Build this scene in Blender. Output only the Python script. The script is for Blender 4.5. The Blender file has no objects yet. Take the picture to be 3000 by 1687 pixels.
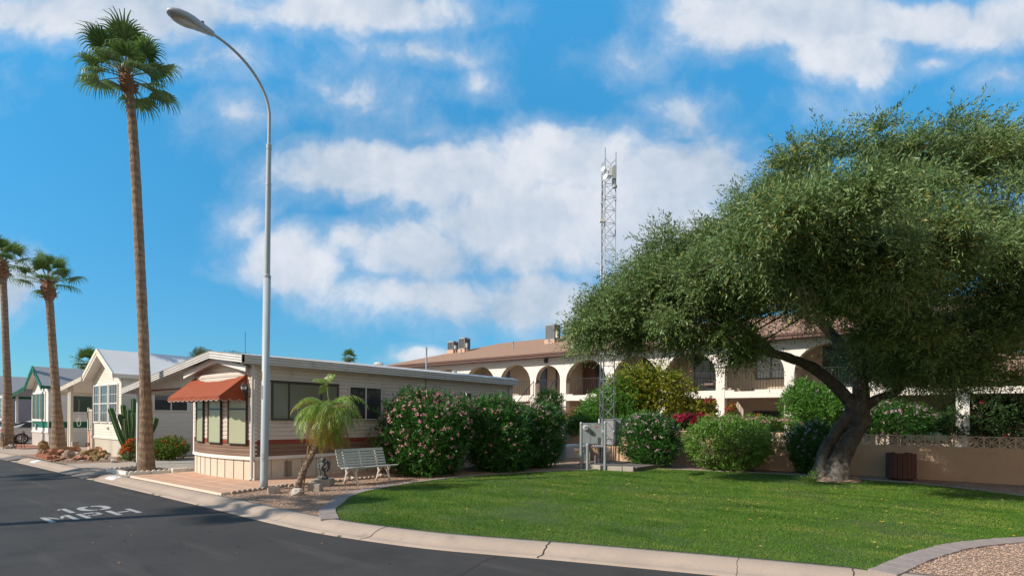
import bpy, math, random
import numpy as np
from mathutils import Vector, Matrix, noise as mnoise
random.seed(7); rng = np.random.default_rng(7)
D = bpy.data; S = bpy.context.scene; COL = S.collection
sin, cos, pi, R_ = math.sin, math.cos, math.pi, math.radians
V = Vector

# ------------------------------------------------------------ camera
YAW, ROLL, FPX, EYE = R_(38.4), R_(0.4), 1640.0, 1.75
FW = V((-sin(YAW), cos(YAW), 0)); RT = V((cos(YAW), sin(YAW), 0)); UP = V((0, 0, 1))
CR = cos(ROLL)*RT + sin(ROLL)*UP; CU = -sin(ROLL)*RT + cos(ROLL)*UP
cam = D.objects.new('camera', D.cameras.new('camera')); COL.objects.link(cam); S.camera = cam
cam.data.sensor_width = 36; cam.data.lens = FPX/3000*36; cam.data.shift_y = (1225-843.5)/3000
cam.data.clip_end = 3000; cam.data.clip_start = .05
mm = Matrix.Identity(4)
for i in range(3):
    mm[i][0] = CR[i]; mm[i][1] = CU[i]; mm[i][2] = -FW[i]
mm[2][3] = EYE; cam.matrix_world = mm
def ray(px, py): return FW + (px-1500)/FPX*CR + (1225-py)/FPX*CU
def G(px, py, z=0.):                     # survey: picture point -> point on the ground
    d = ray(px, py); t = (z-EYE)/d.z; return V((d.x*t, d.y*t, z))
def P(px, py, dep): return V((0, 0, EYE)) + ray(px, py)*dep

# ------------------------------------------------------------ sky and sun
SUN_EL = R_(36); SD = V((-.467*cos(SUN_EL), -.885*cos(SUN_EL), sin(SUN_EL))).normalized()
w = D.worlds.new('World'); S.world = w; w.use_nodes = True
nt = w.node_tree; N = nt.nodes; Lk = nt.links; N.clear()
def nd(t, **k):
    n = N.new(t)
    for a, b in k.items(): setattr(n, a, b)
    return n
def mth(op, a, b=None, c=None, clamp=False):
    n = nd('ShaderNodeMath', operation=op, use_clamp=clamp)
    for i, x in enumerate((a, b, c)):
        if x is None: continue
        if isinstance(x, (int, float)): n.inputs[i].default_value = x
        else: Lk.new(x, n.inputs[i])
    return n.outputs[0]
def vdot(a, v):
    n = nd('ShaderNodeVectorMath', operation='DOT_PRODUCT'); Lk.new(a, n.inputs[0]); n.inputs[1].default_value = v; return n.outputs['Value']
tc = nd('ShaderNodeTexCoord'); dv = tc.outputs['Generated']
# sky as seen facing one compass direction (world-fixed): u = azimuth tangent, v = height tangent
den = mth('MAXIMUM', vdot(dv, FW), .08)
uu = mth('DIVIDE', vdot(dv, RT), den); vv = mth('DIVIDE', vdot(dv, UP), den)
uvn = nd('ShaderNodeCombineXYZ'); Lk.new(uu, uvn.inputs[0]); Lk.new(vv, uvn.inputs[1]); uv = uvn.outputs[0]
nw = nd('ShaderNodeTexNoise'); nw.inputs['Scale'].default_value = 2.6; nw.inputs['Detail'].default_value = 5; nw.inputs['Roughness'].default_value = .6
Lk.new(uv, nw.inputs['Vector'])
wv = nd('ShaderNodeVectorMath', operation='SUBTRACT'); Lk.new(nw.outputs['Color'], wv.inputs[0]); wv.inputs[1].default_value = (.5, .5, .5)
ws = nd('ShaderNodeVectorMath', operation='SCALE'); Lk.new(wv.outputs[0], ws.inputs[0]); ws.inputs['Scale'].default_value = .17
wa = nd('ShaderNodeVectorMath', operation='ADD'); Lk.new(uv, wa.inputs[0]); Lk.new(ws.outputs[0], wa.inputs[1]); uvw = wa.outputs[0]
CL = [  # centre and radii of the cloud masses, weight
 (330,45,560,110,.85),(640,190,170,85,.5),(1010,25,400,75,.8),(1250,150,200,55,.5),(1390,235,100,62,.46),(1010,310,240,100,.34),(680,375,190,90,.36),(1240,395,90,35,.3),
 (1060,525,300,95,1.),(1370,545,300,120,1.),(1650,480,270,130,1.),(1990,520,220,125,1.),(1600,660,420,150,1.),(1900,690,300,160,.95),(900,785,190,90,.72),(1050,730,110,60,.62),(1210,760,200,95,.95),(1250,870,330,80,.75),(1600,880,400,105,.75),(1650,380,150,50,.65),(720,660,90,70,.32),
 (2280,40,380,130,1.),(2430,135,270,95,.9),(2700,25,260,70,.85),(2760,150,80,50,.55),(2930,60,250,95,.8),(1800,150,130,80,.36),(2950,220,130,55,.4),(2000,330,120,95,.38),(2330,300,160,75,.32),(30,850,110,90,.7),(1250,1050,100,28,.6),
 (3400,500,400,200,.7),(-500,300,400,150,.7),(-900,900,400,100,.6),(3900,100,500,200,.8)]
GREY = [(300,70,520,150),(900,20,330,80),(1520,840,480,150),(2250,20,300,70),(1500,660,200,60)]
def ellipse(cx, cy, rx, ry):
    s = nd('ShaderNodeVectorMath', operation='SUBTRACT'); Lk.new(uvw, s.inputs[0]); s.inputs[1].default_value = ((cx-1500)/FPX, (1225-cy)/FPX+(cx-1500)/FPX*-.007, 0)
    m = nd('ShaderNodeVectorMath', operation='MULTIPLY'); Lk.new(s.outputs[0], m.inputs[0]); m.inputs[1].default_value = (FPX/rx, FPX/ry, 0)
    l = nd('ShaderNodeVectorMath', operation='LENGTH'); Lk.new(m.outputs[0], l.inputs[0]); return l.outputs['Value']
gacc = None
for g_ in GREY:
    e = mth('SUBTRACT', 1.2, ellipse(*g_)); gacc = e if gacc is None else mth('SMOOTH_MAX', gacc, e, .2)
gacc = mth('MULTIPLY', mth('MAXIMUM', gacc, 0), .13)
acc = None
for (cx, cy, rx, ry, wt) in CL:
    s = nd('ShaderNodeVectorMath', operation='SUBTRACT'); Lk.new(uvw, s.inputs[0])
    s.inputs[1].default_value = ((cx-1500)/FPX, (1225-cy)/FPX + (cx-1500)/FPX*-.007, 0)
    m = nd('ShaderNodeVectorMath', operation='MULTIPLY'); Lk.new(s.outputs[0], m.inputs[0]); m.inputs[1].default_value = (FPX/rx, FPX/ry, 0)
    l = nd('ShaderNodeVectorMath', operation='LENGTH'); Lk.new(m.outputs[0], l.inputs[0])
    e = mth('MULTIPLY', mth('SUBTRACT', 1.4, l.outputs['Value']), wt)
    acc = e if acc is None else mth('SMOOTH_MAX', acc, e, .15)
nf = nd('ShaderNodeTexNoise'); nf.inputs['Scale'].default_value = 5.5; nf.inputs['Detail'].default_value = 10; nf.inputs['Roughness'].default_value = .58
Lk.new(uvw, nf.inputs['Vector'])
den2 = mth('ADD', acc, mth('MULTIPLY', mth('SUBTRACT', nf.outputs['Fac'], .5), 1.5))
n5 = nd('ShaderNodeTexNoise'); n5.inputs['Scale'].default_value = 19; n5.inputs['Detail'].default_value = 8; n5.inputs['Roughness'].default_value = .62; Lk.new(uvw, n5.inputs['Vector'])
den2 = mth('ADD', den2, mth('MULTIPLY', mth('SUBTRACT', n5.outputs['Fac'], .5), .55))
def sstep(x, a, b, hi):
    q = nd('ShaderNodeMapRange', interpolation_type='SMOOTHSTEP'); Lk.new(x, q.inputs['Value']); q.inputs['From Min'].default_value = a; q.inputs['From Max'].default_value = b; q.inputs['To Max'].default_value = hi; return q.outputs[0]
alpha = mth('MAXIMUM', sstep(den2, .15, .80, .96), sstep(den2, -.12, .8, .5))
sky = nd('ShaderNodeTexSky'); sky.sky_type = 'NISHITA'; sky.sun_disc = False; sky.sun_elevation = SUN_EL
sky.sun_rotation = math.atan2(SD.x, SD.y); sky.altitude = 300; sky.air_density = 1.0; sky.dust_density = .35; sky.ozone_density = 1.6
SKY_S = .12
ti = nd('ShaderNodeMix', data_type='RGBA', blend_type='MULTIPLY'); ti.inputs[0].default_value = 1
Lk.new(sky.outputs[0], ti.inputs[6])
grr = nd('ShaderNodeValToRGB'); el = grr.color_ramp.elements; el[0].position = 0; el[0].color = (.084, .185, .245, 1); el[1].position = 1; el[1].color = (.13, .45, .53, 1)
for ps, c in ((.1, (.084, .195, .255)), (.41, (.090, .322, .378)), (.6, (.135, .49, .56))): x = el.new(ps); x.color = (*c, 1)
Lk.new(vdot(dv, UP), grr.inputs[0]); gsc = nd('ShaderNodeVectorMath', operation='SCALE'); Lk.new(grr.outputs[0], gsc.inputs[0]); gsc.inputs['Scale'].default_value = 4
Lk.new(gsc.outputs[0], ti.inputs[7])
# cloud: bright crowns, blue-grey bellies
nb = nd('ShaderNodeTexNoise'); nb.inputs['Scale'].default_value = 3.1; nb.inputs['Detail'].default_value = 6
Lk.new(uv, nb.inputs['Vector'])
of = nd('ShaderNodeVectorMath', operation='ADD'); Lk.new(uvw, of.inputs[0]); of.inputs[1].default_value = (-.022, .05, 0)
nf2 = nd('ShaderNodeTexNoise'); nf2.inputs['Scale'].default_value = 5.5; nf2.inputs['Detail'].default_value = 5; nf2.inputs['Roughness'].default_value = .58; Lk.new(of.outputs[0], nf2.inputs['Vector'])
relief = mth('MULTIPLY', mth('SUBTRACT', nf.outputs['Fac'], nf2.outputs['Fac']), .75)
cb = nd('ShaderNodeMapRange'); Lk.new(mth('ADD', mth('ADD', nb.outputs['Fac'], relief), mth('SUBTRACT', mth('MULTIPLY', vv, .10), gacc)), cb.inputs['Value']); cb.inputs['From Min'].default_value = .24; cb.inputs['From Max'].default_value = .66
cc = nd('ShaderNodeMix', data_type='RGBA'); Lk.new(cb.outputs[0], cc.inputs[0])
cc.inputs[6].default_value = (.38/SKY_S, .49/SKY_S, .63/SKY_S, 1); cc.inputs[7].default_value = (.76/SKY_S, .79/SKY_S, .85/SKY_S, 1)
mx = nd('ShaderNodeMix', data_type='RGBA'); Lk.new(alpha, mx.inputs[0]); Lk.new(ti.outputs[2], mx.inputs[6]); Lk.new(cc.outputs[2], mx.inputs[7])
# unseen warm cloud behind the viewer, added as neutral fill for shaded sides
rb = nd('ShaderNodeMapRange', interpolation_type='SMOOTHSTEP'); Lk.new(vdot(dv, -FW), rb.inputs['Value']); rb.inputs['From Min'].default_value = -.05; rb.inputs['From Max'].default_value = .45; rb.inputs['To Max'].default_value = .9
mxb = nd('ShaderNodeMix', data_type='RGBA'); Lk.new(rb.outputs[0], mxb.inputs[0]); Lk.new(mx.outputs[2], mxb.inputs[6]); mxb.inputs[7].default_value = (.52/SKY_S, .45/SKY_S, .39/SKY_S, 1); mx = mxb
bg = nd('ShaderNodeBackground'); Lk.new(mx.outputs[2], bg.inputs[0]); bg.inputs[1].default_value = SKY_S
wo = nd('ShaderNodeOutputWorld'); Lk.new(bg.outputs[0], wo.inputs[0])
sl = D.lights.new('sun', 'SUN'); sl.energy = 5.0; sl.angle = R_(.53); sl.color = (1, .91, .79)
so = D.objects.new('sun', sl); COL.objects.link(so); so.rotation_euler = SD.to_track_quat('Z', 'Y').to_euler(); so.location = (0, 0, 30)
S.view_settings.view_transform = 'Standard'; S.view_settings.look = 'None'; S.view_settings.gamma = 1
S.view_settings.exposure = 0.08
S.render.engine = 'CYCLES'; S.cycles.max_bounces = 8; S.cycles.transparent_max_bounces = 8

# ------------------------------------------------------------ materials
def mat(name, c, rough=.8, c2=None, scale=3., detail=6., bump=0., bscale=30., metal=0., spec=.3, fine=0., fscale=120., trans=0., isl=0., coord='Object', dirt=None, stretch=None):
    m = D.materials.new(name); m.use_nodes = True; t = m.node_tree; n = t.nodes; l = t.links
    b = n['Principled BSDF']; b.inputs['Roughness'].default_value = rough; b.inputs['Metallic'].default_value = metal
    b.inputs['Specular IOR Level'].default_value = spec
    b.inputs['Base Color'].default_value = (*c, 1)
    out = None; tcn = n.new('ShaderNodeTexCoord'); co = tcn.outputs[coord]
    if stretch:
        mp = n.new('ShaderNodeMapping'); mp.inputs['Scale'].default_value = stretch; l.new(co, mp.inputs[0]); co = mp.outputs[0]
    if c2 is not None:
        if isl > 0:
            g = n.new('ShaderNodeNewGeometry'); src = g.outputs['Random Per Island']
        else:
            x = n.new('ShaderNodeTexNoise'); x.inputs['Scale'].default_value = scale; x.inputs['Detail'].default_value = detail; x.inputs['Roughness'].default_value = .6; l.new(co, x.inputs['Vector'])
            r = n.new('ShaderNodeMapRange'); r.inputs['From Min'].default_value = .32; r.inputs['From Max'].default_value = .68; l.new(x.outputs['Fac'], r.inputs[0]); src = r.outputs[0]
        mi = n.new('ShaderNodeMix'); mi.data_type = 'RGBA'; mi.inputs[6].default_value = (*c, 1); mi.inputs[7].default_value = (*c2, 1); l.new(src, mi.inputs[0]); out = mi.outputs[2]
    if fine > 0:
        x = n.new('ShaderNodeTexNoise'); x.inputs['Scale'].default_value = fscale; x.inputs['Detail'].default_value = 3; l.new(co, x.inputs['Vector'])
        r = n.new('ShaderNodeMapRange'); r.inputs['From Min'].default_value = .3; r.inputs['From Max'].default_value = .7; r.inputs['To Min'].default_value = 1-fine; r.inputs['To Max'].default_value = 1+fine; l.new(x.outputs['Fac'], r.inputs[0])
        v = n.new('ShaderNodeVectorMath'); v.operation = 'SCALE'
        if out is None: v.inputs[0].default_value = c
        else: l.new(out, v.inputs[0])
        l.new(r.outputs[0], v.inputs['Scale']); out = v.outputs[0]
    if dirt:
        x = n.new('ShaderNodeTexNoise'); x.inputs['Scale'].default_value = dirt[1]; x.inputs['Detail'].default_value = 8; x.inputs['Roughness'].default_value = .7; l.new(co, x.inputs['Vector'])
        r = n.new('ShaderNodeMapRange'); r.inputs['From Min'].default_value = dirt[2]; r.inputs['From Max'].default_value = dirt[3]; l.new(x.outputs['Fac'], r.inputs[0])
        mi = n.new('ShaderNodeMix'); mi.data_type = 'RGBA'; mi.inputs[7].default_value = (*dirt[0], 1); l.new(r.outputs[0], mi.inputs[0])
        if out is None: mi.inputs[6].default_value = (*c, 1)
        else: l.new(out, mi.inputs[6])
        out = mi.outputs[2]
    if out is not None: l.new(out, b.inputs['Base Color'])
    if bump:
        x = n.new('ShaderNodeTexNoise'); x.inputs['Scale'].default_value = bscale; x.inputs['Detail'].default_value = 5; l.new(co, x.inputs['Vector'])
        bp = n.new('ShaderNodeBump'); bp.inputs['Strength'].default_value = 1; bp.inputs['Distance'].default_value = bump; l.new(x.outputs['Fac'], bp.inputs['Height']); l.new(bp.outputs[0], b.inputs['Normal'])
    if trans > 0:
        tr = n.new('ShaderNodeBsdfTranslucent'); ms = n.new('ShaderNodeMixShader'); ms.inputs[0].default_value = trans
        if out is not None: l.new(out, tr.inputs[0])
        else: tr.inputs[0].default_value = (*c, 1)
        o = n['Material Output']; l.new(b.outputs[0], ms.inputs[1]); l.new(tr.outputs[0], ms.inputs[2]); l.new(ms.outputs[0], o.inputs[0])
    return m
def leafm(name, c, c2, rough=.5, trans=.3, spec=.35): return mat(name, c, rough, c2, isl=1, trans=trans, spec=spec)
def extra(m):  return m.node_tree, m.node_tree.nodes, m.node_tree.links, m.node_tree.nodes['Principled BSDF']

MA = {}
MA['white'] = mat('white_paint', (.80, .78, .74), .55, (.74, .71, .66), 1.5, fine=.04, fscale=30)
MA['cream'] = mat('cream_siding', (.77, .72, .63), .5, (.72, .67, .58), .8, fine=.04, fscale=25)
MA['siding'] = mat('beige_siding', (.62, .55, .475), .5, (.57, .505, .435), .7, fine=.05, fscale=25, dirt=((.36, .31, .25), 2.2, .56, .85))
MA['brown'] = mat('brown_siding', (.245, .15, .10), .5, (.20, .12, .08), 1., fine=.05)
MA['redstripe'] = mat('red_brown_trim', (.27, .055, .03), .5, (.23, .05, .03), 2.)
MA['skirt'] = mat('skirting_panel', (.66, .57, .46), .6, (.60, .51, .41), .8, fine=.04, fscale=20, dirt=((.40, .33, .26), 1.6, .58, .85))
MA['dark'] = mat('dark_joint', (.05, .04, .035), .8)
MA['gutter'] = mat('gutter_metal', (.62, .60, .57), .4, (.56, .54, .51), 2., metal=.0, dirt=((.38, .35, .31), 3, .55, .8))
MA['roofw'] = mat('white_roof_coat', (.72, .71, .70), .6, (.62, .61, .60), .6, fine=.03, dirt=((.45, .43, .41), 1.1, .6, .85))
MA['canvas'] = mat('terracotta_canvas', (.30, .072, .031), .85, (.265, .062, .027), 2.5, bump=.001, bscale=300, dirt=((.36, .085, .04), 1.8, .55, .8))
MA['piping'] = mat('white_piping', (.75, .70, .62), .7)
MA['bronze'] = mat('bronze_frame', (.055, .045, .04), .4, spec=.5)
MA['alu'] = mat('aluminium_frame', (.6, .58, .55), .4)
MA['green'] = mat('green_trim', (.015, .16, .085), .5, (.012, .13, .07), 3)
MA['shingleg'] = mat('grey_shingle', (.34, .35, .37), .9, (.24, .25, .27), 14, fine=.15, fscale=40)
MA['lilac'] = mat('lilac_siding', (.36, .32, .36), .6, (.32, .28, .32), 1)
MA['concrete'] = mat('concrete_kerb', (.43, .335, .265), .9, (.37, .29, .23), 1.3, bump=.003, bscale=60, fine=.10, fscale=90, dirt=((.26, .21, .17), 2.3, .54, .8))
MA['grey_concrete'] = mat('grey_concrete', (.40, .365, .32), .9, (.33, .30, .265), 2, bump=.003, bscale=60, fine=.1, fscale=90, dirt=((.22, .2, .17), 3, .52, .8))
MA['old_concrete'] = mat('weathered_pad_concrete', (.20, .175, .15), .95, (.14, .12, .105), 5, fine=.2, fscale=50)
MA['drive'] = mat('driveway_concrete', (.46, .365, .29), .9, (.40, .32, .255), .8, bump=.002, bscale=60, fine=.08, fscale=90, dirt=((.24, .2, .17), 1.2, .55, .8))
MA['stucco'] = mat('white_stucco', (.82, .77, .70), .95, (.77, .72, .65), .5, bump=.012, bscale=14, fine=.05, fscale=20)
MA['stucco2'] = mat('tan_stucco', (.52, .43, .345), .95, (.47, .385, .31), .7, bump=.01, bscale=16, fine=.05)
MA['wallst'] = mat('peach_stucco', (.62, .42, .275), .95, (.56, .375, .24), 1.1, bump=.02, bscale=22, fine=.12, fscale=40, dirt=((.42, .28, .19), 2.2, .56, .8))
MA['breeze'] = mat('breeze_block', (.60, .45, .31), .95, (.54, .40, .27), 2, bump=.003, bscale=50)
MA['rooft'] = mat('tan_shingle', (.38, .235, .16), .95, (.25, .15, .10), 5, fine=.22, fscale=16, stretch=(.7, 5, 5))
MA['fascia'] = mat('brown_fascia', (.14, .075, .06), .6, (.12, .065, .05), 2)
MA['iron'] = mat('dark_iron', (.03, .028, .028), .5, spec=.4)
MA['galv'] = mat('galvanised_steel', (.40, .43, .46), .45, (.31, .34, .37), 5, metal=.35, fine=.08, fscale=30)
MA['lamppaint'] = mat('pole_grey_paint', (.44, .50, .54), .45, (.39, .45, .49), 1.2)
MA['cabinet'] = mat('cabinet_grey', (.37, .41, .43), .45, (.32, .36, .38), 2, fine=.03, dirt=((.22, .24, .23), 4, .6, .85))
MA['cabw'] = mat('cabinet_white', (.66, .68, .69), .5, (.58, .60, .61), 2)
MA['ac'] = mat('ac_grey', (.33, .36, .38), .5, (.27, .30, .32), 6)
MA['dkslat'] = mat('ac_grille', (.10, .11, .12), .6)
MA['statue'] = mat('weathered_cast_stone', (.075, .08, .08), .8, (.16, .165, .15), 9, bump=.004, bscale=60, fine=.25, fscale=60)
MA['benchg'] = mat('bench_slat_paint', (.56, .58, .54), .45, (.50, .52, .48), 3, fine=.03)
MA['benchw'] = mat('bench_leg_resin', (.74, .66, .58), .55, (.66, .58, .50), 5)
MA['wood'] = mat('weathered_brown_wood', (.16, .07, .05), .85, (.09, .045, .035), 6, fine=.25, fscale=50, bump=.004, bscale=40, stretch=(4, 4, .5), dirt=((.26, .17, .13), 6, .58, .75))
MA['stake'] = mat('timber_stake', (.36, .20, .10), .85, (.28, .15, .08), 8)
MA['paver'] = mat('brick_paver', (.33, .27, .245), .95, (.27, .225, .21), 5, bump=.004, bscale=60, fine=.18, fscale=60)
MA['patio'] = mat('sandstone_paver', (.58, .36, .25), .9, (.50, .31, .215), 2.2, bump=.003, bscale=40, fine=.08, fscale=60, dirt=((.40, .26, .19), 2.4, .56, .8))
MA['joint'] = mat('pale_mortar', (.74, .62, .50), .95, fine=.1)
MA['soil'] = mat('bed_soil', (.20, .125, .09), .95, (.14, .09, .065), 6, bump=.01, bscale=30, fine=.2, fscale=60)
MA['red_rock'] = mat('red_sandstone', (.40, .20, .13), .95, (.30, .14, .09), 4, bump=.01, bscale=14, fine=.15, fscale=30)
MA['tan_rock'] = mat('tan_rock', (.42, .33, .25), .95, (.22, .16, .11), 4, bump=.012, bscale=14, fine=.2, fscale=30)
MA['white_rock'] = mat('pale_quartz', (.62, .57, .50), .9, (.42, .36, .30), 5, bump=.01, bscale=16, fine=.12, fscale=30)
MA['moss_rock'] = mat('mossy_rock', (.13, .11, .05), .95, (.36, .22, .10), 5, bump=.012, bscale=14, fine=.2)
MA['brick'] = mat('terracotta_brick', (.48, .20, .12), .95, (.40, .16, .10), 6, fine=.12)
MA['redpave'] = mat('red_brick_paving', (.36, .16, .115), .95, (.29, .13, .095), 5, fine=.15, fscale=30)
MA['cactus'] = mat('cactus_skin', (.05, .13, .045), .6, (.08, .14, .05), 5, dirt=((.18, .2, .09), 6, .6, .8))
MA['spine'] = mat('cactus_areole', (.42, .42, .26), .8)
MA['tyre'] = mat('tyre_rubber', (.02, .02, .02), .8)
MA['silver'] = mat('car_silver_paint', (.50, .52, .55), .3, spec=.6)
MA['carwhite'] = mat('car_white_paint', (.75, .75, .75), .25, spec=.6)
MA['rim'] = mat('alloy_rim', (.5, .5, .5), .3, metal=.6)
MA['taillight'] = mat('tail_light', (.5, .01, .01), .2, spec=.6)
MA['peachpanel'] = mat('peach_panel', (.60, .40, .29), .8, (.54, .35, .25), 3)
MA['pole_green'] = mat('green_post', (.02, .10, .06), .5)
MA['label_w'] = mat('label_white', (.8, .8, .78), .5)
MA['label_o'] = mat('label_orange', (.85, .30, .05), .5)
MA['label_y'] = mat('label_yellow', (.85, .55, .05), .5)
MA['label_b'] = mat('label_blue', (.35, .45, .62), .5)
MA['label_r'] = mat('label_red', (.75, .15, .12), .5)
MA['ink'] = mat('label_ink', (.03, .03, .03), .6)
MA['roadpaint'] = mat('road_paint', (.40, .395, .385), .8, (.31, .305, .30), 5, dirt=((.12, .115, .11), 11, .54, .70))
MA['stepw'] = mat('scallop_white', (.78, .75, .70), .85, (.66, .62, .56), 5, dirt=((.4, .35, .3), 7, .55, .75))
MA['steptan'] = mat('scallop_tan', (.42, .33, .26), .9, (.30, .24, .19), 6, bump=.004, bscale=50)
MA['steel_plate'] = mat('ramp_steel', (.20, .175, .15), .7, (.15, .135, .12), 3, dirt=((.30, .18, .10), 3, .55, .8))
MA['chairfab'] = mat('tan_chair_fabric', (.30, .22, .19), .9)
MA['dirtpile'] = mat('bark_mulch_mound', (.36, .26, .18), .95, (.22, .16, .11), 8, bump=.02, bscale=25, fine=.3, fscale=60)

def glassm(name, c, rough=.06, stripes=0, spec=.7, c2=None, coat=.35):
    m = mat(name, c, rough, c2, 1.3, spec=spec); t, n, l, b = extra(m)
    if stripes:                          # closed slat blinds seen in the pane
        tcn = n.new('ShaderNodeTexCoord'); x = n.new('ShaderNodeSeparateXYZ'); l.new(tcn.outputs['Object'], x.inputs[0])
        a = n.new('ShaderNodeMath'); a.operation = 'MULTIPLY'; a.inputs[1].default_value = stripes; l.new(x.outputs[2], a.inputs[0])
        f = n.new('ShaderNodeMath'); f.operation = 'FRACT'; l.new(a.outputs[0], f.inputs[0])
        r = n.new('ShaderNodeMapRange'); r.inputs['To Min'].default_value = .60; r.inputs['To Max'].default_value = 1.1; l.new(f.outputs[0], r.inputs[0])
        v = n.new('ShaderNodeVectorMath'); v.operation = 'SCALE'; v.inputs[0].default_value = c; l.new(r.outputs[0], v.inputs['Scale']); l.new(v.outputs[0], b.inputs['Base Color'])
    b.inputs['Coat Weight'].default_value = coat; b.inputs['Coat Roughness'].default_value = .03
    return m
MA['glass_blind'] = glassm('shaded_side_pane_with_blinds', (.19, .20, .14), .25, 38, .5)  # blinds pane of the side wall, its shade put into the darker colour
MA['glass_blind_front'] = glassm('sunlit_side_pane_with_blinds', (.47, .49, .33), .3, 38, .4, coat=.2)  # same blinds on the front wall, sunlight put into the paler colour
MA['glass_dark'] = glassm('dark_pane', (.045, .05, .055), .04)
MA['glass_shade'] = glassm('pane_with_green_shade', (.055, .085, .06), .3, spec=.3, coat=.08)
MA['glass_blue'] = glassm('bluish_pane', (.11, .12, .15), .2, c2=(.06, .07, .09), spec=.35, coat=.12)
MA['glass_curtain'] = glassm('pane_with_curtain', (.42, .46, .48), .2)
MA['glass_green'] = glassm('pane_green_shutter', (.045, .075, .06), .1, 12)
MA['lens'] = glassm('lamp_lens', (.30, .28, .24), .25)

# bark etc. need their own pattern
def palm_bark(name, c, c2, rings):
    m = mat(name, c, .95, c2, 3, fine=.2, fscale=40); t, n, l, b = extra(m)
    tcn = n.new('ShaderNodeTexCoord')
    wv = n.new('ShaderNodeTexWave'); wv.bands_direction = 'Z'; wv.inputs['Scale'].default_value = rings; wv.inputs['Distortion'].default_value = 6; wv.inputs['Detail'].default_value = 4; wv.inputs['Detail Scale'].default_value = 2
    l.new(tcn.outputs['Object'], wv.inputs[0])
    mp = n.new('ShaderNodeMapping'); mp.inputs['Scale'].default_value = (1, 1, .10); l.new(tcn.outputs['Object'], mp.inputs[0])
    ns = n.new('ShaderNodeTexNoise'); ns.inputs['Scale'].default_value = 42; ns.inputs['Detail'].default_value = 3; l.new(mp.outputs[0], ns.inputs[0])
    wm = n.new('ShaderNodeMath'); wm.operation = 'MULTIPLY'; wm.inputs[1].default_value = .35; l.new(wv.outputs['Fac'], wm.inputs[0]); ad = n.new('ShaderNodeMath'); ad.operation = 'ADD'; l.new(wm.outputs[0], ad.inputs[0])
    mu = n.new('ShaderNodeMath'); mu.operation = 'MULTIPLY'; mu.inputs[1].default_value = 1.6; l.new(ns.outputs['Fac'], mu.inputs[0]); l.new(mu.outputs[0], ad.inputs[1])
    bp = n.new('ShaderNodeBump'); bp.inputs['Distance'].default_value = .025; l.new(ad.outputs[0], bp.inputs['Height']); l.new(bp.outputs[0], b.inputs['Normal'])
    src = b.inputs['Base Color'].links[0].from_socket
    r = n.new('ShaderNodeMapRange'); r.inputs['From Min'].default_value = .62; r.inputs['From Max'].default_value = 1.15; r.inputs['To Min'].default_value = .60; r.inputs['To Max'].default_value = 1.12; l.new(ad.outputs[0], r.inputs[0])
    v = n.new('ShaderNodeVectorMath'); v.operation = 'SCALE'; l.new(src, v.inputs[0]); l.new(r.outputs[0], v.inputs['Scale']); l.new(v.outputs[0], b.inputs['Base Color'])
    return m
MA['palmbark'] = palm_bark('palm_bark', (.33, .235, .165), (.25, .175, .12), 1.3)
def olive_bark():
    m = mat('olive_bark', (.17, .145, .12), .95, (.07, .056, .046), 5, fine=.25, fscale=50); t, n, l, b = extra(m)
    tcn = n.new('ShaderNodeTexCoord'); mp = n.new('ShaderNodeMapping'); mp.inputs['Scale'].default_value = (1, 1, .28); l.new(tcn.outputs['Object'], mp.inputs[0])
    ns = n.new('ShaderNodeTexNoise'); ns.inputs['Scale'].default_value = 13; ns.inputs['Detail'].default_value = 7; ns.inputs['Roughness'].default_value = .7; l.new(mp.outputs[0], ns.inputs[0])
    bp = n.new('ShaderNodeBump'); bp.inputs['Distance'].default_value = .12; l.new(ns.outputs['Fac'], bp.inputs['Height']); l.new(bp.outputs[0], b.inputs['Normal'])
    # paler noise patches towards the foot of the trunk
    sx = n.new('ShaderNodeSeparateXYZ'); l.new(tcn.outputs['Object'], sx.inputs[0]); r = n.new('ShaderNodeMapRange'); r.inputs['From Min'].default_value = 1.7; r.inputs['From Max'].default_value = .0; r.inputs['To Min'].default_value = -.4; r.inputs['To Max'].default_value = .12; l.new(sx.outputs[2], r.inputs[0])
    n2 = n.new('ShaderNodeTexNoise'); n2.inputs['Scale'].default_value = 5; n2.inputs['Detail'].default_value = 6; l.new(mp.outputs[0], n2.inputs[0]); a2 = n.new('ShaderNodeMath'); a2.operation = 'ADD'; l.new(n2.outputs['Fac'], a2.inputs[0]); l.new(r.outputs[0], a2.inputs[1])
    r3 = n.new('ShaderNodeMapRange'); r3.inputs['From Min'].default_value = .45; r3.inputs['From Max'].default_value = .75; l.new(a2.outputs[0], r3.inputs[0]); m3 = n.new('ShaderNodeMix'); m3.data_type = 'RGBA'; src = b.inputs['Base Color'].links[0].from_socket
    l.new(r3.outputs[0], m3.inputs[0]); l.new(src, m3.inputs[6]); m3.inputs[7].default_value = (.46, .43, .39, 1); l.new(m3.outputs[2], b.inputs['Base Color']); return m
MA['olivebark'] = olive_bark()
MA['twig'] = mat('dry_twig', (.34, .27, .22), .9, (.24, .19, .15), 6)
MA['branch'] = mat('shrub_branch', (.25, .19, .13), .9, (.16, .12, .085), 6)
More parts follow.
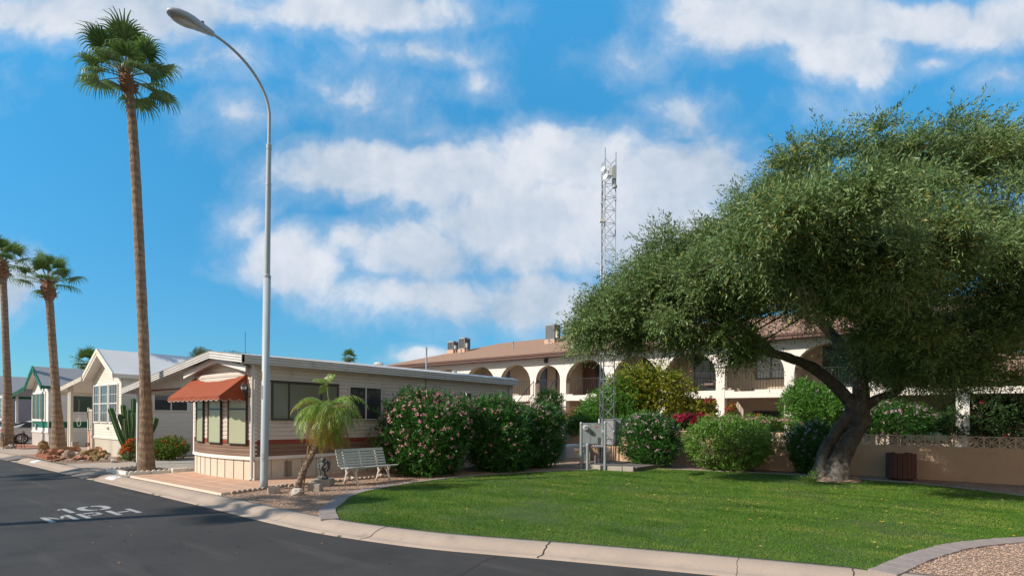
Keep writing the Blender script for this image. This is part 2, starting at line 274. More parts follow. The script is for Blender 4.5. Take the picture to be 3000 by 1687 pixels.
# ground covers
def gravel_mat(name, cols, sc=55):
    m = mat(name, cols[0], .95); t, n, l, b = extra(m); tcn = n.new('ShaderNodeTexCoord')
    vo = n.new('ShaderNodeTexVoronoi'); vo.inputs['Scale'].default_value = sc; l.new(tcn.outputs['Object'], vo.inputs['Vector'])
    sp = n.new('ShaderNodeSeparateColor'); l.new(vo.outputs['Color'], sp.inputs[0])
    cr = n.new('ShaderNodeValToRGB'); e = cr.color_ramp.elements
    e[0].color = (*cols[0], 1); e[1].color = (*cols[-1], 1)
    for i, c in enumerate(cols[1:-1]): x = e.new((i+1)/(len(cols)-1)); x.color = (*c, 1)
    l.new(sp.outputs[0], cr.inputs[0])
    ns = n.new('ShaderNodeTexNoise'); ns.inputs['Scale'].default_value = 1.2; ns.inputs['Detail'].default_value = 5; l.new(tcn.outputs['Object'], ns.inputs[0])
    r = n.new('ShaderNodeMapRange'); r.inputs['From Min'].default_value = .3; r.inputs['From Max'].default_value = .7; r.inputs['To Min'].default_value = .75; r.inputs['To Max'].default_value = 1.1; l.new(ns.outputs['Fac'], r.inputs[0])
    v = n.new('ShaderNodeVectorMath'); v.operation = 'SCALE'; l.new(cr.outputs[0], v.inputs[0]); l.new(r.outputs[0], v.inputs['Scale']); l.new(v.outputs[0], b.inputs['Base Color'])
    bp = n.new('ShaderNodeBump'); bp.inputs['Distance'].default_value = .02; bp.invert = True; l.new(vo.outputs['Distance'], bp.inputs['Height']); l.new(bp.outputs[0], b.inputs['Normal']); return m
MA['gravel'] = gravel_mat('pink_gravel', [(.20, .125, .09), (.36, .23, .165), (.46, .31, .22), (.52, .40, .31), (.30, .20, .15)])
MA['gravel_stone'] = mat('gravel_stone', (.30, .19, .135), .9, (.56, .40, .30), isl=1)
MA['lawnbase'] = mat('lawn_ground', (.045, .085, .016), .95, (.085, .125, .028), 1.4, bump=.02, bscale=60, fine=.35, fscale=70, dirt=((.14, .14, .05), 1.1, .60, .8))
def asphalt():
    m = mat('asphalt', (.040, .036, .033), .85, (.053, .048, .044), .45, fine=.38, fscale=160, bump=.003, bscale=150, dirt=((.028, .026, .024), .7, .50, .72)); t, n, l, b = extra(m)
    tcn = n.new('ShaderNodeTexCoord'); src = b.inputs['Base Color'].links[0].from_socket
    vo = n.new('ShaderNodeTexNoise'); vo.inputs['Scale'].default_value = 260; vo.inputs['Detail'].default_value = 1; l.new(tcn.outputs['Object'], vo.inputs[0])
    r = n.new('ShaderNodeMapRange'); r.inputs['From Min'].default_value = .66; r.inputs['From Max'].default_value = .74; r.inputs['To Max'].default_value = .5; l.new(vo.outputs['Fac'], r.inputs[0])
    mi = n.new('ShaderNodeMix'); mi.data_type = 'RGBA'; mi.inputs[7].default_value = (.15, .14, .13, 1); l.new(r.outputs[0], mi.inputs[0]); l.new(src, mi.inputs[6])
    # long pale tyre scuffs
    mp = n.new('ShaderNodeMapping'); mp.inputs['Scale'].default_value = (.25, 2.4, 1); mp.inputs['Rotation'].default_value = (0, 0, -.25); l.new(tcn.outputs['Object'], mp.inputs[0])
    s = n.new('ShaderNodeTexNoise'); s.inputs['Scale'].default_value = 1.1; s.inputs['Detail'].default_value = 9; s.inputs['Roughness'].default_value = .65; l.new(mp.outputs[0], s.inputs[0])
    r2 = n.new('ShaderNodeMapRange'); r2.inputs['From Min'].default_value = .55; r2.inputs['From Max'].default_value = .75; r2.inputs['To Max'].default_value = .8; l.new(s.outputs['Fac'], r2.inputs[0])
    m2 = n.new('ShaderNodeMix'); m2.data_type = 'RGBA'; m2.inputs[7].default_value = (.09, .08, .071, 1); l.new(r2.outputs[0], m2.inputs[0]); l.new(mi.outputs[2], m2.inputs[6]); l.new(m2.outputs[2], b.inputs['Base Color'])
    return m
MA['asphalt'] = asphalt()

LF = dict(
 olive=leafm('olive_leaf', (.075, .145, .045), (.23, .32, .11), .42, .24),
 oliveyel=leafm('olive_yellow_leaf', (.42, .34, .05), (.30, .26, .06)),
 oleander=leafm('oleander_leaf', (.022, .090, .018), (.085, .22, .035), .35, .28),
 oleander_br=leafm('bright_oleander_leaf', (.05, .15, .02), (.15, .32, .045), .4, .32),
 green=leafm('bright_shrub_leaf', (.08, .19, .025), (.24, .40, .07), .5, .3),
 citrus=leafm('citrus_leaf', (.045, .10, .012), (.40, .38, .03), .45, .3),
 dark=leafm('dark_vine_leaf', (.018, .05, .015), (.07, .14, .035), .45, .2),
 hedge=leafm('hedge_leaf', (.05, .12, .015), (.22, .30, .035), .5, .3),
 pink=leafm('pink_petal', (.66, .24, .30), (.80, .46, .50), .6, .35),
 lilac=leafm('lilac_pink_petal', (.58, .30, .40), (.74, .55, .62), .6, .35),
 magenta=leafm('magenta_bract', (.38, .006, .035), (.58, .02, .10), .6, .35),
 whitep=leafm('white_petal', (.68, .70, .60), (.8, .8, .74), .6, .35),
 redp=leafm('red_orange_petal', (.62, .035, .01), (.75, .16, .02), .6, .3),
 palm=leafm('fan_palm_leaf', (.055, .125, .026), (.17, .26, .07), .42, .3, .4),
 date=leafm('date_palm_leaf', (.10, .25, .02), (.34, .46, .05), .4, .3, .5),
 datey=leafm('yellowed_palm_leaf', (.42, .30, .04), (.34, .18, .05), .5, .3),
 dry=leafm('dry_brown_leaf', (.22, .12, .06), (.34, .20, .11), .8, .2),
 grassx=leafm('grass_blade', (.070, .185, .014), (.185, .31, .040), .5, .3),
 haze=leafm('far_tree_leaf', (.10, .14, .06), (.17, .2, .09), .6, .3))

def grassm():
    m = leafm('grass_blade_mix', (.088, .20, .020), (.150, .275, .036), .6, .3, .2); t, n, l, b = extra(m)
    tcn = n.new('ShaderNodeTexCoord'); x = n.new('ShaderNodeTexNoise'); x.inputs['Scale'].default_value = .9; x.inputs['Detail'].default_value = 7; x.inputs['Roughness'].default_value = .66; mp = n.new('ShaderNodeMapping'); mp.inputs['Rotation'].default_value = (0, 0, -.67); mp.inputs['Scale'].default_value = (.55, 1.3, 1); l.new(tcn.outputs['Object'], mp.inputs[0]); l.new(mp.outputs[0], x.inputs[0])
    mi = [q for q in n if q.type == 'MIX'][0]; src = mi.outputs[2]
    for (a, b2, col, mxv, sc) in ((.50, .66, (.25, .31, .065, 1), .85, None), (.47, .33, (.035, .115, .012, 1), .85, None)):
        r = n.new('ShaderNodeMapRange'); r.inputs['From Min'].default_value = a; r.inputs['From Max'].default_value = b2; r.inputs['To Max'].default_value = mxv; l.new(x.outputs['Fac'], r.inputs[0])
        m2 = n.new('ShaderNodeMix'); m2.data_type = 'RGBA'; m2.inputs[7].default_value = col; l.new(r.outputs[0], m2.inputs[0]); l.new(src, m2.inputs[6]); src = m2.outputs[2]
    l.new(src, b.inputs['Base Color']); tr = [q for q in n if q.type == 'BSDF_TRANSLUCENT'][0]; l.new(src, tr.inputs[0]); return m
LF['grass'] = grassm()

# ------------------------------------------------------------ mesh helpers
def worldloc(o):
    p = V((0, 0, 0))
    while o is not None: p = p + V(o.location); o = o.parent
    return p
def thing(name, label, cat, loc=(0, 0, 0), group=None, kind=None):
    o = D.objects.new(name, None); COL.objects.link(o); o.location = loc; o.empty_display_size = .1
    if label: o['label'] = label
    if cat: o['category'] = cat
    if group: o['group'] = group
    if kind: o['kind'] = kind
    return o
def tag(o, label=None, cat=None, group=None, kind=None):
    for k, x in (('label', label), ('category', cat), ('group', group), ('kind', kind)):
        if x: o[k] = x
    return o
class MB:
    def __init__(s): s.v = []; s.f = []; s.m = []; s.k = 0
    def vert(s, p): s.v.append(tuple(p)); return len(s.v)-1
    def face(s, pts, k=None):
        i = len(s.v); s.v += [tuple(p) for p in pts]; s.f.append(tuple(range(i, i+len(pts)))); s.m.append(s.k if k is None else k)
    def box(s, a, b, k=None):
        (x0, y0, z0), (x1, y1, z1) = a, b
        s.ob(V((x0, y0, z0)), V((1, 0, 0)), V((0, 1, 0)), 0, x1-x0, 0, y1-y0, 0, z1-z0, k)
    def ob(s, O, u, n, x0, x1, d0, d1, z0, z1, k=None, w=None):
        w = w or V((0, 0, 1)); O = V(O); u = V(u); n = V(n)
        P8 = [O+u*x+n*d+w*z for z in (z0, z1) for x, d in ((x0, d0), (x1, d0), (x1, d1), (x0, d1))]
        i = len(s.v); s.v += [tuple(p) for p in P8]
        fl = u.cross(n).dot(w) * (x1-x0)*(d1-d0)*(z1-z0) < 0
        for q in ((0, 3, 2, 1), (4, 5, 6, 7), (0, 1, 5, 4), (1, 2, 6, 5), (2, 3, 7, 6), (3, 0, 4, 7)):
            if fl: q = q[::-1]
            s.f.append(tuple(i+j for j in q)); s.m.append(s.k if k is None else k)
    def prism(s, poly, vec, k=None):          # flat polygon pushed along vec
        n = len(poly); vec = V(vec); i = len(s.v); kk = s.k if k is None else k
        s.v += [tuple(p) for p in poly] + [tuple(V(p)+vec) for p in poly]
        s.f.append(tuple(range(i+n-1, i-1, -1))); s.f.append(tuple(range(i+n, i+2*n))); s.m += [kk, kk]
        for j in range(n):
            q = (j+1) % n; s.f.append((i+j, i+q, i+n+q, i+n+j)); s.m.append(kk)
    def tube(s, pts, rad, n=10, k=None, cap=True, nz=0., nf=3.):
        pts = [V(p) for p in pts]; kk = s.k if k is None else k
        if not hasattr(rad, '__len__'): rad = [rad]*len(pts)
        ref = None; base = len(s.v)
        for j, p in enumerate(pts):
            t = (pts[min(j+1, len(pts)-1)]-pts[max(j-1, 0)]).normalized()
            if ref is None: ref = (V((1, 0, 0)) if abs(t.x) < .8 else V((0, 1, 0)))
            a = (ref - t*ref.dot(t)).normalized(); ref = a; b = t.cross(a)
            for i in range(n):
                th = 2*pi*i/n; r = rad[j]
                q = p + (a*cos(th)+b*sin(th))*r
                if nz: q = p + (q-p)*(1+nz*(mnoise.noise(V((q.x*nf, q.y*nf, q.z*nf*.35)))+.5*mnoise.noise(V((q.x*nf*2.7, q.y*nf*2.7, q.z*nf)))))
                s.v.append(tuple(q))
        for j in range(len(pts)-1):
            for i in range(n):
                q = (i+1) % n; s.f.append((base+j*n+i, base+j*n+q, base+(j+1)*n+q, base+(j+1)*n+i)); s.m.append(kk)
        if cap:
            s.f.append(tuple(base+i for i in range(n))[::-1]); s.f.append(tuple(base+(len(pts)-1)*n+i for i in range(n))); s.m += [kk, kk]
    def lathe(s, O, prof, n=20, k=None, sx=1, sy=1):    # prof: (r, z)
        O = V(O); kk = s.k if k is None else k; b = len(s.v)
        for r, z in prof:
            for i in range(n): s.v.append((O.x+r*sx*cos(2*pi*i/n), O.y+r*sy*sin(2*pi*i/n), O.z+z))
        for j in range(len(prof)-1):
            for i in range(n):
                q = (i+1) % n; s.f.append((b+j*n+i, b+j*n+q, b+(j+1)*n+q, b+(j+1)*n+i)); s.m.append(kk)
        s.f.append(tuple(b+i for i in range(n))[::-1]); s.f.append(tuple(b+(len(prof)-1)*n+i for i in range(n))); s.m += [kk, kk]
    def ell(s, O, rx, ry, rz, n=14, m=9, k=None, rot=None, nz=0, nf=2., seed=0):
        O = V(O); kk = s.k if k is None else k; b = len(s.v); rot = rot or Matrix.Identity(3)
        for j in range(m+1):
            ph = -pi/2+pi*j/m
            for i in range(n):
                d = V((cos(ph)*cos(2*pi*i/n), cos(ph)*sin(2*pi*i/n), sin(ph)))
                r = 1+nz*mnoise.noise(d*nf+V((seed*7.3, seed*3.1, 0)))
                s.v.append(tuple(O+rot@V((d.x*rx*r, d.y*ry*r, d.z*rz*r))))
        for j in range(m):
            for i in range(n):
                q = (i+1) % n; s.f.append((b+j*n+i, b+j*n+q, b+(j+1)*n+q, b+(j+1)*n+i)); s.m.append(kk)
    def build(s, name, mats, parent=None, smooth=False, origin=None, bevel=0., weld=False, local=False):
        me = D.meshes.new(name)
        o = D.objects.new(name, me); COL.objects.link(o)
        if parent is not None: o.parent = parent
        off = V((0, 0, 0)) if local else (worldloc(parent) if parent is not None else V(origin or (0, 0, 0)))
        if parent is None and origin is not None: o.location = origin
        me.from_pydata([(p[0]-off.x, p[1]-off.y, p[2]-off.z) for p in s.v], [], s.f)
        if not isinstance(mats, (list, tuple)): mats = [mats]
        for q in mats: me.materials.append(MA[q] if isinstance(q, str) else q)
        me.polygons.foreach_set('material_index', s.m)
        if smooth: me.polygons.foreach_set('use_smooth', [True]*len(s.f))
        if weld:
            import bmesh; bm = bmesh.new(); bm.from_mesh(me); bmesh.ops.remove_doubles(bm, verts=bm.verts, dist=1e-4); bm.to_mesh(me); bm.free()
        if bevel:
            b = o.modifiers.new('b', 'BEVEL'); b.width = bevel; b.segments = 2; b.limit_method = 'ANGLE'
        me.update(); return o
def copy_tree(o, loc=None, rz=None, label=None, parent=None):
    c = o.copy(); COL.objects.link(c); c.parent = parent
    if loc is not None: c.location = loc
    if rz is not None: c.rotation_euler = (0, 0, rz)
    if label: c['label'] = label
    for ch in list(o.children): copy_tree(ch, parent=c)
    return c
def raw_mesh(name, verts, nper, mats, parent=None, origin=(0, 0, 0), midx=None):
    # verts (n*nper,3): one n-gon per leaf / blade / petal
    me = D.meshes.new(name); o = D.objects.new(name, me); COL.objects.link(o)
    if parent is not None: o.parent = parent; off = np.array(worldloc(parent))
    else: off = np.array(origin, float); o.location = origin
    verts = (verts-off).astype(np.float32); nv = len(verts); nf = nv//nper
    me.vertices.add(nv); me.loops.add(nv); me.polygons.add(nf)
    me.vertices.foreach_set('co', verts.ravel()); me.loops.foreach_set('vertex_index', np.arange(nv, dtype=np.int32))
    me.polygons.foreach_set('loop_start', np.arange(0, nv, nper, dtype=np.int32))
    try: me.polygons.foreach_set('loop_total', np.full(nf, nper, dtype=np.int32))
    except Exception: pass
    for q in (mats if isinstance(mats, (list, tuple)) else [mats]): me.materials.append(q)
    if midx is not None: me.polygons.foreach_set('material_index', midx.astype(np.int32))
    me.update(calc_edges=True); me.validate(); return o
def unit(a): return a/np.maximum(np.linalg.norm(a, axis=-1, keepdims=True), 1e-9)
def leaf_verts(pos, d, L, W, fold=.25):
    n = len(pos); d = unit(d); s = unit(np.cross(d, rng.normal(size=(n, 3)))); L = np.broadcast_to(L, n)[:, None]; W = np.broadcast_to(W, n)[:, None]
    up = np.cross(s, d)
    a = pos; b = pos+d*L*.45+s*W*.5+up*W*fold*.3; c = pos+d*L; e = pos+d*L*.45-s*W*.5+up*W*fold*.3
    return np.stack([a, b, c, e], 1).reshape(-1, 3)
def sphere_dirs(n): return unit(rng.normal(size=(n, 3)))
def lumpy(d, amp, fr, seed):
    out = np.empty(len(d))
    for i in range(len(d)): out[i] = mnoise.noise(V(d[i])*fr+V((seed*5.1, seed*1.7, seed)))
    return 1+amp*out
def cloud_pts(c, r, n, seed=0, amp=.22, fr=2.6, shell=.45, zmin=None, flat=0.):
    # points in the outer shell of a lumpy ellipsoid
    d = sphere_dirs(n)
    rad = lumpy(d, amp, fr, seed)*(1-shell*rng.random(n)**1.6)
    p = np.array(c)+d*np.array(r)*rad[:, None]
    if zmin is not None:
        k = p[:, 2] > zmin; p, d = p[k], d[k]
    return p, d
def shrub(name, label, cat, base, blobs, n, lm, L, W, flowers=None, group=None, stems=5, up=.55, droop=0., seed=1, rnd=.5, spr=None):
    """blobs: (centre, radii) in world; leaves grow from short sprigs; flowers: (material, n, size, zbias)"""
    t = thing(name, label, cat, base, group)
    tot = sum(b[1][0]*b[1][2] for b in blobs); vs = []; fs = []; sp = spr or 7
    for i, (c, r) in enumerate(blobs):
        k = int(n*b_w(r)/sum(b_w(q[1]) for q in blobs)/sp)
        p, d = cloud_pts(c, r, k, seed+i, amp=.34, fr=2.9, zmin=base[2]+.03)
        axis = unit(d+np.array([0, 0, up])+rng.normal(size=d.shape)*rnd)
        for j in range(sp):
            f = j/sp
            q = p+axis*(L*1.6*(f-.3)); q[:, 2] -= droop*f*f*L*2
            dd = axis*.75+sphere_dirs(len(p))*.75; dd[:, 2] -= droop*f
            s = .75+.5*rng.random(len(p)); vs.append(leaf_verts(q, dd, L*s, W*s))
        if flowers:
            fm, fn, fsz, zb = flowers[:4]
            m = int(fn*b_w(r)/sum(b_w(q[1]) for q in blobs)); p, d = cloud_pts(c, np.array(r)*1.06, m*4, seed+i, shell=.06, zmin=base[2]+.1)
            h = (p[:, 2]-c[2])/r[2]; keep = rng.random(len(p)) < np.clip(.06+zb*(h+.15), .03, 1)
            p = p[keep]; d = d[keep]
            # tight clusters of five-petalled blossoms
            for q in range(5):
                pc = p+rng.normal(size=p.shape)*fsz*.8
                nrm = unit(d+rng.normal(size=d.shape)*.5)
                t1 = unit(np.cross(nrm, rng.normal(size=d.shape))); t2 = np.cross(nrm, t1)
                for a in range(5):
                    th = 2*pi*a/5; dr = t1*cos(th)+t2*sin(th)+nrm*.3
                    sd = np.cross(nrm, dr)*.35
                    fs.append(np.stack([pc, pc+(dr*.6+sd)*fsz, pc+dr*fsz, pc+(dr*.6-sd)*fsz], 1).reshape(-1, 3))
    raw_mesh('foliage', np.concatenate(vs), 4, lm, t)
    if fs: raw_mesh('blossoms', np.concatenate(fs), 4, flowers[0], t)
    mb = MB(); c0 = V(blobs[0][0])
    for i in range(stems):
        b = blobs[i % len(blobs)]; a = random.uniform(0, 6.28)
        e = V(b[0])+V((cos(a)*b[1][0]*.6, sin(a)*b[1][1]*.6, b[1][2]*random.uniform(.1, .7))); s0 = V(base)+V((cos(a)*.12, sin(a)*.12, -.03)) if len(blobs) == 1 else V((b[0][0]+cos(a)*.15, b[0][1]+sin(a)*.15, base[2]-.03))
        m1 = s0.lerp(e, .5)+V((0, 0, .1)); mb.tube([s0, m1, e], [.03, .02, .008], 6)
    mb.build('stems', 'branch', t, True)
    return t
def b_w(r): return r[0]*r[2]+r[0]*r[1]*.5
X1 = V((1, 0, 0)); Y1 = V((0, 1, 0)); Z1 = V((0, 0, 1))

def fill_poly(name, pts, z, m, kind='structure', thick=0.):
    mb = MB()
    p = [V((a[0], a[1], z)) for a in pts]
    if thick: mb.prism([V((a[0], a[1], z-thick)) for a in pts], (0, 0, thick))
    else: mb.face(p)
    o = mb.build(name, m)
    import bmesh; bm = bmesh.new(); bm.from_mesh(o.data); bmesh.ops.triangulate(bm, faces=bm.faces); bmesh.ops.recalc_face_normals(bm, faces=bm.faces)
    if not thick and bm.faces and sum(f.normal.z for f in bm.faces) < 0: bmesh.ops.reverse_faces(bm, faces=bm.faces)
    bm.to_mesh(o.data); bm.free()
    if kind: o['kind'] = kind
    return o
def smooth_line(pts, n):
    """Catmull-Rom through pts, n samples evenly by arc length"""
    P0 = [V((a[0], a[1], 0)) for a in pts]; out = []
    for i in range(len(P0)-1):
        a = P0[max(i-1, 0)]; b = P0[i]; c = P0[i+1]; d = P0[min(i+2, len(P0)-1)]
        for k in range(12):
            t = k/12; out.append(.5*((2*b)+(-a+c)*t+(2*a-5*b+4*c-d)*t*t+(-a+3*b-3*c+d)*t**3))
    out.append(P0[-1]); L = [0]
    for i in range(1, len(out)): L.append(L[-1]+(out[i]-out[i-1]).length)
    res = []; j = 0
    for k in range(n):
        s = L[-1]*k/(n-1)
        while j < len(L)-2 and L[j+1] < s: j += 1
        f = (s-L[j])/max(L[j+1]-L[j], 1e-9); res.append(out[j].lerp(out[j+1], min(f, 1)))
    return res
def offset_line(pts, d):
    r = []
    for i, p in enumerate(pts):
        t = (pts[min(i+1, len(pts)-1)]-pts[max(i-1, 0)]).normalized(); r.append(p+V((-t.y, t.x, 0))*d)
    return r
def inside(px, py, poly):
    r = np.zeros(len(px), bool); n = len(poly)
    for i in range(n):
        x0, y0 = poly[i][0], poly[i][1]; x1, y1 = poly[(i+1) % n][0], poly[(i+1) % n][1]
        c = ((y0 > py) != (y1 > py)) & (px < (x1-x0)*(py-y0)/((y1-y0) if y1 != y0 else 1e-9)+x0); r ^= c
    return r

# ------------------------------------------------------------ ground
ZR = -.10
def big(name, x0, x1, y0, y1, z, m):
    mb = MB(); mb.face([(x0, y0, z), (x1, y0, z), (x1, y1, z), (x0, y1, z)]); return tag(mb.build(name, m), kind='structure')
big('ground', -700, 700, -500, 900, -.16, MA['soil'])
kerb_out = smooth_line([(-140, 5.1), (-60, 5.1), (-32, 5.1), (-20, 5.1), (-12, 5.07), (-9.8, 5.03), (-8.2, 5.06), (-7.1, 5.2), (-5.9, 5.45), (-4.9, 5.8), (-4, 6.14), (-2.56, 6.62), (-1.2, 7.05), (1.5, 7.75), (7, 8.9), (30, 13.)], 420)
kerb_in = offset_line(kerb_out, .62)
fill_poly('road', [(-140, -60), (60, -60), (60, 14.0), (30, 13.6)] + [(p.x, p.y+.12) for p in kerb_out[::-1]], ZR, 'asphalt')
# rolled concrete kerb
mb = MB(); prof = [(-.02, -.14), (0, -.094), (.17, -.098), (.235, -.088), (.30, -.055), (.37, -.022), (.45, -.004), (.53, .002), (.62, .004), (.62, -.12)]
rows = [[offset_line(kerb_out, d)[i]+V((0, 0, z)) for i in range(len(kerb_out))] for d, z in prof]
for a, b in zip(rows[:-1], rows[1:]):
    for i in range(len(a)-1): mb.face([a[i], a[i+1], b[i+1], b[i]])
tag(mb.build('kerb', 'concrete', smooth=True, weld=True), kind='structure')
# open joints and cracks in the kerb
mb = MB()
def on_kerb(i, d):
    p = offset_line(kerb_out, d)[i]; z = np.interp(d, [a[0] for a in prof[:-1]], [a[1] for a in prof[:-1]]); return V((p.x, p.y, z+.003))
off_cache = {}
def kerb_crack(x, wdt, jag=.012):
    i = min(range(len(kerb_out)), key=lambda q: abs(kerb_out[q].x-x)); t = (kerb_out[i+1]-kerb_out[i-1]).normalized(); nrm = V((-t.y, t.x, 0))
    prev = None
    for k in range(13):
        d = .01+.6*k/12; z = np.interp(d, [a[0] for a in prof[:-1]], [a[1] for a in prof[:-1]])+.0035
        c = kerb_out[i]+nrm*d+t*(random.uniform(-jag, jag)+.05*(k/12)); c.z = z
        q = (c-t*wdt/2, c+t*wdt/2)
        if prev: mb.face([prev[0], prev[1], q[1], q[0]])
        prev = q
for x, wd in ((-7.15, .016), (-4.15, .022), (-2.0, .006), (-.75, .014), (-9.6, .005), (-12.5, .006), (-15.4, .006), (-17.2, .006), (-18.6, .006), (-26, .008), (-22.8, .006)): kerb_crack(x, wd)
tag(mb.build('kerb_joints', 'dark'), kind='structure')
# crack across the asphalt
mb = MB(); prev = None; a, b = G(1455, 1628, ZR), G(1255, 1720, ZR)
cpts = [a.lerp(b, i/26) for i in range(27)]
dirn = (b-a).normalized(); nr = V((-dirn.y, dirn.x, 0)); off = 0
for i, c in enumerate(cpts):
    off = off*.75+random.uniform(-.03, .03); c = c+nr*off; wd = random.uniform(.006, .02)
    q = (c-nr*wd+V((0, 0, .003)), c+nr*wd+V((0, 0, .003)))
    if prev: mb.face([prev[0], prev[1], q[1], q[0]])
    prev = q
tag(mb.build('road_crack', 'dark'), kind='structure')

inner = [(p.x, p.y) for p in offset_line(kerb_out, .60)]
fill_poly('gravel_bed', inner+[(60, 14), (60, 120), (-140, 120)], -.004, 'gravel')
# lawn outline (surveyed)
LWN = [(-8.29, 5.70), (-9.2, 6.25), (-9.85, 6.9), (-10.45, 7.5), (-10.95, 8.4), (-11.25, 9.6), (-11.42, 11.), (-11.35, 12.4), (-10.9, 14.2), (-10.2, 15.8), (-9.5, 17.2), (-8.6, 18.3), (-7.3, 19.0), (-5.6, 19.4), (-4.0, 19.5), (-2.6, 19.5), (-1.2, 19.35), (-.2, 18.9), (.9, 18.1), (1.5, 17.5), (2.6, 16.2), (3.2, 14.6), (2.7, 13.0), (1.7, 12.1), (.82, 11.45), (.02, 10.3), (-.45, 9.1), (-.7, 8.1), (-.8, 7.72)]
edge_l = smooth_line(LWN, 220)
kin = [p for p in offset_line(kerb_out, .615) if -8.3 < p.x < -.8]
lawn_poly = [(p.x, p.y) for p in edge_l]+[(p.x, p.y) for p in kin[::-1]]
fill_poly('lawn', lawn_poly, .006, 'lawnbase')
# grass blades: one mass of tufts
def blades(poly, n, h, wd, lm, name):
    xs = [p[0] for p in poly]; ys = [p[1] for p in poly]
    x = rng.uniform(min(xs), max(xs), n*6); y = rng.uniform(min(ys), max(ys), n*6)
    k = inside(x, y, poly); x, y = x[k], y[k]; dist = np.hypot(x, y)
    k = rng.random(len(x)) < np.clip((9.5/dist)**1.3, .12, 1); x, y, dist = x[k][:n], y[k][:n], dist[k][:n]
    m = len(x); sc = np.clip(dist/9, .9, 2.0); pt = np.array([mnoise.noise(V((a*.55, b*.55, 3))) + .6*mnoise.noise(V((a*2.1, b*2.1, 9))) for a, b in zip(x, y)])
    keep = rng.random(m) < np.clip(.92+pt*1.1, .2, 1); x, y, sc, pt = x[keep], y[keep], sc[keep], pt[keep]; m = len(x)
    base = np.stack([x, y, np.full(m, .004)], 1); lean = np.stack([rng.normal(size=m)*.55, rng.normal(size=m)*.55, np.ones(m)], 1)
    # mowing leaves the blades lying a little one way
    lean[:, 0] += .35*np.sin(y*1.1+pt*2); hh = h*(.6+.7*rng.random(m))*(1+.35*pt); sd = unit(np.stack([rng.normal(size=m), rng.normal(size=m), np.zeros(m)], 1))*(wd*sc/2)[:, None]
    tip = base+unit(lean)*hh[:, None]
    return raw_mesh(name, np.stack([base-sd, base+sd, tip], 1).reshape(-1, 3), 3, lm)
g = blades(lawn_poly, 330000, .032, .0085, LF['grass'], 'grass'); g['kind'] = 'stuff'
# mower-strip of brick pavers along both ends of the lawn
def paver_strip(name, line, wdt, step, m, z=.02, label=None):
    mb = MB(); o2 = offset_line(line, wdt); L = 0; i = 0; n = len(line)
    while i < n-1:
        j = i; s = 0
        while j < n-1 and s < step: s += (line[j+1]-line[j]).length; j += 1
        a, b, c, d = line[i], line[j], o2[j], o2[i]; cen = (a+b+c+d)/4; dz = random.uniform(-.004, .004)
        q = [V((p.x, p.y, -.02)) for p in [cen+(x-cen)*(.985) for x in (a, b, c, d)]]; mb.prism(q, (0, 0, z+.02+dz)); i = j
    o = mb.build(name, m); import bmesh; bm = bmesh.new(); bm.from_mesh(o.data); bmesh.ops.recalc_face_normals(bm, faces=bm.faces); bm.to_mesh(o.data); bm.free(); return o
L1 = smooth_line(LWN[:6], 200); tag(paver_strip('paver_edging', L1, .30, .105, 'paver'), kind='structure')
L2 = smooth_line(LWN[5:18], 500); tag(paver_strip('concrete_edging', L2, .11, .6, 'grey_concrete', .03), kind='structure')
L3 = smooth_line(LWN[-9:], 400); tag(paver_strip('paver_edging', L3, .30, .105, 'paver'), kind='structure')
L4 = smooth_line(LWN[17:21], 100); tag(paver_strip('concrete_edging', L4, .11, .6, 'grey_concrete', .03), kind='structure')
# loose stones in the gravel
def stones(poly, n, excl, s0, s1, name):
    xs = [p[0] for p in poly]; ys = [p[1] for p in poly]; x = rng.uniform(min(xs), max(xs), n*3); y = rng.uniform(min(ys), max(ys), n*3)
    k = inside(x, y, poly)
    for e in excl: k &= ~inside(x, y, e)
    k &= rng.random(len(x)) < np.clip((9/np.hypot(x, y))**2, .08, 1)
    x, y = x[k][:n], y[k][:n]; m = len(x); r = rng.uniform(s0, s1, m)
    oc = np.array([[1, 0, 0], [0, 1, 0], [-1, 0, 0], [0, -1, 0], [0, 0, .8], [0, 0, -.6]], float); fc = np.array([[0, 1, 4], [1, 2, 4], [2, 3, 4], [3, 0, 4]])
    vv_ = oc[None]*(r[:, None, None])*(1+.35*rng.normal(size=(m, 6, 3))*.6)+np.stack([x, y, np.full(m, .003)], 1)[:, None]
    me = D.meshes.new(name); o = D.objects.new(name, me); COL.objects.link(o)
    F_ = (fc[None]+(np.arange(m)*6)[:, None, None]).reshape(-1, 3)
    me.from_pydata(vv_.reshape(-1, 3).tolist(), [], F_.tolist()); me.materials.append(MA['gravel_stone']); me['n'] = m; o['kind'] = 'stuff'; return o
gpoly = [(-13.0, 5.72), (-8.4, 5.72), (-10.2, 7.4), (-11.3, 9.2), (-11.6, 12), (-10.4, 16), (-9.2, 18.2), (-10, 20.8), (-13.1, 20.8), (-13.1, 7.4)]
stones(gpoly, 26000, [lawn_poly], .008, .019, 'gravel_stones')
stones([(-.5, 7.9), (3.5, 9), (4, 12), (2.5, 12.6), (1, 11.3), (0, 9.8)], 9000, [lawn_poly], .006, .015, 'gravel_stones')
stones([(-10, 19), (-5, 19.5), (-1, 19.5), (1.5, 17.9), (4, 15), (6, 20.8), (-10, 20.8)], 4000, [lawn_poly], .01, .02, 'gravel_stones')
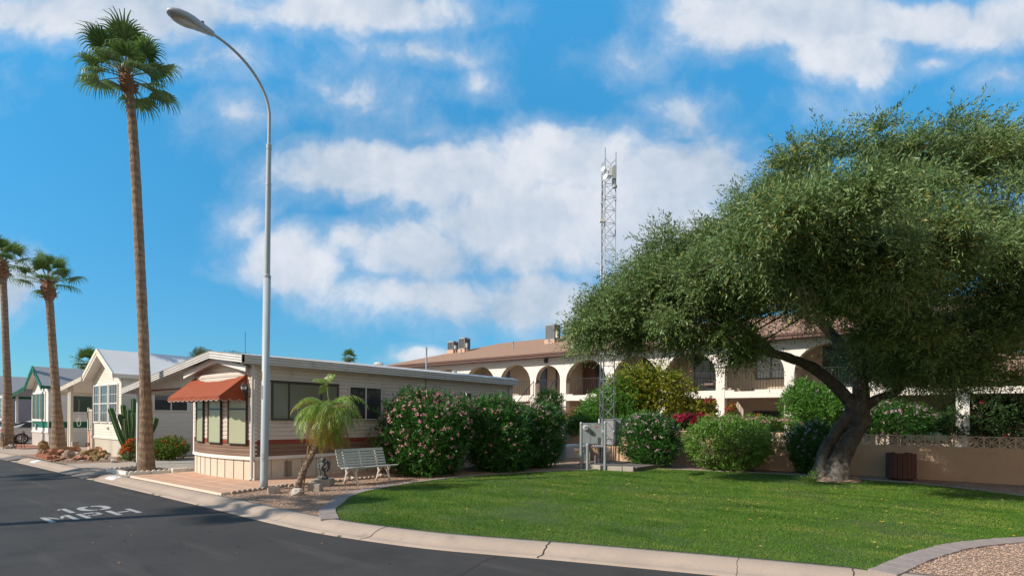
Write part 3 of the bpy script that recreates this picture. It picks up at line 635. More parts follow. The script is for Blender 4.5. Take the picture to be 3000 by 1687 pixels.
# leaf litter on the lawn
n = 460; x = rng.normal(-3.2, 3.2, n*3); y = rng.normal(13.5, 3.2, n*3); k = inside(x, y, lawn_poly); x, y = x[k][:n], y[k][:n]
pos = np.stack([x, y, np.full(len(x), .035)], 1); dd = np.stack([rng.normal(size=len(x)), rng.normal(size=len(x)), .15*rng.normal(size=len(x))], 1)
tag(raw_mesh('fallen_leaves', leaf_verts(pos, dd, .06, .022), 4, LF['oliveyel']), kind='stuff')
n = 60; x = rng.uniform(-14, -3, n); y = rng.uniform(2.4, 5.1, n)
dd = np.stack([rng.normal(size=n), rng.normal(size=n), .1*rng.normal(size=n)], 1)
tag(raw_mesh('fallen_leaves', leaf_verts(np.stack([x, y, np.full(n, ZR+.01)], 1), dd, .05, .02), 4, LF['dry']), kind='stuff')
# weeds in the gutter joint
n = 1500; ii = rng.integers(250, len(kerb_out)-60, n); px_ = np.array([kerb_out[i][:2] for i in ii])+rng.normal(size=(n, 2))*.02; cl = np.array([mnoise.noise(V((i*.35, 1, 0))) for i in ii]); px_ = px_[cl > .22]; n = len(px_)
ps = np.concatenate([px_, np.full((n, 1), ZR+.003)], 1); tag(raw_mesh('gutter_weeds', leaf_verts(ps, np.stack([rng.normal(size=n), rng.normal(size=n), np.ones(n)*1.2], 1), .035, .012), 4, LF['grass']), kind='stuff')

# paved lots
def slabs(name, poly_x, poly_y, z, nx, ny, m, skewmat='joint'):
    pass
PAT = [(-18.35, 5.724), (-12.75, 5.724), (-13.28, 7.3), (-13.15, 9.0), (-13.15, 18.8), (-14.75, 18.8), (-14.75, 7.45), (-18.5, 7.55)]
fill_poly('patio_mortar', PAT, .046, 'joint', thick=.05)
mb = MB()
def clipx(y):                       # right edge of the patio at depth y
    return np.interp(y, [5.72, 7.3, 9, 18.8], [-12.75, -13.28, -13.15, -13.15])
ys = [5.73, 6.16, 6.60, 7.02, 7.22]
for r_, (y0, y1) in enumerate(zip(ys[:-1], ys[1:])):
    x = -18.35
    while x < clipx(y0)-.05:
        wd = random.uniform(.55, .95); x2 = min(x+wd, clipx(y0)-.01); x2b = min(x2, clipx(y1)-.01)
        g_ = .014 if r_ % 2 else .022
        if x2b > x+.05: mb.prism([V((x+.007, y0+g_, .03)), V((x2-.007, y0+g_, .03)), V((x2b-.007, y1-.008, .03)), V((x+.007, y1-.008, .03))], (0, 0, .022+random.uniform(-.002, .002)))
        x = x2
y = 7.23
while y < 18.6:
    y2 = y+random.uniform(.5, .9)
    for x0, x1 in ((-14.68, -14.2), (-14.2, -13.72), (-13.72, -13.22)):
        mb.box((x0+.005, y+.005, .03), (x1-.005, y2-.005, .052+random.uniform(-.002, .002)))
    y = y2
mb.box((-18.35, 7.03, .03), (-14.7, 7.6, .048))
tag(mb.build('patio_pavers', 'patio'), kind='structure')
for i, (x0, x1) in enumerate(((-24.6, -18.6), (-37, -31.3))):
    fill_poly('driveway', [(x0, 5.725), (x1, 5.725), (x1, 19), (x0, 19)], .012, 'grey_concrete' if i == 0 else 'drive', thick=.06)
fill_poly('driveway', [(-24.59, 5.722), (-20.8, 5.722), (-20.8, 7.2), (-24.59, 7.6)], .017, 'drive', thick=.06)
fill_poly('driveway', [(-60, 5.722), (-42.6, 5.722), (-42.6, 19), (-60, 19)], .012, 'drive', thick=.06)
fill_poly('brick_paving', [(-43.6, 6.2), (-37.2, 6.2), (-37.6, 8.2), (-43.6, 8.2)], .016, 'redpave')
fill_poly('driveway', [(-42.59, 5.722), (-32.0, 5.722), (-32., 7.3), (-42.59, 6.3)], .017, 'drive', thick=.06)
fill_poly('rock_bed', [(-32.0, 5.75), (-24.4, 5.75), (-24.4, 8.1), (-32., 8.1)], .016, 'gravel')
fill_poly('tree_bed', [(-20.7, 5.9), (-18.95, 5.9), (-18.75, 7.35), (-20.8, 7.35)], .035, 'soil', thick=.04)

# road marking 10 MPH in stencil letters
def glyph(rects, O, u, v, mb):
    for poly in rects: mb.face([O+u*a+v*b+V((0, 0, .004)) for a, b in poly])
def rc(x0, y0, x1, y1): return [(x0, y0), (x1, y0), (x1, y1), (x0, y1)]
GL = {
 'M': [rc(0, 0, .2, 1), rc(.8, 0, 1, 1), [(.24, 1), (.24, .72), (.46, .35), (.46, .62)], [(.54, .62), (.54, .35), (.76, .72), (.76, 1)]],
 'P': [rc(0, 0, .22, 1), rc(.3, .82, .75, 1), rc(.3, .4, .75, .57), [(.78, .42), (.95, .52), (.95, .88), (.78, .98)]],
 'H': [rc(0, 0, .22, 1), rc(.78, 0, 1, 1), rc(.29, .42, .71, .58)],
 '1': [rc(.4, 0, .65, 1), [(.15, .72), (.37, .8), (.37, 1), (.3, .96)]],
 '0': [[(.46+o*0, 1), (.2, .96), (.04, .78), (0, .5), (.24, .5), (.27, .7), (.36, .82), (.46, .84)] for o in (0,)]+[[(0, .5), (.04, .22), (.2, .04), (.46, 0), (.46, .16), (.36, .18), (.27, .3), (.24, .5)], [(.54, 1), (.54, .84), (.64, .82), (.73, .7), (.76, .5), (1, .5), (.96, .78), (.8, .96)], [(1, .5), (.76, .5), (.73, .3), (.64, .18), (.54, .16), (.54, 0), (.8, .04), (.96, .22)]]}
mb = MB()
for ch, o0, wd in (('M', 0., .42), ('P', .52, .36), ('H', .98, .42)): glyph(GL[ch], V((-12.2, 2.62+o0, ZR)), Y1*wd, V((-.70, 0, 0)), mb)
for ch, o0, wd in (('1', 0.0, .34), ('0', .34, .52)): glyph(GL[ch], V((-13.12, 2.98+o0, ZR)), Y1*wd, V((-.70, 0, 0)), mb)
tag(mb.build('road_marking', 'roadpaint'), kind='structure')
# painted house-number patches on the kerb
mb = MB(); mb.k = 0
for xc, hl in ((-18.95, .32), (-27.7, .3)):
    i = min(range(len(kerb_out)), key=lambda q: abs(kerb_out[q].x-xc))
    def kz(d): return float(np.interp(d, [a[0] for a in prof[:-1]], [a[1] for a in prof[:-1]]))+.004
    for d0, d1 in ((.27, .37), (.37, .45), (.45, .53)):
        mb.face([V((xc-hl, 5.1+d0, kz(d0))), V((xc+hl, 5.1+d0, kz(d0))), V((xc+hl, 5.1+d1, kz(d1))), V((xc-hl, 5.1+d1, kz(d1)))], 0)
    for q in range(5 if xc > -20 else 0):
        xx = xc-.2+.2*(q % 3); d0 = .39+.075*(q//3)
        mb.face([V((xx-.035, 5.1+d0, kz(d0)+.003)), V((xx+.035, 5.1+d0, kz(d0)+.003)), V((xx+.035, 5.1+d0+.045, kz(d0+.045)+.003)), V((xx-.035, 5.1+d0+.045, kz(d0+.045)+.003))], 1)
tag(mb.build('kerb_number_paint', ['label_w', 'ink']), kind='structure')

# ------------------------------------------------------------ park homes
def lap(mb, O, u, n, x0, x1, z0, z1, step=.1, d=.014, k=0, xr=None, kf=None):
    """lap siding: every course kicks out at its foot; xr(z) limits it under a gable"""
    z = z0; O = V(O)
    while z < z1-1e-4:
        zt = min(z+step, z1); a0, a1 = (x0, x1) if xr is None else xr(z); b0, b1 = (x0, x1) if xr is None else xr(zt)
        if a1-a0 < .02: break
        kk = kf(z) if kf else k
        zm = z+(zt-z)*.62; c0, c1 = a0+(b0-a0)*.62, a1+(b1-a1)*.62
        p0 = [O+u*a0+n*d+Z1*z, O+u*a1+n*d+Z1*z, O+u*c1+n*d*.9+Z1*zm, O+u*c0+n*d*.9+Z1*zm]; p = [O+u*c0+n*d*.9+Z1*zm, O+u*c1+n*d*.9+Z1*zm, O+u*b1+Z1*zt, O+u*b0+Z1*zt]
        q = [O+u*a0+n*d+Z1*z, O+u*a0+Z1*z, O+u*a1+Z1*z, O+u*a1+n*d+Z1*z]
        if u.cross(Z1).dot(n) < 0: p = p[::-1]; q = q[::-1]; p0 = p0[::-1]
        mb.face(p, kk); mb.face(p0, kk); mb.face(q, kk); z = zt
def window(parent, O, u, n, x0, x1, z0, z1, fm='alu', gm='glass_dark', mull=(), rails=(), fw=.045, grid=0, name='window', gz=.022, hood=False):
    mb = MB(); a = (O, u, n)
    mb.ob(*a, x0-fw, x0, -.01, .045, z0-fw, z1+fw); mb.ob(*a, x1, x1+fw, -.01, .045, z0-fw, z1+fw)
    mb.ob(*a, x0, x1, -.01, .045, z1, z1+fw); mb.ob(*a, x0, x1, -.01, .055, z0-fw, z0)
    for m_ in mull: mb.ob(*a, m_-.022, m_+.022, 0, .04, z0, z1)
    for m_ in rails: mb.ob(*a, x0, x1, 0, .042, m_-.02, m_+.02)
    for i in range(1, grid+1):
        xx = x0+(x1-x0)*i/(grid+1); mb.ob(*a, xx-.007, xx+.007, 0, .03, z0, z1)
    if grid:
        for f in (.25, .5, .75): mb.ob(*a, x0, x1, 0, .028, z0+(z1-z0)*f-.006, z0+(z1-z0)*f+.006)
    if hood: mb.ob(*a, x0-fw-.02, x1+fw+.02, -.01, .07, z1+fw, z1+fw+.02)
    fr = mb.build(name, fm, parent)
    g = MB(); g.face([V(O)+u*x0+n*gz+Z1*z0, V(O)+u*x1+n*gz+Z1*z0, V(O)+u*x1+n*gz+Z1*z1, V(O)+u*x0+n*gz+Z1*z1][::(1 if u.cross(Z1).dot(n) > 0 else -1)])
    g.build('pane', gm, fr); return fr
def corrug(mb, O, u, n, x0, x1, zf, h=.20, th=.03, k=0, nb=3):
    """ribbed fascia following zf(x)"""
    for i in range(nb):
        a, b = h*i/nb, h*(i+1)/nb
        for (e0, e1, da, db) in ((a, a+(b-a)*.5, th, th*.35), (a+(b-a)*.5, b, th*.35, th)):
            mb.face([V(O)+u*x0+n*da+Z1*(zf(x0)-h+e0), V(O)+u*x1+n*da+Z1*(zf(x1)-h+e0), V(O)+u*x1+n*db+Z1*(zf(x1)-h+e1), V(O)+u*x0+n*db+Z1*(zf(x0)-h+e1)][::(1 if u.cross(Z1).dot(n) > 0 else -1)], k)
NF = V((0, -1, 0)); NS = V((1, 0, 0))
# ---- the near home with the terracotta awning
HA = thing('park_home', 'beige lap-sided single-storey park home with terracotta awning over its bow-front windows', 'mobile home', (-16.56, 12.9, 0))
ax0, ax1, ay0, ay1 = -18.44, -14.70, 7.47, 18.55; axc = (ax0+ax1)/2
def bow(x): return ay0-.24*(1-((x-axc)/(ax1-axc))**2)
def skf(z): return 2 if z < .99 else (3 if z < 1.09 else 0)
mb = MB(); nseg = 9; bx = [ax0+(ax1-ax0)*i/nseg for i in range(nseg+1)]
for a, b in zip(bx[:-1], bx[1:]):
    p, q = V((a, bow(a), 0)), V((b, bow(b), 0)); u = (q-p).normalized(); n = V((u.y, -u.x, 0)); L = (q-p).length
    lap(mb, p, u, n, 0, L, .66, 2.95, .115, .019, kf=skf)
lap(mb, V((0, ay0-.002, 0)), X1, NF, ax0, ax1, 2.95, 3.6, .115, .019, xr=lambda z: (-16.45-max(0, (3.42-z))/.20*.9, min(-16.45+max(0, (3.42-z))/.20*.95, ax1)))
mb.face([(ax0, ay0, 2.95), (ax1, ay0, 2.95), (axc, ay0-.24, 2.95)][::-1])
mb.build('front_wall', ['siding', 'siding', 'brown', 'redstripe'], HA)
mb = MB(); lap(mb, V((ax1, 0, 0)), Y1, NS, ay0, ay1, .66, 3.22, .115, .019, kf=skf)
for yj in (13.6,): mb.ob(V((ax1, 0, 0)), Y1, NS, yj-.008, yj+.008, .0, .03, 1.1, 3.2, 4)
mb.box((ax0, ay0+.02, .1), (ax1-.02, ay1, 3.2), 0)
mb.build('side_wall', ['siding', 'siding', 'brown', 'redstripe', 'dark'], HA)
mb = MB()                                # skirting boards with battens
for a, b in zip(bx[:-1], bx[1:]):
    p, q = V((a, bow(a), 0)), V((b, bow(b), 0)); u = (q-p).normalized(); n = V((u.y, -u.x, 0)); L = (q-p).length
    mb.ob(p, u, n, 0, L, -.03, -.005, 0, .6, 0); mb.ob(p, u, n, -.003, L+.003, -.02, .05, .585, .672, 1)
    mb.ob(p, u, n, -.006, .006, -.01, .004, .03, .58, 2)
y = ay0
mb.ob(V((ax1, 0, 0)), Y1, NS, ay0, ay1, -.03, -.005, 0, .6, 0); mb.ob(V((ax1, 0, 0)), Y1, NS, ay0, ay1, -.02, .04, .585, .672, 1)
while y < ay1: mb.ob(V((ax1, 0, 0)), Y1, NS, y, y+.008, -.01, .001, .03, .58, 2); y += .46
mb.build('skirting', ['skirt', 'white', 'dark'], HA)
mb = MB()
for i in range(9):
    for j in range(16): mb.ob(V((ax1, 8.31+.026*i+(.013 if j % 2 else 0), .08+j*.028)), Y1, NS, 0, .014, -.004, .003, 0, .016)
mb.build('skirting_vent', 'dark', HA)
# windows
for cx, hw in ((-17.55, .33), (-16.45, .36), (-15.33, .37)):
    p = V((cx, bow(cx), 0)); s = .48*(cx-axc)/(1.87**2); u = V((1, s, 0)).normalized(); n = V((u.y, -u.x, 0))
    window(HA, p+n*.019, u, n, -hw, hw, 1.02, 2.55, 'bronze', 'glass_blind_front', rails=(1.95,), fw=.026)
O = V((ax1+.019, 0, 0))
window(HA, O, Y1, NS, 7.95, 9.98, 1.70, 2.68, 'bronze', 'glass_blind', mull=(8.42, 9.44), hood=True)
window(HA, O, Y1, NS, 10.43, 11.62, 1.70, 2.68, 'alu', 'glass_dark', mull=(11.03,), fw=.03)
window(HA, O, Y1, NS, 15.5, 15.95, 1.98, 2.7, 'alu', 'glass_dark', fw=.03)
# roof: two slopes, ribbed fascia, carport wing to the left
def rz(x): return 3.58-(x+16.35)*.118 if x > -16.35 else 3.58-(-16.35-x)*.121
ry0, ry1, rxr, rxl = 7.02, 18.7, -14.48, -23.35
mb = MB()
for a, b in ((rxl, -16.35), (-16.35, rxr)):
    mb.face([(a, ry0, rz(a)), (b, ry0, rz(b)), (b, ry1, rz(b)), (a, ry1, rz(a))], 0)
    mb.face([(a, ry0, rz(a)-.06), (a, ry1, rz(a)-.06), (b, ry1, rz(b)-.06), (b, ry0, rz(b)-.06)], 1)
    corrug(mb, V((0, ry0, 0)), X1, NF, a, b, rz, .21, .035, 1)
    for q in np.arange(a+.5, b, .75):
        z = rz(q); mb.face([(q-.015, ry0, z+.003), (q+.015, ry0, z+.003), (q+.015, ry1, z+.02), (q-.015, ry1, z+.02)], 0)
corrug(mb, V((rxr, 0, 0)), Y1, NS, ry0+.04, ry1, lambda y: rz(rxr), .22, .04, 1)
mb.face([(rxr+.03, ry0+.05, rz(rxr)+.002), (rxr+.03, ry1, rz(rxr)+.002), (rxr-.3, ry1, rz(rxr)+.095), (rxr-.3, 9.5, rz(rxr)+.095), (rxr-.3, ry0+.05, rz(rxr)+.05)], 0)
mb.box((rxr-.24, ry0+.05, rz(rxr)-.23), (rxr-.005, ry1, rz(rxr)-.20), 1)
mb.box((rxl, ry0, rz(rxl)-.2), (rxl+.03, ry1, rz(rxl)), 1)
mb.build('roof', ['roofw', 'gutter'], HA)
mb = MB()                                # inner gable trim, soffit
def gz_(x): return 3.40-(abs(x+16.45))*(.19 if x > -16.45 else .19)
for a, b in ((-18.5, -16.45), (-16.45, -14.62)):
    mb.prism([(a, 7.16, gz_(a)-.12), (b, 7.16, gz_(b)-.12), (b, 7.16, gz_(b)+.03), (a, 7.16, gz_(a)+.03)], (0, .03, 0))
    mb.face([(a, 7.19, gz_(a)-.02), (b, 7.19, gz_(b)-.02), (b, 7.47, gz_(b)-.02), (a, 7.47, gz_(a)-.02)])
mb.build('gable_trim', 'white', HA)
mb = MB()
for x in (ax1-.02,): mb.box((x-.05, ay0-.03, .66), (x+.035, ay0+.05, 3.1))
mb.build('corner_trim', 'white', HA); mb = MB()
mb.box((ax0-.03, ay0-.03, .66), (ax0+.04, ay0+.03, 3.0))
mb.build('corner_trim', 'white', HA)
mb = MB(); mb.tube([(-14.62, 7.36, 3.12), (-14.64, 7.36, .12), (-14.6, 7.28, .05)], .038, 8); mb.tube([(-14.72, 7.37, 2.35), (-14.72, 7.37, .06)], .022, 8)
mb.box((-14.70, 7.32, 2.9), (-14.58, 7.4, 3.14)); mb.build('downspout', 'gutter', HA); mb = MB(); mb.tube([(-14.63, 18.3, 3.1), (-14.63, 18.3, .1)], .04, 8)
mb.build('downspout', 'gutter', HA)
# carport: infill panel, beam, posts
mb = MB()
for i in range(15):
    a = -22.05+i*.235; mb.prism([(a+.004, 7.5, 2.66), (a+.228, 7.5, 2.66), (a+.228, 7.5, rz(a+.228)-.08), (a+.004, 7.5, rz(a)-.08)], (0, .02, 0))
mb.build('carport_infill', 'cream', HA)
mb = MB(); mb.box((-22.1, 7.48, 2.60), (-18.45, 7.54, 2.66)); mb.build('carport_trim', 'redstripe', HA)
for x, y in ((-23.0, 7.42), (-23.0, 12.5), (-23.0, 17.5)):
    mb = MB(); mb.box((x-.05, y-.05, 0), (x+.05, y+.05, rz(x)-.06)); mb.build('carport_post', 'gutter', HA)
# awning with scalloped valance
mb = MB(); xa, xb, yt, yf = -18.3, -14.98, 7.44, 6.66; zt_, zb = 2.93, 2.28
def sag(i, n): return -.012*sin(pi*i/n)
NX, NZ = 24, 6
for i in range(NX):
    for j in range(NZ):
        q = []
        for ii, jj in ((i, j), (i+1, j), (i+1, j+1), (i, j+1)):
            f = jj/NZ; x = xa+(xb-xa)*ii/NX; y = yf+(yt-yf)*f; z = zb+(zt_-zb)*f-.012*sin(pi*f)*(.6+.4*cos(ii*2*pi/6)); q.append(V((x, y-.01*cos(ii*pi/3), z)))
        mb.face(q, 0)
for x in (xa, xb): mb.prism([(x, yf, zb), (x, yt, zb), (x, yt, zt_)], (.006 if x == xa else -.006, 0, 0), 0)
def scal(mb, A, B, n, dz=.115, k=0):
    A, B = V(A), V(B); pts = []
    for i in range(n*8+1):
        f = i/(n*8); ph = (i % 8)/8; s = .055*(1-abs(2*ph-1)**2.4) ; pts.append((A.lerp(B, f), dz-.055+s if True else 0))
    for (p, h0), (q, h1) in zip(pts[:-1], pts[1:]):
        mb.face([p-Z1*h0, q-Z1*h1, q+Z1*.0, p+Z1*.0], 0)
        nn = (B-A).normalized(); m_ = V((nn.y, -nn.x, 0))*.006
        mb.face([p-Z1*(h0+.008)+m_, q-Z1*(h1+.008)+m_, q-Z1*h1+m_, p-Z1*h0+m_], 1)
scal(mb, (xa, yf, zb), (xb, yf, zb), 11); scal(mb, (xb, yf, zb), (xb, yt, zb), 3); scal(mb, (xa, yt, zb), (xa, yf, zb), 3)
mb.build('awning', ['canvas', 'piping'], HA)
mb = MB(); mb.tube([(xa, yf+.02, zb-.02), (xb, yf+.02, zb-.02)], .012, 6); mb.tube([(xb-.02, yf+.02, zb-.02), (xb-.02, yt, zb-.02)], .012, 6); mb.build('awning_frame', 'alu', HA)
# lantern beside the awning
c = V((-14.82, 7.22, 2.5)); mb = MB()
mb.tube([(-14.82, 7.45, 2.30), (-14.82, 7.25, 2.28), c+V((0, 0, -.12))], .012, 6, 0); mb.lathe((-14.82, 7.44, 2.25), [(.0, 0), (.05, 0), (.05, .1), (0, .1)], 8, 0)
mb.lathe(c, [(.02, -.13), (.045, -.11), (.075, .05), (.085, .06), (.05, .10), (.02, .15), (.0, .17)], 6, 0)
lo = mb.build('lantern', 'bronze', HA); mb = MB(); mb.lathe(c, [(.046, -.10), (.074, .04)], 6); mb.build('lantern_glass', 'glass_curtain', lo)
mb = MB(); mb.lathe((-15.9, 12.5, 3.48), [(.15, 0), (.15, .12), (.19, .13), (.12, .2), (0, .21)], 12); mb.build('roof_vent', 'gutter', HA); mb = MB(); mb.lathe((-16.2, 16.6, 3.5), [(.11, 0), (.11, .18), (0, .2)], 12); mb.build('roof_vent', 'gutter', HA)
mb = MB(); mb.tube([(-14.9, 7.3, 3.2), (-14.92, 7.3, 4.0)], .006, 5); mb.build('aerial', 'iron', HA)
mb = MB(); mb.tube([(-15.3, 14.2, 3.4), (-15.3, 14.2, 4.35)], .03, 8); mb.build('mast', 'galv', HA)

# ---- the second home: steep gable, cream
def gable_home(t, x0, x1, y0, y1, zsk, zeave, zpk, wallm, skm, roofm, trimm, ov=.3, stripe=None, fasc=.28, cx=None, sh=None):
    cx = cx if cx is not None else (x0+x1)/2; zs = sh or zeave
    hw = (x1-x0)/2; slope = (zpk-zeave)/(x1-cx)
    def kf(z): return 1 if stripe and stripe[0] <= z < stripe[1] else 0
    mb = MB(); lap(mb, V((0, y0, 0)), X1, NF, x0, x1, zsk, zs, .115, .016, kf=kf)
    lap(mb, V((0, y0, 0)), X1, NF, x0, x1, zs, zpk-.1, .115, .016, xr=lambda z: (max(x0, cx-(zpk-.12-z)/slope), min(x1, cx+(zpk-.12-z)/slope)))
    for xx in (x0, x1-.07): mb.ob(V((xx, y0, 0)), X1, NF, 0, .07, -.01, .03, zsk, zs, 2)
    mb.build('front_wall', [wallm, 'green', 'white' if wallm != 'cream' else 'cream'], t)
    mb = MB(); lap(mb, V((x1, 0, 0)), Y1, NS, y0, y1, zsk, zeave, .115, .016, kf=kf); mb.box((x0, y0+.01, 0), (x1-.012, y1, zeave), 0)
    mb.build('side_wall', [wallm, 'green'], t)
    mb = MB()
    mb.ob(V((x0, y0, 0)), X1, NF, 0, x1-x0, -.02, .0, 0, zsk, 0); mb.ob(V((x1, y0, 0)), Y1, NS, 0, y1-y0, -.02, .0, 0, zsk, 0)
    x = x0
    while x < x1-.03: mb.ob(V((x, y0, 0)), X1, NF, 0, .05, 0, .014, 0, zsk-.05, 0); x += .14
    y = y0
    while y < y0+8: mb.ob(V((x1, y, 0)), Y1, NS, 0, .05, 0, .014, 0, zsk-.05, 0); y += .14
    mb.ob(V((x0, y0, 0)), X1, NF, -.02, x1-x0+.03, -.01, .05, zsk-.06, zsk+.02, 0)
    mb.ob(V((x1, y0, 0)), Y1, NS, 0, y1-y0, -.01, .03, zsk-.05, zsk+.01, 0)
    mb.build('skirting', skm, t)
    mb = MB(); e = .16; yf = y0-ov
    for sgn in (-1, 1):
        xe = cx+sgn*(hw+e) if sgn > 0 else x0-e; ze = zpk-slope*abs(xe-cx) if sgn > 0 else zpk-slope*abs(xe-cx)
        mb.prism([(cx, yf, zpk-.07), (xe, yf, ze-.07), (xe, yf, ze), (cx, yf, zpk)], (0, y1-yf, 0), 0)
    mb.build('roof', roofm, t)
    mb = MB()
    for sgn in (-1, 1):
        xe = cx+sgn*(hw+e); ze = zpk-slope*abs(xe-cx)
        mb.prism([(cx, yf-.03, zpk-fasc), (xe, yf-.03, ze-fasc), (xe, yf-.03, ze+.015), (cx, yf-.03, zpk+.015)], (0, .03, 0), 0)
        mb.prism([(cx, yf-.05, zpk-fasc*.55), (xe, yf-.05, ze-fasc*.55), (xe, yf-.05, ze+.03), (cx, yf-.05, zpk+.03)], (0, .018, 0), 0)
        mb.prism([(cx, yf, zpk-fasc+.02), (xe-sgn*.3, yf, ze-fasc+.02+slope*.3), (xe-sgn*.3, yf, ze-fasc+.05+slope*.3), (cx, yf, zpk-fasc+.05)], (0, ov-.005, 0), 1)
    mb.box((x1+e-.02, yf, zpk-slope*(x1+e-cx)-.17), (x1+e+.03, y1, zpk-slope*(x1+e-cx)-.01), 0)
    mb.build('gable_fascia', [trimm, 'white'], t)
    return slope
def porch(t, x0, x1, y0, y1, z1, z0, trimm, posts, roofm='white'):
    """sloping side roof: x1 is the high edge at the house"""
    mb = MB(); zf = lambda x: z0+(z1-z0)*(x-x0)/(x1-x0)
    mb.prism([(x0, y0, z0-.05), (x1, y0, z1-.05), (x1, y0, z1), (x0, y0, z0)], (0, y1-y0, 0), 0)
    mb.build('porch_roof', roofm, t); mb = MB(); corrug(mb, V((0, y0-.005, 0)), X1, NF, x0, x1, lambda x: zf(x)+.03, .20, .035, 0)
    mb.box((x0-.03, y0-.03, z0-.2), (x0, y1, z0+.02)); mb.build('porch_fascia', trimm, t)
    for x, y in posts: mb = MB(); mb.box((x-.06, y-.06, 0), (x+.06, y+.06, zf(x)-.05)); mb.build('porch_post', 'cream' if trimm == 'cream' else 'white', t)
HB = thing('park_home', 'cream park home with a steep white gable and a tall cactus at its corner', 'mobile home', (-28.9, 13, 0))
gable_home(HB, -30.8, -27.0, 8.12, 19, .80, 3.55, 4.60, 'cream', 'cream', 'roofw', 'cream', .35, sh=3.2)
for x0, x1 in ((-30.45, -29.75), (-29.55, -28.65), (-28.4, -27.45)):
    window(HB, V((0, 8.105, 0)), X1, NF, x0, x1, 1.48, 3.05, 'white', 'glass_blue', rails=(2.27,), grid=2, fw=.05)
window(HB, V((-26.985, 0, 0)), Y1, NS, 9.3, 10.6, 2.0, 2.7, 'white', 'glass_dark', mull=(9.95,), grid=0)
porch(HB, -35.7, -30.6, 7.8, 17, 3.55, 2.98, 'cream', ((-33.9, 8.0), (-33.6, 8.0), (-35.5, 13)))
mb = MB(); mb.box((-28.75, 8.04, 1.18), (-28.55, 8.1, 1.25)); mb.build('junction_box', 'gutter', HB)
mb = MB()                                 # side deck: railing and panel
mb.box((-32.05, 8.25, 0.0), (-30.95, 8.32, 1.05)); mb.build('deck_panel', 'peachpanel', HB)
mb = MB(); mb.box((-32.0, 8.27, 1.08), (-30.9, 8.31, 1.13)); mb.box((-32.0, 8.27, 1.98), (-30.9, 8.31, 2.03)); mb.box((-32.04, 8.24, 1.05), (-31.98, 8.32, 2.12))
for i in range(13): x = -31.92+i*.078; mb.box((x, 8.28, 1.1), (x+.025, 8.30, 2.0))
mb.build('deck_railing', 'cream', HB)
HC = thing('park_home', 'white park home with dark green gable trim and green waist stripe', 'mobile home', (-40.8, 13, 0))
gable_home(HC, -42.6, -39.05, 8.3, 19, .82, 3.45, 4.50, 'white', 'white', 'shingleg', 'green', .35, stripe=(1.02, 1.35), sh=3.25)
window(HC, V((0, 8.285, 0)), X1, NF, -42.4, -39.75, 1.52, 2.95, 'white', 'glass_shade', mull=(-41.55, -40.7), fw=.12)
window(HC, V((-39.035, 0, 0)), Y1, NS, 9.2, 12.0, 1.95, 2.85, 'white', 'glass_shade', fw=.04)
porch(HC, -46.3, -42.4, 7.95, 16, 3.42, 2.95, 'green', ((-46.0, 8.2), (-46.0, 12)), 'shingleg')
mb = MB(); mb.ob(V((-41.55, 8.26, .9)), X1, NF, -.09, .09, 0, .05, 0, .35); mb.build('wall_thermometer', 'label_b', HC)
mb = MB(); mb.box((-39.9, 13.2, 3.9), (-39.2, 13.9, 4.05)); mb.build('skylight', 'roofw', HC)
HD = thing('park_home', 'lilac-sided park home with grey shingles at the left edge', 'mobile home', (-52, 13, 0))
gable_home(HD, -54.2, -50.2, 8.3, 19, .7, 3.35, 4.45, 'lilac', 'white', 'shingleg', 'white', .3, sh=3.2)
window(HD, V((0, 8.285, 0)), X1, NF, -52.0, -50.6, 1.5, 2.9, 'white', 'glass_blue', grid=2, fw=.1)
window(HD, V((-50.19, 0, 0)), Y1, NS, 10, 11.5, 1.0, 2.8, 'bronze', 'glass_dark', fw=.04)
mb = MB(); mb.box((-50.9, 12, 3.75), (-50.3, 12.6, 3.9)); mb.build('skylight', 'roofw', HD)
HE = thing('park_home', 'farthest white park home, mostly beyond the left edge of the photo', 'mobile home', (-63, 13, 0))
gable_home(HE, -65, -61.2, 8.3, 19, .7, 3.35, 4.4, 'white', 'white', 'shingleg', 'white', .3, sh=3.2)

# ------------------------------------------------------------ apartment building
AP = thing('apartment_building', 'two-storey white stucco apartment building with arched balconies and brown roof', 'building', (-15, 32, 0))
YF, YI, ZS, ZE = 28.0, 29.9, 2.83, 5.45
PX = [-32.9, -29.85, -26.75, -23.65, -20.75, -18.55, -15.45, -12.4, -9.32, -6.2, -3.1, .0, 3.1, 6.2, 9.3, 12.4, 15.5]; PW, PD = .42, .42
AX0, AX1 = -34.4, 16.2
mb = MB()
def arch_bay(xl, xr, zb, zt, zs):
    """panel from zs to zt with an arched opening between xl and xr"""
    n = 18; cx = (xl+xr)/2; r = (xr-xl)/2; rise = min(r*.98, zt-.26-zs); pr = None
    for i in range(n+1):
        th = pi*i/n; x = cx-r*cos(th); z = zs+rise*sin(th)
        if pr:
            x0, z0 = pr
            mb.face([(x0, YF, z0), (x, YF, z), (x, YF, zt), (x0, YF, zt)])
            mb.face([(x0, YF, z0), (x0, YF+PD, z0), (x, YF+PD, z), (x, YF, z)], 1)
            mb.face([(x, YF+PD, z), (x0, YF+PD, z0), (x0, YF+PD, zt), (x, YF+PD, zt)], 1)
        pr = (x, z)
edges = [(AX0, AX0+.4)]+[(p, p+PW) for p in PX]+[(AX1-.4, AX1)]
for a, b in edges:
    mb.box((a, YF+.001, 0), (b, YF+PD, 3.92)); mb.face([(a, YF, 0), (b, YF, 0), (b, YF, ZE), (a, YF, ZE)]); mb.face([(b, YF+PD, 3.9), (a, YF+PD, 3.9), (a, YF+PD, ZE), (b, YF+PD, ZE)])
for (a, b), (c, d) in zip(edges[:-1], edges[1:]):
    if c-b > .4: arch_bay(b, c, 0, ZE, 3.95 if c-b > 2 else 4.1)
mb.build('arcade', ['stucco', 'stucco2'], AP)
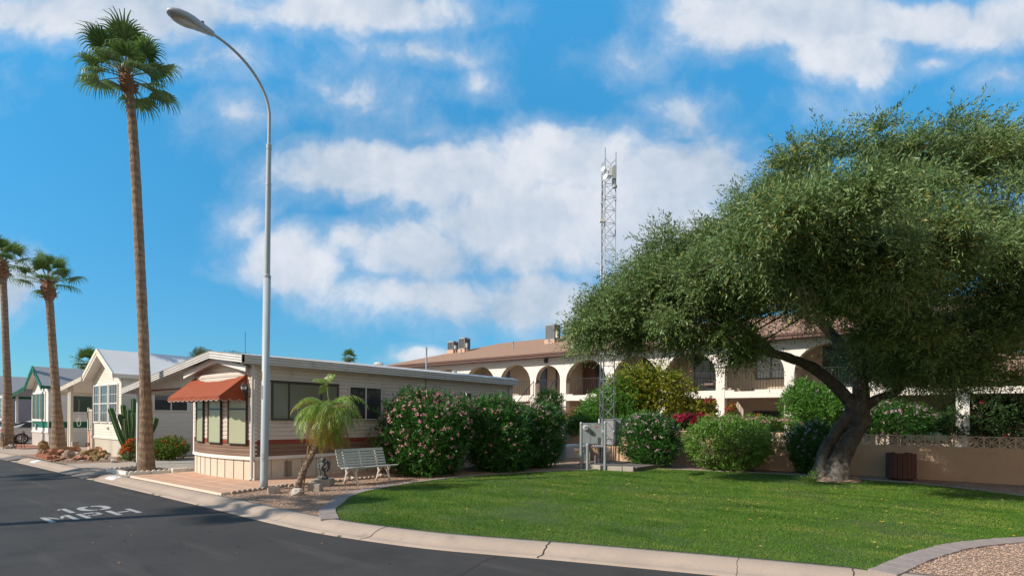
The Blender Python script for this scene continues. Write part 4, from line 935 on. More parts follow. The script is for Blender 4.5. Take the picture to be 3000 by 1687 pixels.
mb = MB()
for i, ((a, b), (c, d)) in enumerate(zip(edges[:-1], edges[1:])):
    if i == 12: mb.box((b, YF+.1, ZS), (c, YI, ZS+.26)); continue
    mb.box((b, YF+.06, ZS), (c, YI, ZS+.27))
    if c-b > 1.9 and i not in (5,):
        mb.box((b, YF+.02, ZS-.01), (c, YF+.10, ZS+.30)); mb.box((b, YF+.02, ZS+.30), (b+.45, YF+.10, ZS+.37)); mb.box((c-1.3, YF+.02, ZS+.30), (c, YF+.10, ZS+.37))
mb.build('balcony_slab', 'stucco', AP)
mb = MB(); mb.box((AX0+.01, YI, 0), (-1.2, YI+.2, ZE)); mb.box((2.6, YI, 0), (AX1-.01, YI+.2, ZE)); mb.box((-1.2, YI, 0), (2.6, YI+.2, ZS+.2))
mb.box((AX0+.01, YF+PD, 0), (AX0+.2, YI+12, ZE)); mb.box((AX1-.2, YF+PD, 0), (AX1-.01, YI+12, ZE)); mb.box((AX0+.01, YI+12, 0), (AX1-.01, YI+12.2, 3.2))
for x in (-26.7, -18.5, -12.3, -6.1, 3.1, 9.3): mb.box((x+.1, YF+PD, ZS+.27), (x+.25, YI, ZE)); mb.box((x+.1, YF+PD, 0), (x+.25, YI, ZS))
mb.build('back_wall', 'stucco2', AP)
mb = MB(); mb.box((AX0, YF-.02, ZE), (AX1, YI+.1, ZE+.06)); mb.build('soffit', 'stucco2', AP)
# hip roof and fascia
e = .55; rx0, rx1, ry0_, ry1_ = AX0-e, AX1+e, YF-e, YF+13+e; rid = 7.55; hy = (ry0_+ry1_)/2; zr0 = ZE+.02
mb = MB(); A_, B_, C_, D_ = V((rx0, ry0_, zr0)), V((rx1, ry0_, zr0)), V((rx1, ry1_, zr0)), V((rx0, ry1_, zr0)); E_, F_ = V((rx0+6.6, hy, rid)), V((rx1-6.6, hy, rid))
for q in ((A_, B_, F_, E_), (B_, C_, F_), (C_, D_, E_, F_), (D_, A_, E_)): mb.face([p+Z1*.2 for p in q])
mb.build('roof', 'rooft', AP)
mb = MB(); mb.box((rx0, ry0_-.01, zr0-.04), (rx1, ry0_+.04, zr0+.2)); mb.box((rx0, ry0_-.05, zr0+.10), (rx1, ry0_-.012, zr0+.21)); mb.box((rx0-.01, ry0_, zr0-.04), (rx0+.04, ry1_, zr0+.2)); mb.box((rx0, ry0_+.04, zr0-.03), (rx1, YF, zr0)); mb.build('fascia', 'fascia', AP)
# openings on both floors
def apwin(x0, x1, z0, z1, gm, mull=True, fm='bronze'): return window(AP, V((0, YI, 0)), X1, NF, x0, x1, z0, z1, fm, gm, mull=((x0+x1)/2,) if mull else (), fw=.06, gz=.02)
zf_ = ZS+.27
for i in range(len(edges)-1):
    b, c = edges[i][1], edges[i+1][0]; wd = c-b
    if i == 12: continue
    if wd > 2.3:
        if i == 4: apwin(b+1.65, b+2.35, zf_+.3, zf_+2.1, 'glass_blue', False)
        elif i % 2: apwin(b+1.0, b+2.35, zf_+.75, zf_+2.1, 'glass_curtain' if i in (9, 11) else 'glass_blue')
        else: apwin(b+.9, c-.1, zf_+.02, zf_+2.1, 'glass_dark')
        apwin(b+.9, c-.25, .9 if i % 2 else .1, 2.15, 'glass_green' if i > 8 else 'glass_dark')
    else:
        mb = MB(); mb.box((b+.5, YI-.04, zf_), (b+1.4, YI-.001, zf_+2.05)); mb.build('door', 'stucco2', AP)
mb = MB(); mb.box((-18.1, YI-.05, zf_), (-17.2, YI-.002, zf_+2.1)); mb.build('door', 'fascia', AP)
mb = MB(); mb.tube([(-20.05, YI-.06, 2.9), (-20.05, YI-.06, ZE)], .04, 8); mb.build('drain_pipe', 'bronze', AP)
for a in ((-18.1, 0),): mb = MB(); mb.box((a[0], YI-.05, a[1]), (a[0]+.9, YI-.002, a[1]+2.1)); mb.build('door', 'fascia', AP)
# railings
for i in range(3, len(edges)-1):
    b, c = edges[i][1], edges[i+1][0]
    if i == 5 : pass
    mb = MB(); y = YF+.2; z0, z1 = zf_+.08, zf_+1.02
    mb.box((b, y-.015, z1-.03), (c, y+.015, z1)); mb.box((b, y-.012, z0), (c, y+.012, z0+.02)); x = b+.12
    while x < c: mb.box((x-.008, y-.008, z0), (x+.008, y+.008, z1-.03)); x += .135
    mb.build('railing', 'iron', AP)
# outside stairs with sloping handrails in the narrow bay
mb = MB()
for k in range(14): mb.box((-20.4+.0, YF-.35-.27*k-.27, ZS+.2-.2*k-.05), (-19.4, YF-.35-.27*k+.02, ZS+.2-.2*k))
mb.build('stair_treads', 'grey_concrete', AP)
for xs in (-20.42, -18.85):
    mb = MB(); top = V((xs, YF-.1, zf_+.95)); bot = V((xs, YF-3.9, 1.0)); mb.tube([top, bot], .022, 6); mb.tube([top-Z1*.8, bot-Z1*.8], .022, 6)
    for k in range(22): p = top.lerp(bot, k/21); mb.tube([p, p-Z1*.8], .010, 5)
    mb.tube([top, top-Z1*.95], .025, 6); mb.build('stair_rail', 'iron', AP)
for x in (-22.2, -4.6, -19.5):
    mb = MB(); mb.lathe((x, YI-.12, zf_+1.95), [(.0, -.1), (.05, -.08), (.07, .06), (.09, .07), (.03, .13), (0, .15)], 6); mb.box((x-.03, YI-.06, zf_+1.9), (x+.03, YI, zf_+2.1)); mb.build('wall_lantern', 'iron', AP)
mb = MB(); mb.box((-19.62, YF-.16, ZE-.32), (-19.45, YF-.02, ZE-.05)); mb.build('floodlight', 'iron', AP)
for x, y, h in ((-24.2, 30.6, .5), (-21.6, 31.2, .28), (-19.6, 31.4, .5), (-29, 30.4, .3)):
    z = 5.67+(y-ry0_)*(rid-zr0)/(hy-ry0_); mb = MB(); mb.tube([(x, y, z-.1), (x, y, z+h)], .04, 8); mb.lathe((x, y, z+h*.8), [(.06, 0), (.07, .08), (0, .1)], 8); mb.build('vent_pipe', 'ac', AP)
# rooftop air conditioners
def ac_unit(x, y, s, h, label):
    z = 5.66+(y-ry0_)*(rid-zr0)/(hy-ry0_); t = thing('air_conditioner', label, 'air conditioner', (x, y, z), 'air conditioners on the apartment roof')
    mb = MB(); mb.box((x-s*.55, y-s*.55, z-.4), (x+s*.55, y+s*.55, z+.16)); mb.build('curb', 'peachpanel', t)
    z += .16; mb = MB(); mb.box((x-s/2, y-s/2, z), (x+s/2, y+s/2, z+h)); mb.lathe((x, y, z+h), [(s*.4, 0), (s*.4, .05), (s*.1, .07), (0, .07)], 14); mb.build('casing', 'ac', t, bevel=.02)
    mb = MB()
    for i in range(13):
        q = -s/2+.06+i*(s-.12)/12; mb.box((x+q-.012, y-s/2-.012, z+.06), (x+q+.012, y-s/2-.002, z+h-.08)); mb.box((x+s/2+.002, y+q-.012, z+.06), (x+s/2+.012, y+q+.012, z+h-.08))
    mb.build('grille', 'dkslat', t)
    mb = MB(); mb.tube([(x+s*.7, y-s*.3, z-.3), (x+s*.7, y-s*.3, z+h*.35), (x+s*.5, y-s*.3, z+h*.35)], .03, 6); mb.box((x+s*.62, y-s*.45, z+h*.1), (x+s*.78, y-s*.2, z+h*.5)); mb.build('conduit', 'gutter', t)
ac_unit(-31.0, 31.6, .66, .68, 'dark small rooftop air conditioner at the left end of the brown roof')
ac_unit(-29.8, 31.6, .66, .86, 'light grey rooftop air conditioner, second from the left end of the roof')
ac_unit(-21.76, 31.9, .76, 1.05, 'tallest rooftop air conditioner with conduit on its side, left of the olive crown')
ac_unit(-21.3, 33.6, .8, 1.0, 'rooftop air conditioner half hidden by the olive tree leaves')
# chair on a balcony
t = thing('balcony_chair', 'brown and tan swivel chair behind the balcony railing', 'chair', (-9.9, YF+.9, zf_))
cx_, cy_ = -9.95, YF+.85
mb = MB(); mb.ob(V((cx_, cy_, zf_+.42)), X1, Y1, -.3, .3, -.28, .28, 0, .09); mb.build('seat', 'chairfab', t, bevel=.02)
mb = MB(); mb.ob(V((cx_+.28, cy_, zf_+.45)), V((.22, 0, 1)).normalized(), Y1, 0, .75, -.27, .27, 0, .07, w=V((1, 0, -.22)).normalized()); mb.build('backrest', 'fascia', t, bevel=.02)
mb = MB(); mb.tube([(cx_, cy_, zf_+.42), (cx_, cy_, zf_+.1)], .03, 8)
for a in range(5): mb.tube([(cx_, cy_, zf_+.12), (cx_+.3*cos(a*1.257), cy_+.3*sin(a*1.257), zf_+.02)], .018, 6)
for s in (-1, 1): mb.tube([(cx_-.2, cy_+s*.3, zf_+.45), (cx_-.2, cy_+s*.3, zf_+.68), (cx_+.3, cy_+s*.3, zf_+.7)], .018, 6)
mb.build('base', 'iron', t)
# far wing seen through the open bay
FWG = thing('far_building', 'far building with tan roof seen through the open balcony bay', 'building', (5, 46, 0))
mb = MB(); mb.box((-14, 46, 0), (30, 52, 4.3)); mb.build('wall', 'stucco', FWG)
mb = MB(); mb.prism([(-14.6, 45.4, 4.3), (-14.6, 52.6, 4.3), (-14.6, 49, 6.3)], (45.2, 0, 0)); mb.build('roof', 'rooft', FWG)

# ------------------------------------------------------------ block wall with breeze-block course
BW = thing('block_wall', 'peach stucco garden wall topped with a course of pierced breeze blocks', 'wall', (-10, 21.1, 0))
WX0, WX1, WY = -32, 9.6, 21.0
mb = MB(); mb.box((WX0, WY, -.02), (WX1, WY+.2, .98)); mb.build('wall_panel', 'wallst', BW)
bs = .34
def breeze():
    mb = MB(); y0, y1 = .03, .17; h = bs/2; f = .022
    mb.box((-h, y0, 0), (-h+f, y1, bs)); mb.box((h-f, y0, 0), (h, y1, bs)); mb.box((-h+f, y0, 0), (h-f, y1, f)); mb.box((-h+f, y0, bs-f), (h-f, y1, bs))
    R2 = h-f
    for (cx, cz) in ((-1, 0), (1, 0), (0, -1), (0, 1)):    # petals: four arcs meeting in the centre
        prev = None
        for i in range(13):
            a = -pi/2*.93+pi*.93*i/12
            if cx: q = (cx*R2*(1.0)-cx*R2*cos(a)*.92, R2*sin(a))
            else: q = (R2*sin(a), cz*R2-cz*R2*cos(a)*.92)
            if prev:
                d = V((q[0]-prev[0], 0, q[1]-prev[1])); L = d.length; d.normalize(); nn = Y1.cross(d)
                mb.ob(V((prev[0], y0+.005, h+prev[1])), d, Y1, -.002, L+.002, 0, y1-y0-.01, -.011, .011, w=nn)
            prev = q
    return mb
b0 = breeze().build('breeze_block', 'breeze', BW, local=True); nb_ = int((WX1-WX0)/bs)
wo_ = worldloc(BW); cnt = 0
xs_ = [WX0+bs*(i+.5) for i in range(nb_)]; vis = [x for x in xs_ if x > -24]
for i, x in enumerate(vis[:100]):
    o = b0 if i == 0 else b0.copy()
    if i: COL.objects.link(o); o.parent = BW
    o.location = V((x, WY, .98))-wo_
mb = MB(); mb.box((WX0, WY+.02, .98), (vis[0]-bs/2, WY+.18, 1.32)); mb.box((vis[:100][-1]+bs/2, WY+.02, .98), (WX1, WY+.18, 1.32)); mb.build('wall_cap', 'breeze', BW)

# ------------------------------------------------------------ street lamp
lx, ly = -13.1, 6.89
SL = thing('street_lamp', 'tall grey street lamp with a curved arm and cobra head beside the awning home', 'street lamp', (lx, ly, 0))
z1 = 1.0
mb = MB(); lean = lambda z: V((lx+.0060*z, ly+.0048*z, z)); 
mb.tube([lean(0), lean(.25), lean(5.12)], [.092, .089, .085], 32); mb.build('lower_pole', 'lamppaint', SL, True, weld=True)
mb = MB(); mb.tube([lean(5.1), lean(5.16), lean(5.18)], [.089, .089, .07], 32); mb.tube([lean(5.15), lean(7.35)], [.069, .062], 32); mb.build('middle_pole', 'lamppaint', SL, False)
mb = MB(); mb.tube([lean(7.33), lean(7.4)], [.066, .064], 28); mb.tube([lean(7.4), lean(8.28)], [.057, .054], 28); mb.tube([lean(8.2), lean(8.32), lean(8.34)], [.060, .060, .04], 28); mb.build('upper_pole', 'lamppaint', SL, False)
pts = [lean(8.3), lean(8.6), lean(8.98)]; T = lean(8.98); rr = []
for i in range(1, 19):
    th = i/18*R_(84); pts.append(T+V((0, -1.50*(1-cos(th)), 1.30*sin(th))))
mb = MB(); mb.tube(pts, [.038-.010*i/len(pts) for i in range(len(pts))], 28, cap=False); mb.build('arm', 'lamppaint', SL, True)
H0 = pts[-1]; hd = V((0, -1, .0)).normalized(); up_ = V((0, 0, 1))
def headring(mb, secs, k):            # secs: (dist along head, half width, top z, bottom z)
    n = 20; b = len(mb.v)
    for (s_, w_, zt, zb_) in secs:
        for i in range(n):
            a = 2*pi*i/n; c_, s2 = cos(a), sin(a); z = (zt if s2 > 0 else -zb_)*abs(s2)**.8*(1 if s2 > 0 else 1)
            q = H0+hd*s_+X1*w_*math.copysign(abs(c_)**.8, c_)+up_*z; mb.v.append(tuple(q))
    for j in range(len(secs)-1):
        for i in range(n):
            q = (i+1) % n; mb.f.append((b+j*n+i, b+j*n+q, b+(j+1)*n+q, b+(j+1)*n+i)); mb.m.append(k)
    mb.f.append(tuple(b+i for i in range(n))[::-1]); mb.f.append(tuple(b+(len(secs)-1)*n+i for i in range(n))); mb.m += [k, k]
mb = MB(); headring(mb, [(-.04, .05, .05, .05), (.0, .062, .07, .055), (.12, .085, .09, .06), (.28, .13, .115, .07), (.42, .175, .13, .075), (.56, .195, .13, .075), (.72, .18, .115, .07), (.84, .13, .085, .05), (.90, .07, .05, .03), (.915, .01, .01, .01)], 0)
hdp = mb.build('lamp_head', 'lamppaint', SL, True)
mb = MB(); mb.ell(H0+hd*.58+up_*-.062, .165, .27, .035, 24, 10); mb.build('lens', 'lens', hdp, True)
mb = MB(); mb.lathe(tuple(H0+hd*.2+up_*.10), [(.035, 0), (.035, .05), (.02, .065), (0, .067)], 10); mb.build('photocell', 'bronze', hdp)
mb = MB(); mb.ob(lean(.72), RT, -FW, -.03, .03, .088, .1, 0, .16); mb.build('hand_hole_cover', 'lamppaint', SL, bevel=.01)
mb = MB(); mb.ob(lean(2.18), (RT*.96-FW*-.28).normalized(), (-FW*.96-RT*.28), -.035, .035, .082, .094, 0, .32); mb.build('pole_sticker', 'label_w', SL)
mb = MB(); mb.ob(lean(2.62), (RT*.8-FW*-.6).normalized(), (-FW*.8-RT*.6), -.015, .02, .085, .096, 0, .22); mb.build('pole_number_tag', 'label_y', SL)

# ------------------------------------------------------------ fan palms
def frond(base, az, el, pet, R, seed, curl=1.):
    """leaf polygons of one fan frond: stalk tube handled apart"""
    r = random.Random(seed); d = V((cos(az)*cos(el), sin(az)*cos(el), sin(el))); p0 = V(base)
    # stalk arches down a little
    side = V((-sin(az), cos(az), 0)); pts = [p0]; cur = d.copy(); p = p0.copy()
    for i in range(6):
        cur = (cur+V((0, 0, -.06*curl))).normalized(); p = p+cur*pet/6; pts.append(p)
    upn = side.cross(cur) ; upn = -upn if upn.z < 0 else upn
    tri = []; n = 30; spread = R_(112)
    for i in range(n):
        a = -spread+2*spread*i/(n-1)+r.uniform(-.02, .02); Ls = R*(.78+.22*cos(a*.8))*r.uniform(.88, 1.08)
        dr = (cur*cos(a)+side*sin(a)+upn*.18*cos(a)).normalized(); sd = (dr.cross(upn)).normalized()
        q = p.copy(); wds = [.010, R*.038, R*.022, R*.011, .002]; prev = None; dd = dr.copy()
        for k in range(5):
            f = [0, .42, .64, .84, 1.][k]
            if k: q = q+dd*Ls*(f-[0, .42, .64, .84, 1.][k-1]); dd = (dd+V((0, 0, -(.20, 1.15, 2.4, 2.8)[k-1]*curl*r.uniform(.7, 1.2)))).normalized()
            row = (q-sd*wds[k], q+sd*wds[k])
            if prev: tri.append((prev[0], prev[1], row[1], row[0]))
            prev = row
    return pts, tri
MA['dry_boot'] = mat('palm_fibre', (.15, .075, .045), .95, (.30, .17, .10), 7, fine=.3, bump=.01, bscale=30)
def fan_palm(name, label, pts, rads, nf, R, pet, seed, group=None, z_lo=-.75, cam_part=True, skirt=.45, bark='palmbark'):
    base = pts[0]; t = thing('fan_palm', label, 'palm tree', base, group); rnd = random.Random(seed)
    # densify trunk
    P_ = [V(p) for p in pts]; line = []; rad = []
    for i in range(len(P_)-1):
        a = P_[max(i-1, 0)]; b = P_[i]; c = P_[i+1]; d = P_[min(i+2, len(P_)-1)]
        for k in range(14):
            s = k/14; line.append(.5*((2*b)+(-a+c)*s+(2*a-5*b+4*c-d)*s*s+(-a+3*b-3*c+d)*s**3)); rr_ = rads[i]+(rads[i+1]-rads[i])*s
            rad.append(rr_*(1+.035*mnoise.noise(V((seed, len(line)*.9, 0)))+(.006 if len(line) % 2 else -.006)))
    line.append(P_[-1]); rad.append(rads[-1])
    mb = MB(); mb.tube(line, rad, 26, nz=.05, nf=6); mb.build('trunk', bark, t, True)
    top = P_[-1]; ax = (P_[-1]-P_[-2]).normalized()
    mb = MB()                             # old boots and fibre below the crown
    mb.tube([top-ax*skirt, top-ax*skirt*.6, top-ax*skirt*.2, top+ax*.12, top+ax*.3], [rads[-1]*1.08, rads[-1]*1.75, rads[-1]*1.9, rads[-1]*1.3, rads[-1]*.5], 18, nz=.35, nf=9)
    for i in range(46):
        a = rnd.uniform(0, 6.28); h = rnd.uniform(-skirt, .12); o_ = top+ax*h; dr = V((cos(a), sin(a), .5)); mb.tube([o_+dr*rads[-1]*1.0, o_+dr*rads[-1]*(2.0+rnd.random()*.7)+V((0, 0, rnd.uniform(-.08, .1)))], [.03, .012], 5)
    mb.build('leaf_bases', 'dry_boot', t)
    ga = 2.39996
    for i in range(nf):
        f = (i+.5)/nf; el = R_(84)-f*R_(84-z_lo*60) + rnd.uniform(-.12, .12); az = i*ga+rnd.uniform(-.2, .2)
        pp, tri = frond(top+ax*(.12-.12*f), az, el, pet*rnd.uniform(.8, 1.15), R*rnd.uniform(.85, 1.08)*(.72 if f < .12 else 1), seed*100+i, .35+.85*f)
        vs = np.array([[tuple(q) for q in fc] for fc in tri]).reshape(-1, 3)
        fo = raw_mesh('frond', vs, 4, LF['palm'], t)
        mb = MB(); mb.tube(pp, [.022]*3+[.016]*4, 5); mb.build('stalk', 'stalk', fo)
    # one stiff unopened spear
    sp = V((rnd.uniform(-.25, .1), rnd.uniform(-.2, .2), 1)).normalized(); mb = MB(); mb.tube([top, top+sp*R*.8, top+sp*R*1.5], [.03, .022, .004], 6); mb.build('spear', 'spear', t)
    return t
MA['dry_boot'] = mat('palm_fibre', (.15, .075, .045), .95, (.30, .17, .10), 7, fine=.3, bump=.01, bscale=30)
MA['stalk'] = mat('palm_stalk', (.16, .20, .06), .5, (.24, .22, .09), 3); MA['spear'] = mat('palm_spear', (.42, .30, .13), .6)
pa = G(430, 1381); d0 = (pa-V((0, 0, 0))).dot(FW)
def trunk_pts(px, d0): return [P(x, y, d0) for x, y in px]
tp = [V((pa.x, pa.y, -.02))]+trunk_pts([(429, 1340), (426, 1150), (414, 850), (399, 540), (386, 340), (372, 232)], d0)
fan_palm('p', 'tallest fan palm on the kerb corner left of the street lamp', tp, [.28, .22, .155, .143, .136, .127, .112], 25, .90, .90, 3, z_lo=-.12)
pb = G(175, 1331); d1 = pb.dot(FW)
fan_palm('p', 'leaning fan palm in the rock bed, second tallest palm of the street row', [V((pb.x, pb.y, -.02))]+trunk_pts([(171, 1290), (166, 1180), (156, 1040), (146, 900), (141, 835)], d1), [.36, .27, .165, .152, .15, .14], 18, .78, .86, 5, z_lo=.0, skirt=.7)
pc = G(18, 1308); d2 = pc.dot(FW)
fan_palm('p', 'fan palm cut by the left edge of the photo, behind the bistro table', [V((pc.x, pc.y, -.02))]+trunk_pts([(22, 1270), (22, 1150), (17, 1000), (11, 850), (6, 775)], d2), [.35, .27, .19, .155, .15, .15], 18, .9, .95, 8, z_lo=-.05, skirt=.8)
# palms standing left of the frame; their shadows cross the road
def far_shadow_palm(sx, sy, H, seed, label):
    tip = G(sx, sy, ZR); k = H/math.tan(SUN_EL); sh = V((.467, .885, 0)); b = tip-sh*k
    t = thing('fan_palm', label, 'palm tree', (b.x, b.y, 0)); mb = MB(); mb.tube([(b.x, b.y, -.1), (b.x+.05, b.y, H*.5), (b.x, b.y, H)], [.28, .17, .13], 12); mb.build('trunk', 'palmbark', t, True)
    vs = []
    for i in range(15):
        f = i/15; pp, tri = frond((b.x, b.y, H), i*2.4, R_(75)-f*R_(95), .9, .95, seed+i, .5+.9*f); vs += [[tuple(q) for q in fc] for fc in tri]
    raw_mesh('crown', np.array(vs).reshape(-1, 3), 4, LF['palm'], t)
far_shadow_palm(765, 1493, 8.6, 900, 'fan palm out of frame whose shadow crosses the road lettering')
far_shadow_palm(215, 1392, 9.5, 950, 'fan palm out of frame whose shadow falls by the steel ramp plates')
def small_far_palm(px, py, dep, R, label):
    c = P(px, py, dep); t = thing('fan_palm', label, 'palm tree', (c.x, c.y, 0)); mb = MB(); mb.tube([(c.x+.3, c.y, 0), (c.x+.1, c.y, c.z*.5), tuple(c)], [.3, .24, .2], 8); mb.build('trunk', 'palmbark', t, True)
    vs = []
    for i in range(18):
        f = i/18; pp, tri = frond(c, i*2.4, R_(75)-f*R_(115), R*.4, R*.6, 40+i, .5+.6*f); vs += [[tuple(q) for q in fc] for fc in tri]
    raw_mesh('crown', np.array(vs).reshape(-1, 3), 4, LF['palm'], t)
small_far_palm(1023, 1046, 85, 1.6, 'tiny distant palm above the roof of the awning home')
small_far_palm(258, 1060, 60, 2.0, 'distant palm crown peeking over the steep cream gable')

# ------------------------------------------------------------ small leaning date palm
b = G(868, 1439); dd_ = b.dot(FW)
DP = thing('date_palm', 'small leaning pygmy date palm with yellowing drooping fronds beside the angel statue', 'palm tree', b)
mb = MB(); tpt = [V((b.x, b.y, -.03))]+[P(x, y, dd_) for x, y in ((878, 1405), (893, 1370), (912, 1335), (930, 1300), (946, 1262), (957, 1228), (962, 1204))]
line = []; rads_ = []
for i in range(len(tpt)-1):
    for k in range(6): line.append(tpt[i].lerp(tpt[i+1], k/6)); rads_.append((.088-.022*min(1, (i*6+k)/14))*(1+(.10 if k % 2 else -.08)))
line.append(tpt[-1]); rads_.append(.085); mb.tube(line, rads_, 16, nz=.25, nf=14)
for i in range(260):
    j = random.randint(6, 32); a = random.uniform(0, 6.28); o_ = line[j]; dr = V((cos(a), sin(a), .9)).normalized(); mb.tube([o_+dr*.05, o_+dr*random.uniform(.09, .125)], [.014, .006], 4)
MA['date_bark'] = mat('date_palm_bark', (.17, .12, .085), .95, (.30, .235, .18), 9, fine=.3, bump=.01, bscale=30); mb.build('trunk', 'date_bark', DP)
MA_db = None
ctr = tpt[-1]; gv, yv = [], []; mbs = MB()
rd = random.Random(11)
def pinnate(o_, az, el, L, droop, col, lw=.0085, ll=.27):
    p = V(o_); d = V((cos(az)*cos(el), sin(az)*cos(el), sin(el))); pts = [p.copy()]; out = gv if col == 0 else yv; n = 26
    for i in range(n):
        f = i/n; d = (d+V((0, 0, -droop*(.3+f)/n*2.6))).normalized(); p = p+d*L/n; pts.append(p.copy())
        if i > 3:
            side = d.cross(V((0, 0, 1))); side = side.normalized() if side.length > .05 else V((1, 0, 0)); upv = side.cross(d)
            for s in (-1, 1):
                for rep in range(1):
                    ld = (side*s*.85+d*.55+upv*rd.uniform(-.15, .35)+V((0, 0, -.35-.3*f))).normalized(); l_ = ll*(.55+.9*f*(1-f)*2)*rd.uniform(.8, 1.15); q = p+d*L/n*rep*.5
                    m_ = q+ld*l_*.5; e = m_+(ld+V((0, 0, -.55))).normalized()*l_*.5; w_ = d*lw
                    out.append([q-w_*.4, q+w_*.4, m_+w_, m_-w_]); out.append([m_-w_, m_+w_, e+w_*.1, e-w_*.1])
    mbs.tube(pts, [.010-.007*i/len(pts) for i in range(len(pts))], 4)
for i in range(84):
    f = i/84; el = R_(50)-f*R_(112); c_ = 1 if (f > .45 and rd.random() < .75) or rd.random() < .12 else 0
    pinnate(ctr+V((rd.uniform(-.04, .04), rd.uniform(-.04, .04), rd.uniform(-.03, .12))), i*2.39996, el, rd.uniform(.88, 1.12)*(1-.14*f), 1.0+.75*f, c_)
# the tall young shoot
s0 = ctr+V((.05, .02, .1)); s1 = P(962, 1165, dd_); s2 = P(958, 1128, dd_); mbs.tube([s0, P(970, 1200, dd_), s1, s2], [.022, .018, .014, .01], 6)
for az, el, L in ((2.7, .5, .34), (3.6, .8, .36), (.8, 1.2, .32), (5.2, .9, .28), (1.9, 1.35, .3), (3.1, .35, .38)): pinnate(s2, az, el, L, 1.3 if el < .6 else .5, 0, .005, .15)
raw_mesh('fronds', np.array([[tuple(q) for q in f] for f in gv]).reshape(-1, 3), 4, LF['date'], DP)
raw_mesh('yellow_fronds', np.array([[tuple(q) for q in f] for f in yv]).reshape(-1, 3), 4, LF['datey'], DP)
mbs.build('frond_stalks', 'stalk', DP)
mb = MB(); q0, q1 = G(882, 1440), P(903, 1305, dd_+.15); mb.tube([q0+V((0, .05, -.02)), q1], .022, 4); tag(mb.build('timber_stake', 'stake', origin=(q0.x, q0.y, 0)), 'brown timber stake propping the leaning date palm', 'stake')
b2 = G(884, 1395); mb = MB(); dpp = b2.dot(FW); mb.box((b2.x-.02, b2.y-.02, 0), (b2.x+.02, b2.y+.02, .62), 0); mb.box((b2.x-.022, b2.y-.022, .62), (b2.x+.022, b2.y+.022, 1.06), 1)
tag(mb.build('marker_post', ['pole_green', 'label_w'], origin=(b2.x, b2.y, 0)), 'slim marker post, green below and white above, behind the date palm', 'post')

# ------------------------------------------------------------ angel statue, blocks
sb = G(946, 1422); sx, sy = sb.x, sb.y
mb = MB(); mb.ob(V((sx, sy, 0)), RT, -FW, -.235, .235, -.21, .21, -.02, .17, 0); tag(mb.build('stone_plinth', 'grey_concrete', origin=(sx, sy, 0), bevel=.012), 'low square concrete plinth under the angel statue', 'plinth')
ST = thing('angel_statue', 'dark weathered stone angel statue with folded wings on a low plinth', 'statue', (sx, sy, .17))
mb = MB(); zb = .17; Rm = Matrix((RT, FW, UP)).transposed()
def sp(x, y, z): return V((sx, sy, zb))+RT*x+FW*y+UP*z
mb.lathe(sp(0, 0, 0), [(.125, 0), (.135, .02), (.13, .05), (.11, .07), (.10, .09)], 18, sx=1, sy=1)
for i in range(9): a = i*.7; mb.ell(sp(.11*cos(a), .11*sin(a), .045), .035, .035, .03, 8, 5)
mb.lathe(sp(0, 0, .07), [(.098, 0), (.088, .05), (.08, .12), (.075, .18), (.085, .24), (.088, .29), (.075, .34), (.04, .375), (.03, .39)], 18, sx=1, sy=.85)
for x in (-.04, 0.005, .045): mb.tube([sp(x, -.07, .08), sp(x*1.05, -.082, .16), sp(x*.9, -.075, .25)], [.02, .018, .012], 6)
mb.ell(sp(.002, -.02, .475), .052, .055, .062, 14, 9, rot=Rm); mb.ell(sp(.0, .004, .49), .062, .062, .06, 12, 8, rot=Rm)
for i in range(10): a = i*.63; mb.ell(sp(.052*cos(a), .02+.03*sin(a), .50+.02*sin(a*2)), .024, .024, .024, 7, 5)
mb.ell(sp(.0, -.075, .468), .010, .012, .014, 6, 5); mb.ell(sp(0, -.066, .45), .014, .01, .007, 6, 5)
for s in (-1, 1):
    mb.tube([sp(s*.085, -.0, .40), sp(s*.105, -.03, .33), sp(s*.075, -.085, .285), sp(s*.015, -.105, .30)], [.034, .032, .026, .016], 8)
    for j in range(5):                     # layered wing feathers
        mb.tube([sp(s*.05, .05, .36), sp(s*(.10+.008*j), .07, .46-.012*j), sp(s*(.155-.006*j), .06, .45-.045*j), sp(s*(.150-.012*j), .045, .33-.03*j), sp(s*(.10-.005*j), .035, .17+.01*j)], [.02, .026, .026, .022, .010], 7)
mb.tube([sp(0, -.10, .25), sp(0, -.12, .30), sp(0.01, -.10, .345)], [.035, .03, .015], 8)
so_ = mb.build('figure', 'statue', ST); rmod = so_.modifiers.new('r', 'REMESH'); rmod.mode = 'VOXEL'; rmod.voxel_size = .008; rmod.use_smooth_shade = True
def block(px, py, w_, d_, h, rz, tilt, m, label, name='concrete_block'):
    g_ = G(px, py); mb = MB(); mb.box((-w_/2, -d_/2, 0), (w_/2, d_/2, h)); o = mb.build(name, m, origin=(0, 0, 0), bevel=.008); o.location = (g_.x, g_.y, -.01+abs(math.sin(tilt))*.02); o.rotation_euler = (tilt, tilt*.5, rz); tag(o, label, 'block'); return o
block(924, 1437, .30, .19, .19, YAW-.15, .06, 'grey_concrete', 'grey concrete block in front of the angel plinth')
block(803, 1444, .26, .20, .15, YAW+.5, -.16, 'grey_concrete', 'tilted grey concrete block just right of the lamp post base')
